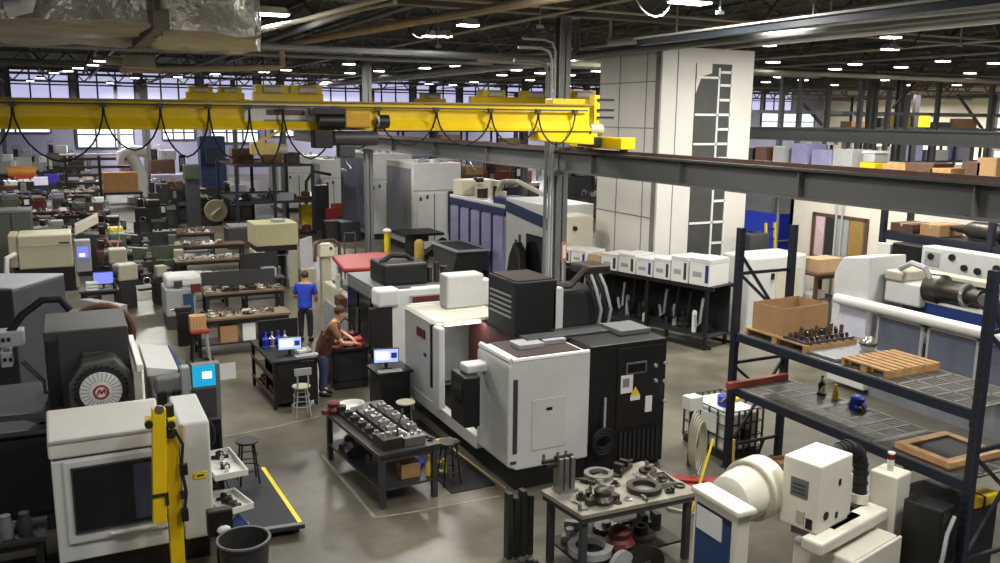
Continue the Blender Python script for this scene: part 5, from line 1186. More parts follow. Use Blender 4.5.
z = pallet('brown pallet of scrap behind the liquid tote under the rack', 9.5, 10.4, 9.0, 10.1, 0.0)
scatter('the brown pallet behind the liquid tote', None, 9.55, 10.35, 9.05, 10.05, z, ['casting', 'block', 'tray'], 6, (1.2, 1.8), mats=(MAPLE, BROWN, CARD))
# ---------------------------------------------------------------- white storage tower
t = thing('storage_tower', 'tall white storage tower with a dark laddered strip, rising to the roof', 'storage tower', (16, 21, 0))
TW = mat('tower_white', (214, 211, 202), 0.5, var=0.05, scale=1.0)
slab(t, 'body', TW, 14.4, 19.42, 0, 17.55, 22.45, 7.5)
SEAM = mat('seam_grey', (132, 130, 124), 0.6, var=0.05)
for y in (21.4, 20.1): slab(t, 'panel_seam', SEAM, 14.385, y-0.015, 0, 14.4, y+0.015, 7.5)
for z in (2.9, 5.35, 6.6): slab(t, 'panel_seam', SEAM, 14.387, 19.5, z-0.015, 14.4, 22.45, z+0.015)
slab(t, 'corner_gap', mat('corner_gap_grey', (118, 116, 110), 0.6), 14.38, 19.5, 0, 14.4, 19.68, 7.5)
slab(t, 'panel_seam', SEAM, 14.9, 19.405, 0, 14.92, 19.42, 7.5)
dk = slab(t, 'access_strip', mat('strip_dark_grey', (66, 66, 64), 0.6), 15.52, 19.40, 0, 16.75, 19.42, 7.1)
q = MB(t); q.prism([(15.52, 6.3), (15.7, 6.75), (16.05, 6.85), (16.05, 7.1), (15.52, 7.1)], 'y', 19.39, 19.41); q.build('chamfer_plate', TW, dk)
q = MB(t)
for z in (0.9, 1.5, 2.1, 2.7, 3.3, 3.9, 4.5, 4.9, 5.3, 5.7, 6.1, 6.5, 6.85): q.box(16.35, 19.37, z, 16.75, 19.4, z+0.07)
for x in (16.3, 16.75): q.box(x-0.03, 19.37, 0, x+0.03, 19.4, 7.0)
for z in (1.5, 2.7, 4.9, 5.7, 6.7): q.box(15.52, 19.37, z, 16.32, 19.4, z+0.06)
q.build('ladder_grating', PLASTIC, dk)
slab(t, 'top_motor', LGREY, 16.3, 19.9, 7.5, 16.9, 20.6, 7.62, 0.02)
# ---------------------------------------------------------------- rack of white boxes below the runway
ang = math.radians(16.6); O = (13.78, 16.3)
def loc2(x, y, z=0): return Matrix.Translation((O[0], O[1], 0)) @ Matrix.Rotation(ang, 4, 'Z') @ Vector((x, y, z))
rk = thing('tool_rack', 'long black rack carrying the row of white boxes, dark hoses hung beneath', 'rack', (O[0], O[1], 0), ang)
for y in (0.1, 1.9, 3.4, 4.9):
    for x in (0.05, 0.95): q = MB(); q.box(x-0.04, y-0.04, 0, x+0.04, y+0.04, 1.58); q.build('post', BLACK, rk)
for z in (0.12, 1.58):
    for x in (0.03, 0.97): q = MB(); q.box(x-0.03, -0.1, z-0.08, x+0.03, 5.1, z); q.build('beam', BLACK, rk)
q = MB(); q.box(0, -0.1, 1.58, 1.0, 5.1, 1.6); q.build('shelf', BLACK, rk)
q = MB(); q.box(0.05, 0, 0.3, 0.95, 5.0, 0.33); q.build('shelf', CHAR, rk)
q = MB(); q.box(0.9, 0, 0.33, 0.93, 5.0, 1.5); q.build('back_panel', mat('rack_back_black', (16, 16, 17), 0.8), rk)
for k, (y, w_, h, lab) in enumerate(((0.32, 0.6, 0.66, 'white lidded box at the open end of the black rack'), (0.92, 0.5, 0.64, 'second white box from the open end of the black rack'), (1.46, 0.5, 0.52, 'third white box from the open end, with dark printed marks'),
     (2.02, 0.52, 0.46, 'fourth white box along the black rack'), (2.6, 0.55, 0.5, 'white box in the middle of the black rack'), (3.2, 0.55, 0.44, 'white box beside the tan carton on the black rack'), (4.3, 0.55, 0.4, 'white box next to the far end of the black rack'), (4.86, 0.45, 0.38, 'white box at the far end of the black rack by the column'))):
    wbox(lab, loc2(0.42, y, 1.6), 0.82, w_-0.005, h, None, ang, DGREY if k % 3 else BLUE)
carton('tan carton wedged among the white boxes on the black rack', loc2(0.35, 3.75, 1.6), 0.6, 0.45, 0.34, CARD2, ang)
for k in range(11):
    y = 0.3+0.44*k
    q = MB(); q.tube([(0, 0, 0.75+0.1*(k % 3)), (0.02, 0.05, 0.45), (0.05, 0.1, 0.1), (0.02, 0.18, 0.0), (0, 0.22, 0.3)], 0.035, 7)
    one(q, 'hanging_hose', BLACK if k % 3 else LGREY, ('black' if k % 3 else 'pale grey')+' hose hanging under the white-box rack', 'hose', loc2(0.2+0.1*(k % 4), y, 0.5), ang, 'hoses under the white-box rack %d' % (k % 3 == 0))
for k in range(6):
    y = 0.6+0.78*k; q = MB(); q.lathe([(0, 0), (0.06, 0), (0.06, 0.5), (0.04, 0.55), (0, 0.55)], (0, 0, 0), 'z', 12)
    one(q, 'white_tube', LGREY if k % 2 else PLASTIC, ('grey' if k % 2 else 'white')+' upright tube on the lower shelf of the white-box rack', 'tube', loc2(0.3+0.25*(k % 2), y, 0.33), ang, 'tubes on the white-box rack %d' % (k % 2))
for k in range(7):
    place_part('casting' if k % 2 else 'vise', CHAR if k % 3 else DSTEEL, loc2(0.6, 0.45+0.68*k, 0.33), k, ('charcoal' if k % 3 else 'dark oily')+' '+('casting' if k % 2 else 'vise')+' on the lower shelf of the white-box rack', 'castings of the white-box rack %d %d' % (k % 3 == 0, k % 2), 1.5)
t = thing('transfer_machine', 'cream boxy unit with a dark knob standing beyond the white-box rack', 'machine', (12.9, 21.9, 0))
x0, z0, x1, z1 = RY(21.6, 563, 217, 593, 243)
slab(t, 'housing', CREAM, x0, 21.6, 1.2, x1, 22.5, z1, 0.03); slab(t, 'stand', DGREY, x0+0.1, 21.7, 0, x1-0.1, 22.4, 1.2); disc(t, 'knob', BLACK, (x0+0.4, 21.54, z1-0.35), 0.07, 'y', 0.06); slab(t, 'base_strip', BROWN, x0, 21.58, 1.2, x1, 21.6, 1.3)
t = thing('hang_tag', 'small red-edged notice hung beside the steel column', 'sign', (10.98, 18.35, 1.5))
a0 = ony(564, 251, 18.35); slab(t, 'card', mat('tag_red', (196, 120, 104), 0.7), a0.x-0.07, 18.34, a0.z-0.25, a0.x+0.07, 18.36, a0.z+0.22); slab(t, 'print', PAPER, a0.x-0.045, 18.335, a0.z-0.18, a0.x+0.045, 18.34, a0.z+0.15); slab(t, 'post', LGREY, a0.x-0.02, 18.36, 0, a0.x+0.02, 18.4, a0.z+0.22)

# ---------------------------------------------------------------- long white and blue machine behind the pallet rack
t = thing('boring_machine', 'long white and blue machine with an open chuck, behind the navy pallet rack', 'machine', (15, 10, 0))
q = MB(t); q.prism([(13.15, 0.1), (13.15, 2.45), (12.95, 2.8), (12.25, 2.9), (12.15, 0.1)], 'x', 14.45, 15.5); ew = q.build('end_cabinet', WHITE, t, 0.03)
slab(t, 'end_sheet', mat('pale_violet_sheet', (206, 204, 222), 0.4), 14.42, 12.2, 1.2, 14.45, 12.9, 1.9, 0, ew)
q = MB(t); q.cyl((14.35, 12.95, 1.93), (14.35, 7.2, 1.93), 0.11, n=16); q.build('guard_rail', PLASTIC, t)
slab(t, 'bed', mat('pale_bed_grey', (120, 122, 128), 0.5), 14.6, 7.2, 0, 16.0, 12.15, 1.4)
slab(t, 'blue_apron', BLUE, 14.95, 7.2, 1.72, 15.05, 11.3, 2.12, 0.01)
slab(t, 'apron_edge', PLASTIC, 14.92, 7.2, 2.12, 15.08, 11.6, 2.17)
for k in range(4):
    y0 = 7.4+1.15*k
    q = MB(t); q.box(14.38, y0, 0.75, 14.42, y0+0.05, 1.82); q.box(14.38, y0+1.0, 0.75, 14.42, y0+1.05, 1.82); q.box(14.38, y0, 1.76, 14.42, y0+1.05, 1.82); q.box(14.38, y0, 0.75, 14.42, y0+1.05, 0.81); fr = q.build('guard_frame', LGREY, t)
    slab(t, 'guard_glass', mat('guard_pale_glass', (96, 100, 116), 0.15), 14.39, y0+0.05, 0.81, 14.41, y0+1.0, 1.76, 0, fr)
slab(t, 'headstock', WHITE, 14.8, 11.3, 2.0, 15.4, 12.15, 2.45, 0.04)
slab(t, 'headstock_cover', CREAM2, 14.75, 11.7, 2.45, 15.5, 12.15, 2.65, 0.04)
q = MB(t); q.lathe([(0, 11.3), (0.28, 11.3), (0.3, 11.0), (0.22, 10.9), (0.22, 10.5), (0.14, 10.45), (0.14, 10.2), (0, 10.2)], (15.05, 0, 2.4), 'y', 22)
chs = q.build('chuck', DSTEEL, t)
q = MB(t); q.torus((15.05, 10.5, 2.4), 0.2, 0.035, 'y'); q.build('chuck_ring', BRIGHT, chs)
for k in range(7):
    a = k*0.9; q = MB(t); q.lathe([(0, 0), (0.1, 0), (0.12, 0.14), (0.05, 0.2), (0, 0.2)], (15.05+0.22*math.cos(a), 10.05-0.3*(k % 3), 2.32+0.2*math.sin(a)), 'x', 12); q.build('turret_tool', STEEL if k % 2 else DSTEEL, t)
q = MB(t); q.lathe([(0, 9.0), (0.2, 9.0), (0.25, 9.2), (0.25, 9.9), (0, 9.9)], (15.1, 0, 2.35), 'y', 18); q.build('turret', DSTEEL, t)
q = MB(t); q.tube([(14.9, 11.9, 2.7), (14.85, 11.6, 2.85), (14.85, 11.3, 2.8), (14.9, 11.2, 2.6)], 0.06); q.build('cable_loop', LGREY, t)
slab(t, 'back_wall', mat('back_dull', (96, 94, 88), 0.5), 15.6, 7.2, 1.4, 15.8, 12.15, 2.5)
q = MB(t); q.box(15.5, 7.2, 2.5, 15.85, 12.6, 2.6); q.build('top_rail', CREAM, t)
slab(t, 'tailstock', WHITE, 14.85, 8.4, 2.15, 15.3, 9.1, 2.5, 0.03)
slab(t, 'tailstock', WHITE, 14.85, 7.3, 2.15, 15.3, 7.9, 2.55, 0.03)
# control cabinet beyond it
t = thing('control_cabinet', 'white switch panel with black knobs, below the brown boxes behind the blue machine', 'cabinet', (16.9, 11.6, 0))
slab(t, 'cabinet', WHITE, 16.6, 9.8, 0, 17.0, 12.75, 2.95, 0.02)
for y, z in ((12.5, 2.75), (12.0, 2.8), (11.7, 2.62), (11.4, 2.6), (11.0, 2.72)): disc(t, 'knob', BLACK, (16.55, y, z), 0.07, 'x', 0.05)
slab(t, 'gauge_plate', LGREY, 16.58, 12.3, 2.55, 16.6, 12.65, 2.85)
t = thing('control_cabinet', 'black cabinet beside the white switch panel behind the blue machine', 'cabinet', (17, 13.3, 0))
slab(t, 'body', BLACK, 16.7, 12.85, 0, 17.1, 13.6, 2.9, 0.02); slab(t, 'side_board', PLASTIC, 16.7, 13.65, 0, 16.8, 14.0, 2.85)

# shelving with boxes beyond
t = thing('pallet_rack', 'navy storage rack with brown boxes on top, under the crane runway', 'rack', (17.6, 11, 0))
for y in (14.3, 11.6, 8.6):
    for x in (17.2, 18.1): slab(t, 'post', NAVY, x-0.06, y-0.06, 0, x+0.06, y+0.06, 3.9)
for x in (17.2, 18.1): slab(t, 'beam', NAVY, x-0.04, 8.5, 2.88, x+0.04, 14.3, 3.06)
slab(t, 'shelf', CHAR, 17.2, 8.5, 3.06, 18.1, 14.3, 3.08)
for x in (17.2, 18.1): slab(t, 'beam', NAVY, x-0.04, 8.5, 1.3, x+0.04, 14.3, 1.45)
for k, (y, w_, h, m_, lab) in enumerate(((13.85, 0.6, 0.2, BROWN, 'flat brown box at the far end of the navy storage rack shelf'), (13.1, 0.5, 0.26, CARD, 'small tan box on the navy storage rack shelf'), (10.6, 0.9, 0.46, CARD, 'tall tan box over the white switch panel'), (9.4, 1.0, 0.5, BROWN, 'big brown box on the navy storage rack shelf'))):
    carton(lab, (17.65, y, 3.08), 0.8, w_, h, m_, 0)
t = thing('wrapped_part', 'dark rounded motor lying on the navy storage rack shelf', 'motor', (17.6, 12.0, 3.08))
q = MB(t); q.lathe([(0, 11.4), (0.16, 11.4), (0.2, 11.6), (0.2, 12.3), (0.1, 12.5), (0.06, 12.8), (0, 12.8)], (17.6, 0, 3.29), 'y', 16); q.build('body', DSTEEL, t); slab(t, 'foot', CHAR, 17.45, 11.6, 3.085, 17.75, 12.3, 3.14)

# office block with a window
m = MB(); m.box(19.0, 6, 0, 19.12, 19.1, 4.1); struct(m, 'wall_office', mat('office_white', (214, 208, 194), 0.7, var=0.05))
m = MB(); m.box(19.0, 18.98, 0, 26, 19.1, 4.1); struct(m, 'wall_office_end', MATS['office_white'])
m = MB(); m.box(18.9, 6, 4.1, 26, 24.5, 4.22); struct(m, 'ceiling_office', MATS['office_white'])
m = MB(); 
for y in (16.3, 18.15): m.box(18.95, y-0.05, 1.75, 19.0, y+0.05, 3.05)
for z in (1.75, 3.0): m.box(18.95, 16.3, z-0.04, 19.0, 18.15, z+0.05)
wo = struct(m, 'window_office', BROWN)
slab(wo, 'pane', mat('office_window_grey', (120, 118, 112), 0.2, var=0.5, scale=1.4), 18.97, 16.35, 1.8, 18.99, 18.1, 3.0)
for y0, y1, m_ in ((17.75, 18.05, mat('window_pink', (206, 178, 182), 0.6)), (17.35, 17.7, CHAR), (16.9, 17.3, LGREY), (16.4, 16.85, mat('window_amber', (150, 120, 60), 0.6))):
    slab(wo, 'blind', m_, 18.955, y0, 1.85, 18.97, y1, 2.95)
for k, (y, lab) in enumerate(((17.2, 'thin pale conduit in front of the office window'), (17.0, 'second thin conduit in front of the office window'))):
    q = MB(); q.cyl((18.8, y, 0), (18.8, y, 4.1), 0.03, n=8); one(q, 'conduit', LGREY, lab, 'conduit')
t = thing('office_chair', 'dark padded chair in front of the office window', 'chair', (18.4, 15.9, 0))
slab(t, 'seat', BLACK, 18.1, 15.6, 1.0, 18.7, 16.1, 1.12, 0.04); slab(t, 'backrest', BLACK, 18.62, 15.6, 1.12, 18.74, 16.1, 1.9, 0.04); slab(t, 'pedestal', DGREY, 18.36, 15.82, 0, 18.44, 15.9, 1.0); slab(t, 'foot', DGREY, 18.1, 15.6, 0, 18.7, 16.1, 0.06)
# goods stored on the office roof
for k, (px, w_, h, m_, nm, lab) in enumerate(((757, 0.5, 0.5, CHAR, 'storage_crate', 'charcoal crate on the office roof, closest to the white tower'), (770, 0.6, 0.55, BROWN, 'storage_crate', 'brown crate on the office roof beside the charcoal one'), (788, 0.6, 0.6, LGREY, 'storage_crate', 'grey crate on the office roof above the blue booth'),
     (808, 0.7, 0.7, mat('violet_grey', (140, 140, 176), 0.5), 'storage_crate', 'violet-grey crate on the office roof'), (831, 0.9, 0.55, mat('violet_grey', (140, 140, 176), 0.5), 'storage_crate', 'wide violet-grey crate on the office roof beside its taller twin'), (852, 0.8, 0.6, LGREY, 'storage_crate', 'pale grey crate on the office roof beside the yellow-based tank'),
     (905, 0.9, 0.28, WOOD, 'wood_stack', 'low wooden skid on the office roof'), (930, 1.0, 0.34, BROWN, 'wood_stack', 'brown wooden skid on the office roof'), (952, 0.7, 0.24, WOOD, 'wood_stack', 'short wooden skid on the office roof'), (984, 0.5, 0.45, BROWN, 'storage_crate', 'brown crate near the tan box on the office roof'), (998, 0.6, 0.55, CARD, 'storage_crate', 'tan box on the office roof at the frame edge'))):
    p = onx(px, 160, 20.0)
    t = thing(nm if nm != 'wood_stack' else 'wooden_skid', lab, 'crate' if nm != 'wood_stack' else 'skid', (20, p.y, 4.224))
    q = MB(); w_ *= 0.84; q.box(-0.4, -w_/2, 0.08, 0.4, w_/2, h); q.build('body', m_, t, 0.02)
    for s in (-1, 1): q = MB(); q.box(-0.4, s*(w_/2-0.08)-0.05, 0, 0.4, s*(w_/2-0.08)+0.05, 0.08); q.build('runner', DSTEEL, t)
p = onx(875, 160, 20.0); t = thing('liquid_tank', 'clear tank with a bright yellow base on the office roof', 'tank', (20, p.y, 4.224))
q = MB(); q.box(-0.3, -0.25, 0, 0.3, 0.25, 0.26); q.build('base', YELLOW, t, 0.02); q = MB(); q.box(-0.26, -0.2, 0.26, 0.26, 0.2, 0.52); q.build('tank', LGREY, t, 0.03); q = MB(); q.box(-0.28, -0.22, 0.52, 0.28, 0.22, 0.58); q.build('lid', PLASTIC, t)
# yellow lift behind
p = ony(908, 122, 37); t = thing('scissor_lift', 'yellow block of a hoist seen over the far guard rail', 'hoist', (p.x, 37, 4.0))
slab(t, 'body', YELLOW, p.x-1.2, 36.7, p.z-0.3, p.x+1.6, 37.3, p.z+0.55, 0.03); slab(t, 'mast', DGREY, p.x-0.1, 36.5, 0, p.x+0.3, 36.7, p.z+1.6)

# blue booth, ladder, white unit and shelf table by the office
t = thing('welding_booth', 'vivid blue curtained booth beyond the white tower', 'booth', (20.2, 20.4, 0))
slab(t, 'curtain', BLUE2, 19.6, 20.2, 0.3, 21.4, 20.26, 2.75); slab(t, 'side_curtain', BLUE2, 19.54, 20.2, 0.3, 19.6, 21.6, 2.75)
for x in (19.55, 20.4, 21.4): slab(t, 'post', LGREY, x-0.03, 20.12, 0, x+0.03, 20.18, 4.08)
for z in (0.5, 1.9, 2.8): slab(t, 'frame_rail', LGREY, 19.55, 20.12, z, 21.4, 20.16, z+0.05)
slab(t, 'pale_strip', LGREY, 20.7, 20.15, 1.2, 20.85, 20.2, 2.4)
t = thing('step_ladder', 'yellow step ladder standing at the office corner beside the blue booth', 'ladder', (18.7, 19.4, 0))
for x in (18.5, 18.85): q = MB(t); q.bar((x, 19.3, 0), (x, 19.55, 2.6), 0.06); q.build('rail', YELLOW, t)
for k in range(8): slab(t, 'step', DSTEEL, 18.5, 19.3+0.03*k, 0.3+0.3*k, 18.85, 19.4+0.03*k, 0.33+0.3*k)
t = thing('white_unit', 'white rounded machine unit with a black latch, behind the rack carton', 'machine', (16.5, 17.3, 0))
x0, z0, x1, z1 = RY(16.9, 751, 258, 804, 300)
slab(t, 'body', WHITE, x0, 16.9, 0, x1, 18.0, z1, 0.06); slab(t, 'door', CREAM, x0+0.9, 16.88, 0.6, x1-0.25, 16.9, z1-0.35, 0.01); slab(t, 'latch', BLACK, x0+0.72, 16.86, z1-0.62, x0+0.82, 16.9, z1-0.45, 0.01)
t = bench('shelf_table', 'brown shelf table by the office, a carton on top', 'table', (18.1, 17.0, 0), 1.1, 0.9, 1.6, BROWN, BROWN, 0, 0.9)
carton('wide tan carton on the brown shelf table by the office', (18.2, 17.0, 1.6), 0.9, 0.6, 0.36, CARD2)
place_part('bin', WHITE, (17.85, 16.85, 0.9), 0, 'white bin on the brown shelf table', None, 1.5)
place_part('casting', PAPER, (17.45, 17.2, 1.602), 0, 'white crumpled wrap on the brown shelf table edge', None, 1.3)
for x, y, h, m_, lab in ((17.0, 18.6, 2.5, DGREY, 'dark grey machine head beside the white unit'),):
    t = thing('drill_press', lab, 'machine', (x, y, 0)); slab(t, 'column', m_, x, y, 0, x+0.3, y+0.3, h); slab(t, 'head', m_, x-0.2, y-0.3, h-0.5, x+0.5, y+0.3, h, 0.05); slab(t, 'table', DSTEEL, x-0.2, y-0.4, 1.0, x+0.4, y, 1.1)

# ---------------------------------------------------------------- machines along the aisle behind the steel columns
def vmc(lab, x, y, w_, d, h, side, front, panel=True, face='white'):
    """machining cell: ribbed side towards the aisle, doors to the front; x,y = near corner"""
    t = thing('machining_cell', lab, 'machine', (x+w_/2, y+d/2, 0))
    slab(t, 'base', CHAR, x+0.05, y+0.05, 0, x+w_-0.05, y+d-0.05, 0.25)
    slab(t, 'body', front, x, y, 0.25, x+w_, y+d, h, 0.04)
    q = MB(t); n = 16; q.box(x-0.02, y+0.25, 0.5, x, y+d-0.1, h-0.25)
    for k in range(n): yy = y+0.3+(d-0.45)*k/n; q.box(x-0.035, yy, 0.5, x-0.02, yy+0.06, h-0.25)
    q.build('ribbed_side_panel', side, t)
    slab(t, 'door', front, x+0.15, y-0.03, 0.4, x+w_*0.42, y, h*0.66, 0.01); slab(t, 'door', front, x+w_*0.44, y-0.03, 0.4, x+w_*0.7, y, h*0.66, 0.01)
    slab(t, 'door_gap', DGREY, x+w_*0.42, y-0.02, 0.4, x+w_*0.44, y, h*0.66)
    slab(t, 'head_seam', LGREY, x, y-0.012, h*0.69, x+w_, y, h*0.70)
    if panel:
        p = slab(t, 'control_panel', BLACK, x+w_*0.72, y-0.1, h*0.2, x+w_*0.98, y, h*0.68, 0.02); slab(t, 'screen', SCREEN, x+w_*0.77, y-0.11, h*0.42, x+w_*0.93, y-0.1, h*0.54, 0, p)
    for k, z in enumerate((h*0.58, h*0.6)): slab(t, 'label_plate', DGREY, x+0.25+0.3*k, y-0.04, z, x+0.36+0.3*k, y-0.03, z+0.16)
    for k in range(6): disc(t, 'roof_fan', LGREY, (x+0.3+w_*0.8*k/6, y+0.3+0.2*(k % 3), h), 0.12, 'z', 0.1+0.06*(k % 2))
    return t
SIDEG = mat('ribbed_side_grey', (128, 128, 134), 0.5, var=0.1)
vmc('white machining cell with a ribbed grey side, beside the violet-windowed machine', 12.75, 33.8, 2.15, 3.4, 3.72, SIDEG, WHITE)
vmc('white machining cell partly hidden by the tall steel column, ribbed blue-grey side', 12.15, 38.2, 2.2, 4.2, 3.95, mat('ribbed_side_blue_grey', (118, 122, 140), 0.5), WHITE, False)
vmc('white machining cell at the end of the aisle row, past the black tool rack', 11.0, 51.0, 2.6, 3.0, 3.3, LGREY, WHITE, True)
vmc('small white machining cell beside the yellow barrier down the aisle', 12.2, 46.2, 1.5, 2.0, 3.3, LGREY, WHITE, False)
t = thing('transfer_machine', 'machine with violet glass panels under a blue band, beside the white machining cell', 'machine', (13.8, 28, 0))
slab(t, 'base', CHAR, 13.05, 25.9, 0, 14.6, 30.6, 0.25); slab(t, 'body', mat('pale_violet_grey', (150, 150, 172), 0.5), 13.05, 25.9, 0.25, 14.6, 30.6, 2.35)
slab(t, 'blue_band', mat('navy_band', (42, 46, 92), 0.5), 13.0, 25.9, 2.35, 14.6, 30.6, 2.6, 0.02)
slab(t, 'white_top', WHITE, 13.0, 25.9, 2.6, 14.6, 30.6, 2.72, 0.03); slab(t, 'blue_hood', mat('navy_band', (42, 46, 92), 0.5), 13.05, 25.9, 2.72, 14.0, 26.9, 2.95, 0.03)
for k in range(5): y = 26.0+0.93*k; slab(t, 'glass_panel', GLASSP, 13.0, y+0.05, 0.35, 13.05, y+0.78, 2.3); slab(t, 'panel_post', mat('navy_band', (42, 46, 92), 0.5), 12.98, y+0.8, 0.3, 13.05, y+0.92, 2.35)
for k in range(6): disc(t, 'roof_valve', DSTEEL if k % 2 else CREAM2, (13.5+0.15*(k % 3), 27.2+0.5*k, 2.72), 0.2, 'z', 0.35+0.15*(k % 3))
slab(t, 'cream_hood', CREAM, 13.1, 29.6, 2.72, 14.5, 30.5, 3.3, 0.05)
q = MB(t); q.tube([(13.4, 27.2, 3.1), (13.4, 26.8, 3.45), (13.5, 26.0, 3.5), (13.6, 24.0, 3.15)], 0.08); q.build('roof_pipe', CREAM2, t)
t = thing('machining_center', 'white machine with a slanting blue stripe and dark window, behind the tall column', 'machine', (13.8, 24.5, 0))
slab(t, 'body', WHITE, 12.95, 22.9, 0.1, 14.6, 25.7, 3.0, 0.03)
q = MB(t); q.prism([(25.7, 2.92), (22.9, 2.62), (22.9, 2.25), (25.7, 2.55)], 'x', 12.93, 12.95); q.build('blue_stripe', mat('stripe_blue', (34, 56, 92), 0.5), t)
slab(t, 'window', GLASSD, 12.92, 23.1, 0.7, 12.95, 24.2, 2.0); slab(t, 'label_plate', DGREY, 12.93, 24.6, 1.6, 12.95, 24.75, 1.9); slab(t, 'label_plate', DGREY, 12.93, 24.85, 1.5, 12.95, 25.0, 1.7)
t = thing('hooded_cover', 'black hooded cover hanging against the blue-striped machine', 'cover', (12.7, 24.2, 0))
q = MB(t); q.prism([(23.7, 0), (25.0, 0), (24.6, 1.3), (24.3, 1.75), (24.0, 1.4)], 'x', 12.5, 12.85); q.build('cloth', BLACK, t, 0.08)
# hopper, pallet lifter and bits on the aisle
t = thing('tilt_hopper', 'grey tipping hopper cart in front of the violet-windowed machine', 'hopper', (12.1, 27.6, 0))
q = MB(t); q.prism([(26.9, 0.35), (28.5, 0.35), (28.8, 1.15), (26.5, 1.15)], 'x', 11.55, 12.7); q.build('bin', DGREY, t, 0.02)
q = MB(t)
q.box(11.5, 26.45, 1.13, 12.75, 26.53, 1.2); q.box(11.5, 28.77, 1.13, 12.75, 28.85, 1.2); q.box(11.5, 26.53, 1.13, 11.58, 28.77, 1.2); q.box(12.67, 26.53, 1.13, 12.75, 28.77, 1.2); q.build('rim', LGREY, t)
slab(t, 'inside', BLACK, 11.58, 26.53, 1.14, 12.67, 28.77, 1.16)
for x in (11.7, 12.5):
    for y in (27.0, 28.3): disc(t, 'wheel', BLACK, (x, y, 0.17), 0.17, 'x', 0.08)
slab(t, 'chassis', CHAR, 11.6, 26.9, 0.25, 12.65, 28.5, 0.35)
q = MB(); q.lathe([(0, 0), (0.18, 0), (0.18, 1.1), (0.1, 1.2), (0, 1.2)], (0, 0, 0), 'z', 14); one(q, 'gas_cylinder', mat('tan_yellow', (176, 150, 70), 0.5), 'tan-yellow cylinder beside the grey tipping hopper', 'cylinder', (11.3, 29.4, 0))
t = thing('lift_table', 'black lift table with a bucket hood, before the ribbed white machining cell', 'table', (12.3, 32.4, 0))
slab(t, 'table_top', BLACK, 11.6, 31.6, 1.0, 13.2, 33.2, 1.1); slab(t, 'pedestal', DGREY, 12.0, 32.0, 0, 12.7, 32.8, 1.0)
q = MB(t); q.prism([(12.1, 0.3), (13.1, 0.95), (13.3, 0.7), (12.8, 0.2)], 'y', 31.2, 31.6); q.build('bucket', BLACK, t, 0.05); slab(t, 'notice', PAPER, 12.25, 31.55, 0.5, 12.6, 31.6, 0.8)
for k in range(3): disc(t, 'caster', BLACK, (12.7+0.3*k, 31.0, 0.15), 0.15, 'x', 0.1)
t = thing('bollard', 'yellow bollard with a white cap beside the black lift table', 'bollard', (11.35, 33.1, 0)); q = MB(); q.cyl((0, 0, 0), (0, 0, 1.05), 0.13); q.build('post', YELLOW2, t); q = MB(); q.ball((0, 0, 1.08), 0.18, (1, 1, 0.6)); q.build('cap', PLASTIC, t)
t = thing('safety_barrier', 'black and yellow control cabinet on the aisle beyond the column', 'cabinet', (10.6, 43.0, 0))
slab(t, 'body', CHAR, 10.9, 42.6, 0, 11.6, 43.3, 2.2, 0.02); slab(t, 'yellow_panel', YELLOW2, 10.2, 42.6, 0.2, 10.75, 43.2, 1.3, 0.03); slab(t, 'screen', SCREENW, 10.45, 42.55, 1.5, 10.85, 42.6, 1.9)
q = MB(t); q.tube([(10.5, 42.8, 1.3), (10.5, 42.7, 2.4), (10.9, 42.8, 2.9), (11.8, 42.9, 2.7)], 0.08); q.build('arm', DGREY, t)
for k, (px, py, m_, lab) in enumerate(((333, 232, RED, 'red folding chair beside the dark blue crates on the aisle'), (338, 226, ORANGE, 'orange-red folding chair standing behind the red one'))):
    p = onz(px, py); t = thing('folding_chair', lab, 'chair', p)
    q = MB(); q.box(-0.28, -0.25, 0.5, 0.28, 0.25, 0.56); q.build('seat', m_, t); q = MB(); q.box(-0.28, 0.22, 0.56, 0.28, 0.28, 1.15); q.build('backrest', m_, t)
    for sx in (-0.24, 0.24):
        for sy in (-0.22, 0.22): q = MB(); q.bar((sx, sy, 0), (sx, sy*0.9, 0.5), 0.04); q.build('leg', DSTEEL, t)
for k, (px, py, m_, lab) in enumerate(((349, 241, mat('dark_teal', (32, 42, 52), 0.5), 'dark teal crate beside the red folding chairs'), (334, 240, CHAR, 'charcoal crate behind the dark teal crate'))):
    p = onz(px, py); carton(lab, p, 0.9, 0.7, 0.9, m_, 0, None, 'storage_crate', 'crate', tape=False)
# ---------------------------------------------------------------- benches and machines along the aisle, farther back
BT = mat('oily_bench_top', (92, 84, 72), 0.6, var=0.3)
SMALL = ['casting', 'block', 'flange', 'vise', 'toolholder', 'ring', 'bin', 'bracket', 'gear']
def big_scatter(where, T, w_, d, z, n, sc=(1.1, 1.8), mats=(STEEL, DSTEEL, CREAM2, BRIGHT)):
    scatter(where, T, -w_/2+0.12, w_/2-0.12, -d/2+0.1, d/2-0.1, z, SMALL, n, sc, 0, mats)
REG = [(x, y, 0.5) for x in (10.9, 26.1, 41.3, 56.5) for y in (34.0, 49.3, 64.6, 79.9)] + [(-4.3, 64.6, 0.5), (8.6, 43.7, 3.4), (10.8, 40, 0.5), (1.8, 27.4, 0.9), (5.6, 45.6, 0.9), (6.3, 45.2, 0.6), (1.6, 30.6, 0.7), (2.8, 30.6, 0.7), (1.3, 34.2, 0.7), (2.7, 34.2, 0.7), (0.5, 33.7, 0.7), (4.0, 29.6, 1.1), (4.4, 33, 1.3)] + [(20.6+2.4*i, 62.5, 1.5) for i in range(6)] + [(30.6+2.4*i, 52.5, 1.5) for i in range(6)] + [(44.6+2.4*i, 40.5, 1.5) for i in range(6)]
def free(p, r):
    p = Vector((p[0], p[1], p[2]))
    for _ in range(60):
        if all((p.x-a)**2+(p.y-b)**2 > (r+c)**2 for a, b, c in REG): break
        p = Vector((p.x*1.012, p.y*1.012, p.z))
    REG.append((p.x, p.y, r)); return p
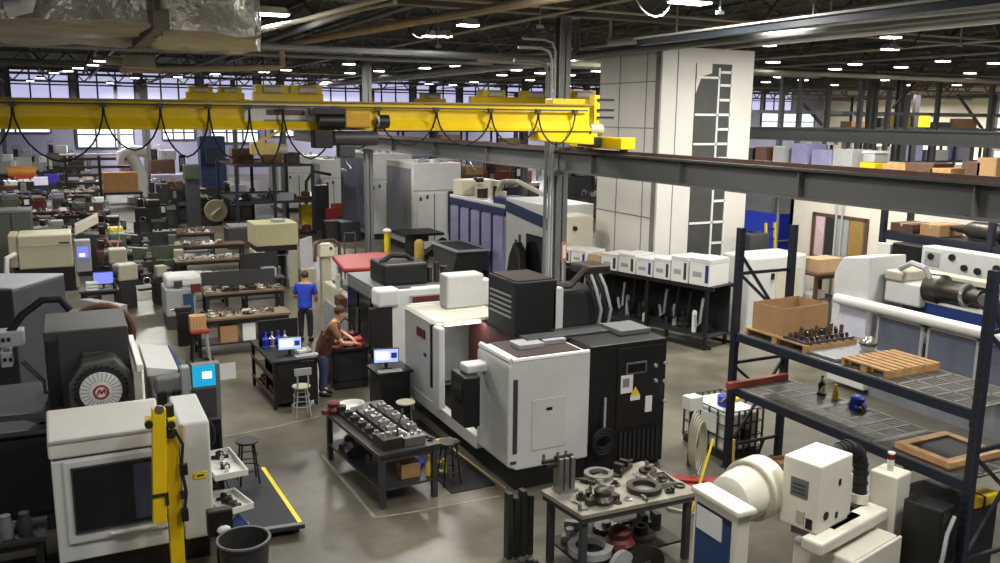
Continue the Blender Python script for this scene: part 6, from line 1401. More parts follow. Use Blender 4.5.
# long shelf bench
t = bench('workbench', 'long brown workbench with boxes on its lower shelf, ahead of the cream press', 'workbench', (3.5, 21.0, 0), 2.2, 0.75, 0.92, MAPLE, CHAR, 0, 0.3)
big_scatter('the long brown bench with boxes below', t, 2.2, 0.75, 0.92, 26, (1.0, 1.7), (CREAM2, STEEL, DSTEEL, BRIGHT, BROWN))
carton('tan carton on the lower shelf of the long brown bench', (3.15, 20.9, 0.3), 0.4, 0.4, 0.4, CARD)
carton('stacked white carton on the lower shelf of the long brown bench', (3.62, 20.9, 0.3), 0.3, 0.35, 0.42, PAPER)
carton('small pale carton at the end of the long brown bench shelf', (4.0, 20.9, 0.3), 0.26, 0.35, 0.3, CARD2)
t = bench('workbench', 'second brown workbench crowded with small parts, behind the long shelf bench', 'workbench', (4.05, 23.9, 0), 2.1, 0.8, 0.95, MAPLE, CHAR, 0, 0.3)
big_scatter('the second brown bench behind the long one', t, 2.3, 0.8, 0.95, 26, (1.1, 1.8), (CREAM2, MAPLE, DSTEEL, STEEL, GREEN))
slab(t, 'back_panel', DGREY, 3.05, 24.25, 0.95, 5.0, 24.3, 1.4)
t = bench('steel_table', 'dark steel table with a tall rack of tools, left of the cream press feet'.replace('left of', 'beside'), 'table', (4.9, 25.6, 0), 1.2, 0.7, 0.95, DGREY, CHAR, 0, 0.35)
slab(t, 'tool_board', CHAR, 4.35, 25.9, 0.95, 5.45, 25.95, 1.6); slab(t, 'grey_box', LGREY, 4.9, 25.4, 0.95, 5.3, 25.8, 1.2, 0.02)
big_scatter('the dark steel table with the tool rack', t, 1.0, 0.6, 0.95, 6, (1.0, 1.4), (BRIGHT, DSTEEL, BLUE2))
# vise stand and crate stool
t = thing('crate_stool', 'tan wooden crate upon a red-seated stool at the aisle end of the long brown bench', 'stool', onz(201, 363))
q = MB(); q.box(-0.2, -0.18, 0.72, 0.2, 0.18, 0.8); q.build('seat', RED, t, 0.02)
for sx in (-1, 1):
    for sy in (-1, 1): q = MB(); q.bar((sx*0.2, sy*0.18, 0), (sx*0.14, sy*0.13, 0.72), 0.04); q.build('leg', LGREY if sx > 0 else BLACK, t)
q = MB(); q.box(-0.2, -0.14, 0.8, 0.14, 0.16, 1.12); q.build('crate', WOOD, t); q = MB()
for k in range(5): q.box(-0.19+k*0.07, -0.15, 0.82, -0.14+k*0.07, -0.14, 1.1)
q.build('slat', mat('slat_tan', (196, 152, 96), 0.8, var=0.2), t)
q = MB(); q.box(-0.3, -0.26, 0, 0.3, 0.26, 0.05); q.build('foot_plate', BLACK, t)
t = thing('vise_stand', 'black vise stand beside the red-seated crate stool', 'stand', onz(192, 345)+Vector((-0.15, 0.1, 0)))
q = MB(); q.box(-0.16, -0.16, 0, 0.16, 0.16, 0.85); q.build('pedestal', BLACK, t, 0.02); q = MB(); q.box(-0.2, -0.12, 0.85, 0.2, 0.12, 0.97); q.build('vise_body', DSTEEL, t, 0.02); q = MB(); q.cyl((-0.3, 0, 0.9), (-0.2, 0, 0.9), 0.03); q.build('screw', STEEL, t)
# small white machine with blue skirt
t = thing('milling_machine', 'small white-hooded machine with a blue skirt at the aisle edge', 'machine', (2.4, 24.3, 0))
slab(t, 'base', DGREY, 2.08, 23.8, 0, 2.8, 24.9, 0.35); slab(t, 'body', LGREY, 2.06, 23.78, 0.35, 2.82, 24.9, 1.1, 0.05); slab(t, 'hood', WHITE, 2.1, 23.9, 1.1, 3.0, 24.8, 1.4, 0.08)
slab(t, 'blue_skirt', mat('skirt_blue', (46, 70, 108), 0.5), 2.5, 23.74, 0.35, 2.75, 23.78, 0.95); slab(t, 'red_panel', MAROON, 2.7, 23.72, 0.98, 2.95, 23.78, 1.2); slab(t, 'side_window', DGREY, 2.3, 23.76, 1.15, 2.5, 23.9, 1.3)
# dark manual machine at the aisle
def manual_lathe(label, loc, L, rz, top=CREAM2, body=GREEN, n=5):
    t = thing('manual_lathe', label, 'lathe', loc, rz)
    for s in (-1, 1): q = MB(); q.box(s*(L/2-0.25)-0.22, -0.25, 0, s*(L/2-0.25)+0.22, 0.25, 0.65); q.build('pedestal', CHAR, t, 0.02)
    q = MB(); q.box(-L/2, -0.2, 0.65, L/2, 0.2, 0.82); q.build('bed', body, t, 0.01)
    q = MB(); q.box(-L/2, -0.25, 0.82, -L/2+0.55, 0.25, 1.3); q.build('headstock', top, t, 0.05)
    q = MB(); q.cyl((-L/2+0.55, 0, 1.08), (-L/2+0.72, 0, 1.08), 0.17, n=18); q.build('chuck', DSTEEL, t)
    q = MB(); q.box(-0.15, -0.3, 0.82, 0.2, 0.25, 0.98); q.build('carriage', DSTEEL, t, 0.02)
    q = MB(); q.torus((0, -0.34, 0.78), 0.1, 0.018, 'y', 16, 6); q.build('handwheel', BRIGHT, t)
    q = MB(); q.box(-0.06, -0.1, 0.98, 0.1, 0.06, 1.1); q.build('tool_post', BRIGHT, t); q = MB(); q.box(-L/2+0.5, -0.36, 0.5, L/2-0.5, -0.2, 0.55); q.build('chip_tray', DSTEEL, t); q = MB(); q.tube([(-L/2+0.3, 0.2, 1.3), (-L/2+0.4, 0.1, 1.75), (-L/2+0.9, -0.1, 1.7)], 0.025, 6); q.build('lamp_arm', LGREY, t); q = MB(); q.cyl((-L/2-0.12, 0, 1.1), (-L/2, 0, 1.1), 0.2); q.build('belt_guard', DGREY, t)
    q = MB(); q.box(L/2-0.4, -0.15, 0.82, L/2-0.1, 0.15, 1.15); q.build('tailstock', top, t, 0.03)
    q = MB(); q.box(-L/2+0.05, 0.24, 0.82, L/2-0.05, 0.27, 1.25); q.build('splash_guard', body, t)
    return t
manual_lathe('dark lathe with a cream headstock, farther up the aisle edge than the white-hooded machine', (1.8, 27.4, 0), 1.5, 0.2, CREAM2, CHAR)
manual_lathe('green-grey lathe standing side-on beyond the dark aisle lathe', (2.2, 30.6, 0), 2.4, 0, CREAM2, GREEN)
manual_lathe('charcoal lathe behind the green-grey lathe', (2.4, 34.5, 0), 2.4, 0, GREEN, CHAR)
t = bench('workbench', 'brown workbench with cream parts, beside the green-grey lathe', 'workbench', (4.0, 29.6, 0), 2.2, 0.8, 0.95, MAPLE, CHAR, 0, 0.3)
big_scatter('the brown bench beside the green-grey lathe', t, 2.2, 0.8, 0.95, 22, (1.3, 2.2), (CREAM2, MAPLE, PAPER, STEEL))
t = bench('workbench', 'dark bench with white bottles and jars, deeper in beyond the brown benches', 'workbench', (4.4, 33.0, 0), 2.6, 0.8, 0.95, BROWN, CHAR, 0, 0.3)
scatter('the dark bench of jars beyond the brown benches', t, -1.2, 1.2, -0.3, 0.3, 0.95, ['bottle', 'casting', 'bin'], 18, (1.5, 2.3), mats=(PAPER, CREAM2, BROWN, MAPLE))
# cream press
t = thing('tapping_center', 'cream-hooded press machine with a dark arch below, beside the brown benches', 'machine', (5.95, 28.8, 0))
slab(t, 'hood', mat('pale_olive_cream', (188, 182, 140), 0.5, var=0.06), 5.25, 28.3, 1.42, 6.65, 29.6, 2.15, 0.04); slab(t, 'black_band', BLACK, 5.3, 28.35, 1.25, 6.6, 29.5, 1.42)
for x in (5.25, 6.3): slab(t, 'leg', CREAM2, x, 28.3, 0, x+0.32, 29.4, 1.25, 0.03)
slab(t, 'arch_back', CHAR, 5.57, 28.9, 0, 6.3, 29.3, 1.25); q = MB(t); q.tube([(5.6, 28.35, 0.3), (5.62, 28.35, 1.1), (6.28, 28.35, 1.1), (6.3, 28.35, 0.3)], 0.06); q.build('arch', LGREY, t)
slab(t, 'motor', STEEL, 5.8, 28.5, 0.3, 6.1, 28.8, 0.7, 0.05); slab(t, 'roof_cap', LGREY, 5.9, 28.6, 2.15, 6.3, 29.0, 2.25, 0.02)
q = MB(); p = ony(309, 242, 28.2); q.bar((p.x-0.3, 28.2, 1.1), (p.x+0.25, 28.9, 1.1), 0.05, 1.0); o = one(q, 'cabinet_door', mat('pale_sheet', (206, 204, 212), 0.5), 'pale open door panel beside the cream-hooded press', 'door panel'); 
q = MB(); q.box(p.x-0.3, 28.15, 0, p.x+0.2, 28.6, 0.62); one(q, 'low_cabinet', CREAM2, 'low cream cabinet beneath the pale open door panel', 'cabinet', bevel=0.02)
# old beige display with a brown cable arch
t = thing('machine_console', 'beige console with a brown cable arch, beyond the red-lidded machine', 'console', (7.1, 25.2, 0))
x0, z0, x1, z1 = RY(25, 319, 245, 335, 257); slab(t, 'head', CREAM, x0, 25.0, z0, x1, 25.5, z1, 0.05); slab(t, 'pedestal', CREAM2, x0+0.1, 25.1, 0, x1-0.1, 25.4, z0)
q = MB(t); q.tube([(x0-0.15, 24.95, z0-0.1), (x0-0.12, 24.95, z1), (x0+0.05, 24.95, z1+0.12), (x1-0.05, 24.95, z1+0.14), (x1+0.12, 24.95, z1), (x1+0.12, 24.95, z0-0.2)], 0.05); q.build('cable_arch', BROWN, t); slab(t, 'knob', BLACK, x1-0.15, 24.97, z1-0.14, x1-0.09, 25.0, z1-0.08)
t = thing('wire_stand', 'thin brown wire stand beside the beige console', 'stand', (7.6, 25.8, 0))
for x in (7.45, 7.8): slab(t, 'post', BROWN, x, 25.8, 0, x+0.04, 25.84, 2.1)
for z in (0.6, 1.3, 2.05): slab(t, 'bar', BROWN, 7.45, 25.8, z, 7.84, 25.84, z+0.04)

# ---------------------------------------------------------------- cream lathe and desk, left of the aisle
t = thing('cnc_lathe', 'cream-hooded lathe with a small lit panel, beyond the dark charcoal machine', 'machine', (-0.8, 31.2, 0))
slab(t, 'base', BLACK, -1.7, 30.6, 0, 0.0, 32.0, 0.78); slab(t, 'hood', mat('lathe_cream', (182, 178, 152), 0.5, var=0.06), -1.55, 30.5, 0.78, -0.02, 31.9, 1.85, 0.05); slab(t, 'end_cap', CREAM2, -1.8, 30.55, 0.85, -1.56, 31.8, 1.85, 0.03); slab(t, 'hood_seam', CREAM2, -1.55, 30.48, 1.5, -0.02, 30.5, 1.53); slab(t, 'name_strip', BROWN, -0.4, 30.48, 1.55, -0.1, 30.5, 1.6)
p = slab(t, 'control_panel', LGREY, 0.04, 30.5, 0.6, 0.5, 30.9, 1.62, 0.03); slab(t, 'screen', SCREENV, 0.1, 30.48, 1.05, 0.42, 30.5, 1.4, 0, p); slab(t, 'screen_window', SCREENW, 0.16, 30.47, 1.1, 0.32, 30.48, 1.2, 0, p)
q = MB(t); q.tube([(-1.9, 30.3, 0.7), (-1.85, 30.3, 1.2), (-1.6, 30.4, 1.3)], 0.08); q.build('coolant_pipe', PLASTIC, t)
q = MB(); q.prism([(0.1, 1.45), (0.85, 1.85), (0.85, 2.1), (0.1, 1.75)], 'y', 33.2, 34.2); o = one(q, 'sloped_cabinet', CREAM, 'cream slope-topped cabinet behind the cream-hooded lathe panel', 'cabinet'); 
q = MB(); q.box(0.1, 33.2, 0, 0.85, 34.2, 1.44); one(q, 'low_cabinet', CHAR, 'charcoal base cabinet below the cream slope-topped cabinet', 'cabinet')
t = thing('electrical_cabinet', 'olive-grey cabinet at the frame edge behind the cream-hooded lathe', 'cabinet', (-1.8, 33.5, 0))
slab(t, 'body', mat('olive_grey', (76, 80, 72), 0.55), -2.4, 33.2, 0, -1.2, 34.4, 2.35, 0.03); slab(t, 'roof_lip', MGREY, -2.42, 33.18, 2.3, -1.18, 34.42, 2.38); slab(t, 'door_seam', CHAR, -1.81, 33.18, 0.2, -1.78, 33.2, 2.25)
D = bench('computer_desk', 'dark desk with a violet-lit monitor, beside the aisle', 'desk', (0.55, 26.0, 0), 1.0, 0.7, 0.86, DGREY, BLACK, 0, 0.2, drawers=2)
monitor('violet-lit monitor on the dark desk beside the aisle', (0.68, 26.0, 0.86), 0.52, 0.34, 0.0, SCREENV, False)
for k in range(3): place_part('tray', PAPER, (0.38, 25.8, 0.86+0.085*k), 0.05*k, 'white tray in the stack of three on the dark desk', 'white desk trays', 0.75)
place_part('bottle', BLACK, (0.95, 25.8, 0.86), 0, 'black bottle beside the violet-lit monitor', None, 1.2)
q = MB(); q.prism([(0.05, 25.4), (0.95, 24.0), (1.15, 24.2), (0.3, 25.5)], 'z', 0.01, 0.7); one(q, 'slanted_cover', LGREY, 'pale slanted sheet cover in front of the dark desk', 'cover')
# pile of brown crates and a green machine by the lathe row
def mach(label, loc, w_, d, h, body, top, rz=0.0, acc=STEEL, nm='workshop_machine', g=None):
    loc = free(loc, 0.55*max(w_, d))
    t = thing(nm, label, 'machine', loc, rz, g)
    q = MB(); q.box(-w_/2, -d/2, 0, w_/2, d/2, h*0.45); q.build('base', CHAR, t, 0.02)
    q = MB(); q.box(-w_/2*0.9, -d/2*0.8, h*0.45, w_/2*0.5, d/2*0.8, h*0.8); q.build('body', body, t, 0.03)
    q = MB(); q.box(-w_/2*0.3, -d/2*0.6, h*0.8, w_/2*0.6, d/2*0.6, h); q.build('head', top, t, 0.04)
    q = MB(); q.cyl((w_*0.2, -d*0.2, h*0.5), (w_*0.2, -d*0.2, h*0.8), w_*0.06); q.build('spindle', acc, t)
    q = MB(); q.box(w_*0.05, -d*0.55, h*0.42, w_*0.48, d*0.2, h*0.5); q.build('table', acc, t)
    q = MB(); q.tube([(-w_*0.4, 0, h*0.8), (-w_*0.42, -d*0.2, h*1.08), (-w_*0.15, -d*0.5, h*1.12), (0, -d*0.6, h*0.9)], 0.03, 6); q.build('lamp_arm', acc, t)
    q = MB(); q.box(w_*0.36, -d*0.62, h*0.55, w_*0.54, -d*0.5, h*0.9); pb = q.build('control_box', LGREY if rnd.random() < 0.4 else BLACK, t, 0.01)
    q = MB(); q.box(w_*0.39, -d*0.63, h*0.68, w_*0.51, -d*0.62, h*0.84); q.build('dial_plate', PAPER if rnd.random() < 0.5 else STEEL, pb)
    for s in (-0.3, 0.12): q = MB(); q.box(w_*s, -d*0.51, h*0.08, w_*(s+0.26), -d*0.5, h*0.38); q.build('access_door', DGREY, t)
    q = MB(); q.cyl((-w_*0.3, d*0.1, h*0.8), (-w_*0.3, d*0.1, h*1.02), w_*0.09); q.build('motor', DSTEEL, t)
    q = MB(); q.torus((-w_*0.2, -d*0.52, h*0.5), min(w_, d)*0.12, 0.02, 'y', 14, 6); q.build('handwheel', acc, t)
    return t
mach('dark brown machine with a red top beside the aisle, past the violet-lit desk', (1.15, 31.2, 0), 1.1, 0.9, 1.35, BROWN, MAROON)
mach('brown and yellow machine between the red-topped one and the lathes', (1.3, 33.6, 0), 1.2, 0.9, 1.4, BROWN, YELLOW2)
# ---------------------------------------------------------------- tall dark machines by the grey column
for k, (px, py, w_, h, b_, tp, lab) in enumerate(((152, 236, 1.4, 1.7, CHAR, DSTEEL, 'charcoal machine nearest the white arm robot on the aisle'.replace('nearest', 'next to')), (163, 230, 1.3, 2.2, DSTEEL, CHAR, 'tall oily machine behind the charcoal one by the aisle'), (176, 238, 1.5, 2.2, CHAR, BROWN, 'charcoal machine with a brown head before the grey machine column'),
       (186, 230, 1.3, 2.0, BLACK, DSTEEL, 'black machine tucked against the grey machine column'), (238, 222, 1.6, 1.9, CHAR, LGREY, 'charcoal machine with a grey head below the black tool rack'), (207, 236, 1.4, 1.3, DSTEEL, CHAR, 'low oily machine under the pale round dial'))):
    mach(lab, onz(px, py), w_, 1.0, h, b_, tp, 0.2*(k % 3)-0.2)
p = onz(194, 226); t = thing('drill_tower', 'tall dark grey machine column with a pale round dial at its side', 'machine', p)
q = MB(); q.box(-0.3, -0.3, 0, 0.35, 0.3, 3.1); q.build('column', mat('column_blue_grey', (66, 68, 72), 0.55), t, 0.02); q = MB(); q.box(-0.36, -0.36, 2.4, 0.4, 0.36, 3.1); q.build('cap', GREEN, t, 0.02)
a0 = ony(215, 210, p.y); q = MB(); q.lathe([(0, -0.06), (0.55, -0.06), (0.58, 0), (0.55, 0.05), (0, 0.05)], (a0.x-p.x, -0.35, a0.z), 'y', 26); dl = q.build('dial', mat('dial_khaki', (150, 142, 108), 0.5), t)
q = MB(); q.bar((a0.x-p.x-0.25, -0.43, a0.z-0.2), (a0.x-p.x+0.2, -0.43, a0.z+0.15), 0.05); q.build('dial_mark', PLASTIC, dl)
q = MB(); q.box(0.35, -0.28, 0, 1.2, 0.28, a0.z-0.3); q.build('dial_base', CHAR, t)
p = onz(243, 247); t = thing('grey_press', 'dark grey slab-topped press at the foot of the black tool rack', 'machine', p)
q = MB(); q.box(-0.7, -0.5, 0, 0.7, 0.5, 0.9); q.build('body', DGREY, t, 0.04); q = MB(); q.box(-0.6, -0.45, 0.9, 0.65, 0.45, 1.0); q.build('slab', LGREY, t, 0.02)
# black tool rack along the aisle
t = thing('tool_rack', 'blue-black two-level tool rack down the aisle beside the white machining cells', 'rack', (8.5, 43, 0))
for x, y in ((6.9, 46.5), (6.9, 41.0), (8.6, 46.5), (8.6, 41.0), (10.4, 46.5), (10.4, 41.0)): slab(t, 'post', NAVY, x-0.07, y-0.07, 0, x+0.07, y+0.07, 3.3)
for z in (1.55, 3.25):
    for y in (41.0, 46.5): slab(t, 'beam', NAVY, 6.9, y-0.05, z, 10.4, y+0.05, z+0.12)
    slab(t, 'shelf', CHAR, 6.9, 41.0, z, 10.4, 46.5, z+0.05)
for z in (0.0, 1.62): 
    for k in range(10):
        x = 7.3+0.32*k; kk = SMALL[k % len(SMALL)]; m_ = (DSTEEL, BROWN, LGREY, CHAR)[k % 4]
        place_part(kk, m_, (x, 41.6+0.5*(k % 3), z), k, '%s %s stored on the %s level of the blue-black tool rack' % (MWORD[m_.name], WPN[kk].replace('_', ' '), 'floor' if z == 0 else 'middle'), 'tool rack stock %s %s %d' % (kk, m_.name, z > 0), 2.6)
for k, (x, y, w_, h, m_, lab) in enumerate(((7.6, 43.5, 1.0, 0.7, BROWN, 'brown crate on top of the blue-black tool rack'), (9.0, 43.5, 0.9, 0.9, CARD, 'tan crate on top of the blue-black tool rack'), (9.9, 43.0, 0.6, 0.5, DSTEEL, 'dark crate on top of the blue-black tool rack'))): carton(lab, (x, y, 3.31), w_, 0.8, h, m_, 0)
p = ony(266, 147, 41); t = thing('chain_hoist', 'cream and amber hoist body over the blue-black tool rack', 'hoist', (p.x, 41, p.z))
q = MB(); q.box(-0.7, -0.3, -0.35, 0.5, 0.3, 0.2); q.build('body', mat('hoist_cream', (214, 190, 110), 0.5), t, 0.06); q = MB(); q.cyl((0.5, 0, -0.1), (0.95, 0, -0.1), 0.22); q.build('motor', CREAM, t); q = MB(); q.bar((-0.4, 0, 0.2), (1.2, 0, 1.0), 0.12); q.build('arm', YELLOW, t); q = MB(); q.cyl((0, 0, 0.2), (0, 0, 8.7-p.z), 0.03); q.build('rope', DSTEEL, t)
p = onz(214, 200); t = thing('drilling_machine', 'tall dark blue machine seen under the yellow crane, beyond the dial machine', 'machine', p)
q = MB(); q.box(-0.8, -0.6, 0, 0.8, 0.6, 4.2); q.build('body', mat('deep_blue_machine', (36, 52, 92), 0.5, var=0.3), t, 0.05); q = MB(); q.box(-0.5, -1.1, 2.4, 0.4, -0.6, 3.4); q.build('head', NAVY, t, 0.05); q = MB(); q.box(0.8, -0.6, 0.5, 0.9, 0.6, 3.0); q.build('side_strip', LGREY, t)
q = MB(); q.box(-0.9, -1.2, 0, 0.9, 0.6, 0.9); q.build('base', CHAR, t)
# ---------------------------------------------------------------- far end of the aisle
p = onz(140, 204); t = thing('robot_arm', 'tall white robot arm bending over at the far end of the aisle', 'robot', p)
q = MB(); q.box(-0.7, -0.7, 0, 0.7, 0.7, 0.5); q.build('pedestal', LGREY, t, 0.03); q = MB(); q.cyl((0, 0, 0.5), (0, 0, 1.2), 0.55, 0.5); q.build('turret', WHITE, t)
q = MB(); q.ring_path([(0.1, 0, 1.1), (0.1, 0, 1.8), (-0.1, 0, 2.6), (-0.35, 0, 3.1)], [0.5, 0.42, 0.36, 0.34], 12); q.build('lower_arm', WHITE, t)
q = MB(); q.ring_path([(0.55, 0, 3.25), (-0.3, 0, 3.35), (-0.9, 0, 3.1), (-1.0, 0, 2.5)], [0.35, 0.36, 0.3, 0.22], 12); q.build('upper_arm', WHITE, t)
for x, z in ((-0.35, 3.1), (-0.95, 3.0)): disc(t, 'joint_cap', CHAR, (x, -0.42, z), 0.16, 'y', 0.08)
p = onz(128, 206)+Vector((-0.3, -1.2, 0)); D2 = bench('workbench', 'dark bench holding a tan crate before the white robot arm', 'workbench', p, 2.2, 1.2, 1.0, DGREY, CHAR)
carton('big tan crate on the dark bench before the white robot arm', p+Vector((-0.1, 0, 1.0)), 1.9, 1.0, 1.15, mat('tan_crate', (176, 130, 80), 0.8, var=0.15))
p = onz(171, 200); t = thing('machine_guard', 'pale violet sheet-sided unit between the two grey columns', 'unit', p)
q = MB(); q.box(-1.1, -0.5, 0.5, 1.1, 0.5, 1.7); q.build('sheet_body', mat('pale_lilac', (186, 180, 208), 0.5), t, 0.03); q = MB(); q.box(-1.0, -0.4, 0, 1.0, 0.4, 0.5); q.build('plinth', CHAR, t); q = MB(); q.box(0.3, -0.52, 0.55, 0.9, -0.5, 0.7); q.build('grip', CHAR, t)
mach('dark machine with pale pipes above the violet sheet-sided unit', p+Vector((0, 2.2, 0)), 2.2, 1.4, 3.2, BROWN, LGREY)
p = onz(160, 193); t = carton('tall pink-toned stacked pallet load beyond the lilac unit', p+Vector((-1.6, 5, 0)), 1.1, 1.0, 3.0, mat('dusty_pink', (160, 120, 126), 0.8, var=0.25), 0, None, 'pallet_load', 'load')
p = free(onz(102, 203), 2.0); t = thing('bar_rack', 'dark bar-stock rack of stacked dark rods at the far end', 'rack', p)
for x in (-1.9, 0, 1.9): q = MB(); q.box(x-0.08, -0.4, 0, x+0.08, 0.4, 3.0); q.build('post', CHAR, t)
for k in range(5): q = MB(); q.box(-2.2, -0.35, 0.7+0.5*k, 2.2, 0.35, 0.85+0.5*k); q.build('rod_layer', DSTEEL if k % 2 else BROWN, t)
q = MB(); q.box(-2.2, -0.4, 3.0, 2.2, 0.4, 3.1); q.build('top_shelf', LGREY, t)
WM = (WHITE, LGREY, MGREY, CHAR, BROWN, DSTEEL, MAROON)
specs = [ # px, py(base), width, height, body, head, label
 (8, 190, 1.6, 2.6, LGREY, WHITE, 'pale machine at the frame edge far down the hall'),
 (27, 186, 1.8, 2.8, WHITE, LGREY, 'white-bodied machine with grey head far down the hall, over the orange pump'),
 (42, 186, 1.4, 2.2, LGREY, WHITE, 'grey machine with white head beside the orange pump'),
 (62, 184, 2.0, 3.0, MGREY, WHITE, 'tall mid-grey machine behind the purple tarp'),
 (80, 186, 1.6, 2.4, CHAR, MGREY, 'charcoal machine beside the bar-stock rack'),
 (10, 205, 1.6, 1.5, BROWN, PAPER, 'brown machine with a white top at the frame edge'),
 (72, 203, 1.6, 1.6, DSTEEL, LGREY, 'oily machine with grey top beyond the purple tarp'),
 (88, 206, 1.4, 1.4, CHAR, CREAM2, 'charcoal machine with cream top beside the aisle mouth'),
 (8, 226, 1.8, 1.6, GREEN, MGREY, 'dull green machine at the frame edge beyond the olive cabinet'),
 (38, 222, 1.5, 1.3, MAROON, BROWN, 'maroon machine with a brown head, ahead of the purple tarp'),
 (57, 224, 1.5, 1.3, DGREY, mat('lilac_grey', (150, 146, 170), 0.5), 'dark grey machine with a lilac head'),
 (76, 226, 1.4, 1.2, CHAR, GREEN, 'charcoal machine with a green head near the aisle mouth'),
 (98, 222, 1.2, 1.3, BROWN, PAPER, 'brown machine with white head at the aisle mouth'),
 (55, 246, 1.3, 1.1, LGREY, CREAM2, 'pale grey machine right behind the cream lathe hood'.replace('right ', '')),
 (93, 240, 1.2, 1.2, DSTEEL, BROWN, 'oily machine with a brown head behind the sloped cream cabinet'),
 (112, 246, 1.2, 1.3, BROWN, DSTEEL, 'brown machine with dark head beside the sloped cream cabinet')]
for k, (px, py, w_, h, b_, tp, lab) in enumerate(specs): mach(lab, onz(px, py), w_, 1.1, h, b_, tp, 0.15*(k % 3)-0.1, (STEEL, BRIGHT, DSTEEL)[k % 3])
for k, (px, py, w_, m_, lab) in enumerate(((28, 196, 2.6, BROWN, 'brown bench under the orange pump far down the hall'), (60, 199, 2.6, CHAR, 'charcoal bench under the purple tarp far down the hall'), (90, 196, 2.4, MAPLE, 'tan bench before the bar-stock rack'), (22, 214, 2.2, MAROON, 'maroon bench far down the hall at the frame edge'), (70, 214, 2.2, CHAR, 'charcoal bench far down the hall beside the maroon machine'), (30, 239, 1.8, BROWN, 'brown bench behind the olive-grey cabinet'), (78, 236, 1.8, CHAR, 'charcoal bench behind the cream slope-topped cabinet'))):
    b_ = bench('workbench', lab, 'workbench', free(onz(px, py), w_*0.5), w_, 0.9, 1.0, m_, CHAR)
    big_scatter('the '+lab.split(' far')[0].split(' at the')[0], b_, w_, 0.9, 1.0, 14, (1.6, 2.8), ((STEEL, PAPER, RED, BLUE2, LGREY), (PAPER, LGREY, BLACK, BLUE2), (CREAM2, STEEL, BROWN), (RED, PAPER, BLUE2, BROWN), (PAPER, RED, STEEL, BLACK), (DSTEEL, CREAM2, MAPLE), (BRIGHT, DSTEEL, RED))[k])
p = onz(25, 192); t = thing('pump_unit', 'orange pump unit on the brown bench far down the hall', 'pump', p+Vector((0, -0.6, 0.0)))
q = MB(); q.box(-0.9, -0.4, 0, 0.9, 0.4, 1.0); q.build('plinth', CHAR, t); q = MB(); q.cyl((-0.9, 0, 1.45), (0.8, 0, 1.45), 0.42, n=16); q.build('drum', mat('pump_orange', (208, 132, 52), 0.5, var=0.2), t); q = MB(); q.box(-0.6, -0.35, 1.0, 0.9, 0.35, 1.25); q.build('saddle', ORANGE, t)
for px, w_, h, m_, lab in ((43, 0.8, 0.5, mat('lilac_white', (220, 216, 240), 0.5), 'lilac-white sheet box beside the purple tarp'), (56, 1.1, 0.6, mat('purple_tarp', (52, 40, 150), 0.6, var=0.2), 'purple tarp-covered box far down the hall')):
    p = free(onz(px, 199)+Vector((0, -1.2, 0)), 0.6)+Vector((0, 1.2, 0)); carton(lab, p+Vector((0, -1.2, 1.01)), w_, 0.6, h, m_, 0, None, 'covered_box', 'box', tape=False)
    q = MB(); q.box(p.x-w_/2, p.y-1.5, 0, p.x+w_/2, p.y-0.9, 1.0); one(q, 'low_cabinet', CHAR, 'charcoal cabinet beneath the '+lab.split(' far')[0].split(' beside')[0], 'cabinet')
for k, (x, y, w_, h, m_, lab, ms) in enumerate(((3.3, 26.6, 1.5, 0.95, DGREY, 'grey bench between the white-hooded machine and the cream press', (PAPER, STEEL, CREAM2)), (3.9, 36.2, 2.4, 1.0, BROWN, 'brown bench before the round-dial machine', (CREAM2, PAPER, MAPLE, STEEL)), (1.2, 37.0, 1.8, 1.0, CHAR, 'charcoal bench at the aisle edge beyond the brown and yellow machine', (CREAM2, BRIGHT, BROWN)),
    (-2.2, 40.0, 2.2, 1.0, DGREY, 'grey bench far beyond the olive-grey cabinet', (MAROON, DSTEEL, PAPER)), (-1.2, 45.0, 2.4, 1.0, BROWN, 'second brown bench beyond the olive-grey cabinet', (RED, STEEL, BLACK, PAPER)), (0.6, 49.0, 2.2, 1.0, CHAR, 'charcoal bench with red parts beside the aisle mouth', (RED, PAPER, BRIGHT)), (-2.2, 53.0, 2.4, 1.0, DGREY, 'grey bench in the deep row of machines at the frame edge', (PAPER, BLUE2, STEEL)),
    (0.2, 55.5, 2.4, 1.0, BROWN, 'brown bench in the deep row of machines', (PAPER, RED, CREAM2)), (6.0, 52.0, 2.4, 1.0, CHAR, 'charcoal bench across the aisle from the deep machine row', (PAPER, CREAM2, STEEL)), (6.6, 57.5, 2.4, 1.0, BROWN, 'brown bench across the aisle by the lilac unit', (PAPER, RED, CREAM2)))):
    p = free((x, y, 0), w_*0.5); b_ = bench('workbench', lab, 'workbench', p, w_, 0.9, h, m_, CHAR)
    big_scatter('the '+lab, b_, w_, 0.9, h, 14, (1.5, 2.6), ms)
    if y > 36:
        for j, (dx, ww, hh, mm) in enumerate(((-0.6, 0.9, 0.7, CARD), (0.5, 0.8, 0.55, LGREY))): carton(('tan' if j == 0 else 'grey')+' carton below the '+lab, p+Vector((dx, 0, 0.25)), ww, 0.6, hh-0.15, mm)
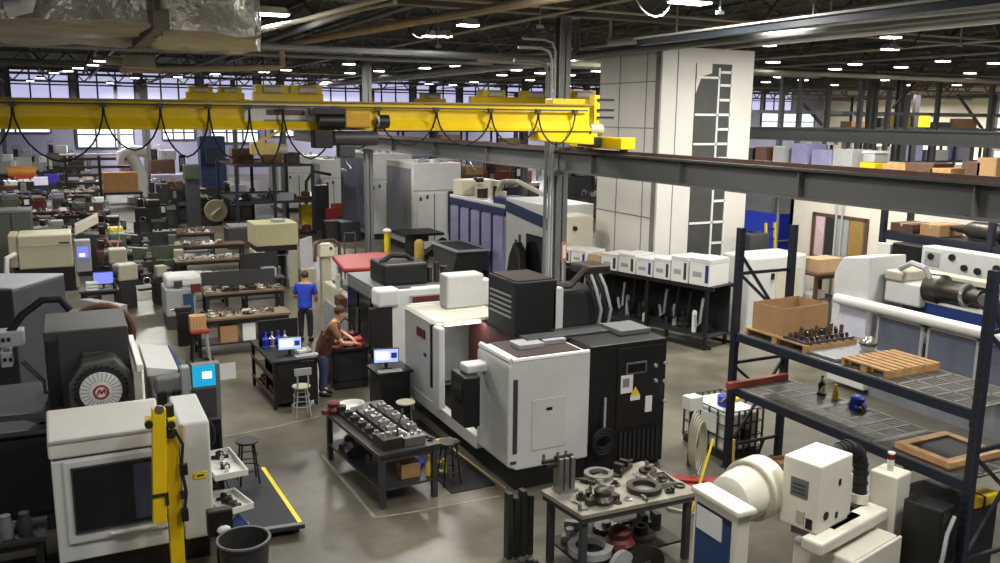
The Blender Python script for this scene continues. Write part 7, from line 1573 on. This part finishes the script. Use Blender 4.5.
# deep rows beyond the columns and behind the white machines
for k, (px, py, w_, h, b_, tp, lab) in enumerate(((470, 208, 2.4, 2.6, BROWN, CARD, 'brown machine beneath the runway beyond the violet-windowed machine'), (497, 206, 2.4, 2.8, MAROON, BROWN, 'maroon machine beneath the runway beyond the violet-windowed machine'), (520, 208, 2.2, 2.6, BROWN, CREAM2, 'brown machine with cream head under the runway by the tall column'), (432, 196, 2.4, 2.6, CHAR, BROWN, 'charcoal machine with brown head beyond the white machining cells'), (452, 198, 2.0, 2.4, BROWN, ORANGE, 'brown machine with an orange head beyond the white machining cells'), (580, 218, 2.2, 3.0, CHAR, MGREY, 'charcoal machine with grey head between the column and the white tower'))):
    mach(lab, onz(px, py), w_, 1.4, h, b_, tp, 0.1*(k % 3), BRIGHT)
for k, (x, y, lab) in enumerate(((30, 52, 'long dark pallet rack with goods, beyond the far crane runway'), (20, 62, 'long dark pallet rack with tan goods, past the white machining cells'), (44, 40, 'long dark pallet rack with goods, in the far bay'))):
    t = thing('pallet_rack', lab, 'rack', (x, y, 0))
    for i in range(6):
        for j in (0, 1.1): q = MB(); q.box(i*2.6-0.07, j-0.07, 0, i*2.6+0.07, j+0.07, 5.2); q.build('post', NAVY, t)
    for z in (1.4, 3.0, 4.6):
        for j in (0, 1.1): q = MB(); q.box(0, j-0.05, z-0.12, 13.0, j+0.05, z); q.build('beam', NAVY if k else ORANGE, t)
        q = MB(); q.box(0, 0, z, 13, 1.1, z+0.03); q.build('shelf', CHAR, t)
    for i in range(5):
        for z in (0.0, 1.43, 3.03, 4.63):
            m_ = (CARD, BROWN, LGREY, DGREY, CARD2, mat('violet_grey', (140, 140, 176), 0.5))[(i*3+int(z)+k) % 6]; h = 0.7+0.25*((i+int(z)) % 3)
            carton('%s carton on the %s' % ({'cardboard': 'tan', 'bench_brown': 'brown', 'machine_light_grey': 'grey', 'paint_dark_grey': 'dark grey', 'pale_cardboard': 'pale tan', 'violet_grey': 'violet-grey'}[m_.name], lab.replace(' with goods', '').replace(' with tan goods', '')), (x+1.3+2.6*i, y+0.55, z+0.005), 1.6, 0.9, h, m_, 0, 'rack cartons %d %s' % (k, m_.name))
# ---------------------------------------------------------------- the two men
def skinned(name, pts, edges, radii, m_, parent, lvl=2):
    """one continuous skinned surface over a joint skeleton; root = the first vertex"""
    me = bpy.data.meshes.new(name); me.from_pydata([tuple(p) for p in pts], edges, []); me.materials.append(m_)
    o = bpy.data.objects.new(name, me); COL.objects.link(o); o.parent = parent
    o.modifiers.new('Skin', 'SKIN'); 
    for i, v in enumerate(me.skin_vertices[0].data): v.radius = radii[i] if isinstance(radii[i], tuple) else (radii[i], radii[i]); v.use_root = (i == 0)
    s = o.modifiers.new('Subsurf', 'SUBSURF'); s.levels = lvl; s.render_levels = lvl
    o.modifiers['Skin'].use_smooth_shade = True
    return o
def person(label, loc, rz, lean, turn, arms, shirt, trousers, hair, apron=None, sc=1.0):
    t = thing('person', label, 'person', loc, rz); t.scale = (sc,)*3
    # faces -y. lean = how far the chest comes forward
    pel = Vector((0, 0, 0.95)); ch = Vector((0, -lean, 1.36)); nk = Vector((0, -lean*1.25, 1.5)); hd = Vector((0, -lean*1.45-0.02, 1.63))
    P, E, Rr = [], [], []
    def av(p, r, frm=None):
        P.append(Vector(p)); Rr.append(r)
        if frm is not None: E.append((frm, len(P)-1))
        return len(P)-1
    a = av(pel, (0.13, 0.095)); wst = av((0, -lean*0.35, 1.1), (0.125, 0.085), a); c = av(ch, (0.185, 0.12), wst); n = av(nk, 0.06, c)
    h1 = av(hd, (0.078, 0.095), n); h2 = av(hd+Vector((0, -0.005, 0.09)), (0.07, 0.085), h1)
    hands = []
    for s, (el, wr) in zip((-1, 1), arms):
        sh = av(ch+Vector((s*0.2, 0, 0.06)), 0.07, c); e = av(el, 0.048, sh); w_ = av(wr, 0.034, e); hands.append((Vector(el), Vector(wr), w_))
    for s in (-1, 1):
        hp = av((s*0.1, 0, 0.88), 0.1, a); k = av((s*0.115, -0.03, 0.5), 0.062, hp); an = av((s*0.12, 0.02, 0.1), 0.042, k); av((s*0.125, -0.1, 0.04), (0.045, 0.035), an)
    # palms and fingers grow out of the same skin
    for s, (el, wr, wi) in zip((-1, 1), hands):
        d = (wr-el).normalized(); side = d.cross(Vector((0, 0, 1))).normalized(); dn = d.cross(side).normalized()
        if dn.z > 0: dn = -dn
        pm = av(wr+d*0.07, (0.035, 0.02), wi)
        for f, (off, L) in enumerate(((-0.03, 0.075), (-0.01, 0.085), (0.01, 0.08), (0.03, 0.062))):
            b0 = av(wr+d*0.1+side*off, 0.0095, pm); b1 = av(wr+d*(0.1+L*0.55)+side*off*1.1+dn*0.015, 0.009, b0); av(wr+d*(0.1+L*0.9)+side*off*1.1+dn*0.045, 0.0075, b1)
        th = av(wr+d*0.035-side*s*0.04, 0.011, wi); av(wr+d*0.075-side*s*0.058+dn*0.02, 0.0095, th)
    body = skinned('body', P, E, Rr, SKIN, t)
    # clothes follow the same skeleton, a little thicker
    sp = [Vector((0, 0, 0.8)), Vector((0, 0, 0.93)), Vector((0, -lean*0.35, 1.1)), ch, ch+Vector((0, -lean*0.12, 0.09))]; sr = [(0.2, 0.165), (0.2, 0.16), (0.178, 0.125), (0.205, 0.14), (0.1, 0.085)]; se = [(0, 1), (1, 2), (2, 3), (3, 4)]
    for s, (el, wr) in zip((-1, 1), arms):
        sp += [ch+Vector((s*0.205, 0, 0.06)), Vector(el)*0.85+(ch+Vector((s*0.2, 0, 0.06)))*0.15]; i = len(sp); se += [(3, i-2), (i-2, i-1)]; sr += [0.09, 0.068]
    skinned('shirt', sp, se, sr, shirt, t)
    tp = [Vector((0, 0, 0.98)), Vector((0, 0, 0.9))]; tr = [(0.165, 0.125), (0.17, 0.13)]; te = [(0, 1)]
    for s in (-1, 1):
        i = len(tp); tp += [Vector((s*0.1, 0, 0.82)), Vector((s*0.115, -0.03, 0.5)), Vector((s*0.12, 0.02, 0.1))]; tr += [0.118, 0.082, 0.068]; te += [(1, i), (i, i+1), (i+1, i+2)]
    skinned('trousers', tp, te, tr, trousers, t)
    for s in (-1, 1):
        q = MB(); q.ring_path([(s*0.122, 0.07, 0.045), (s*0.122, 0.0, 0.055), (s*0.126, -0.09, 0.042), (s*0.128, -0.17, 0.03)], [0.04, 0.052, 0.048, 0.03], 10); q.build('shoe', BLACK, t)
    R = Matrix.Translation(hd) @ Matrix.Rotation(turn, 4, 'Z')
    def hb(name, m_, c, r, s_):
        q = MB(); q.ball(R @ Vector(c), r, s_, 14); return q.build(name, m_, t)
    hb('hair', hair, (0, 0.018, 0.065), 0.105, (0.86, 1.02, 0.95))
    q = MB(); q.prism([(-0.105, -0.025), (-0.135, -0.045), (-0.105, -0.05)], 'x', -0.014, 0.014); o = q.build('nose', SKIN, t); o.matrix_local = R
    for s in (-1, 1):
        hb('ear', SKIN, (s*0.084, 0.0, 0.0), 0.026, (0.4, 0.8, 1.2)); hb('eye', PLASTIC, (s*0.033, -0.088, 0.01), 0.013, (1, 0.6, 0.7)); 
    hb('mouth', mat('lips', (150, 84, 74), 0.6), (0, -0.092, -0.06), 0.022, (1.2, 0.5, 0.35))
    if apron: 
        q = MB(); q.ring_path([(0, -0.0, 0.84), (0, -lean*0.2, 1.0), (0, -lean*0.6, 1.2)], [0.175, 0.182, 0.175], 16, cap=False); o = q.build('apron', apron, t); o.scale = (1.08, 0.84, 1)
    return t
# man in jeans at the parts table, turned to the machines (facing +x and a little away)
p = onz(327, 394)
person('man in brown work shirt, maroon apron and jeans, reaching over the maroon parts', (p.x-0.08, p.y-0.02, 0), math.radians(68), 0.24, 0.1,
       ((Vector((-0.33, -0.42, 1.12)), Vector((-0.16, -0.62, 1.08))), (Vector((0.38, -0.3, 1.2)), Vector((0.22, -0.52, 1.1)))), PLAID, JEANS, HAIR, VEST, 1.04)
p = onz(306, 341)
person('man in royal blue shirt and dark trousers, standing at the bench beyond', (p.x, p.y, 0), math.radians(150), 0.06, 0.2,
       ((Vector((-0.28, -0.08, 1.12)), Vector((-0.2, -0.3, 1.02))), (Vector((0.28, -0.08, 1.12)), Vector((0.18, -0.3, 1.05)))), SHIRTB, TROUS, HAIR, None, 1.0)
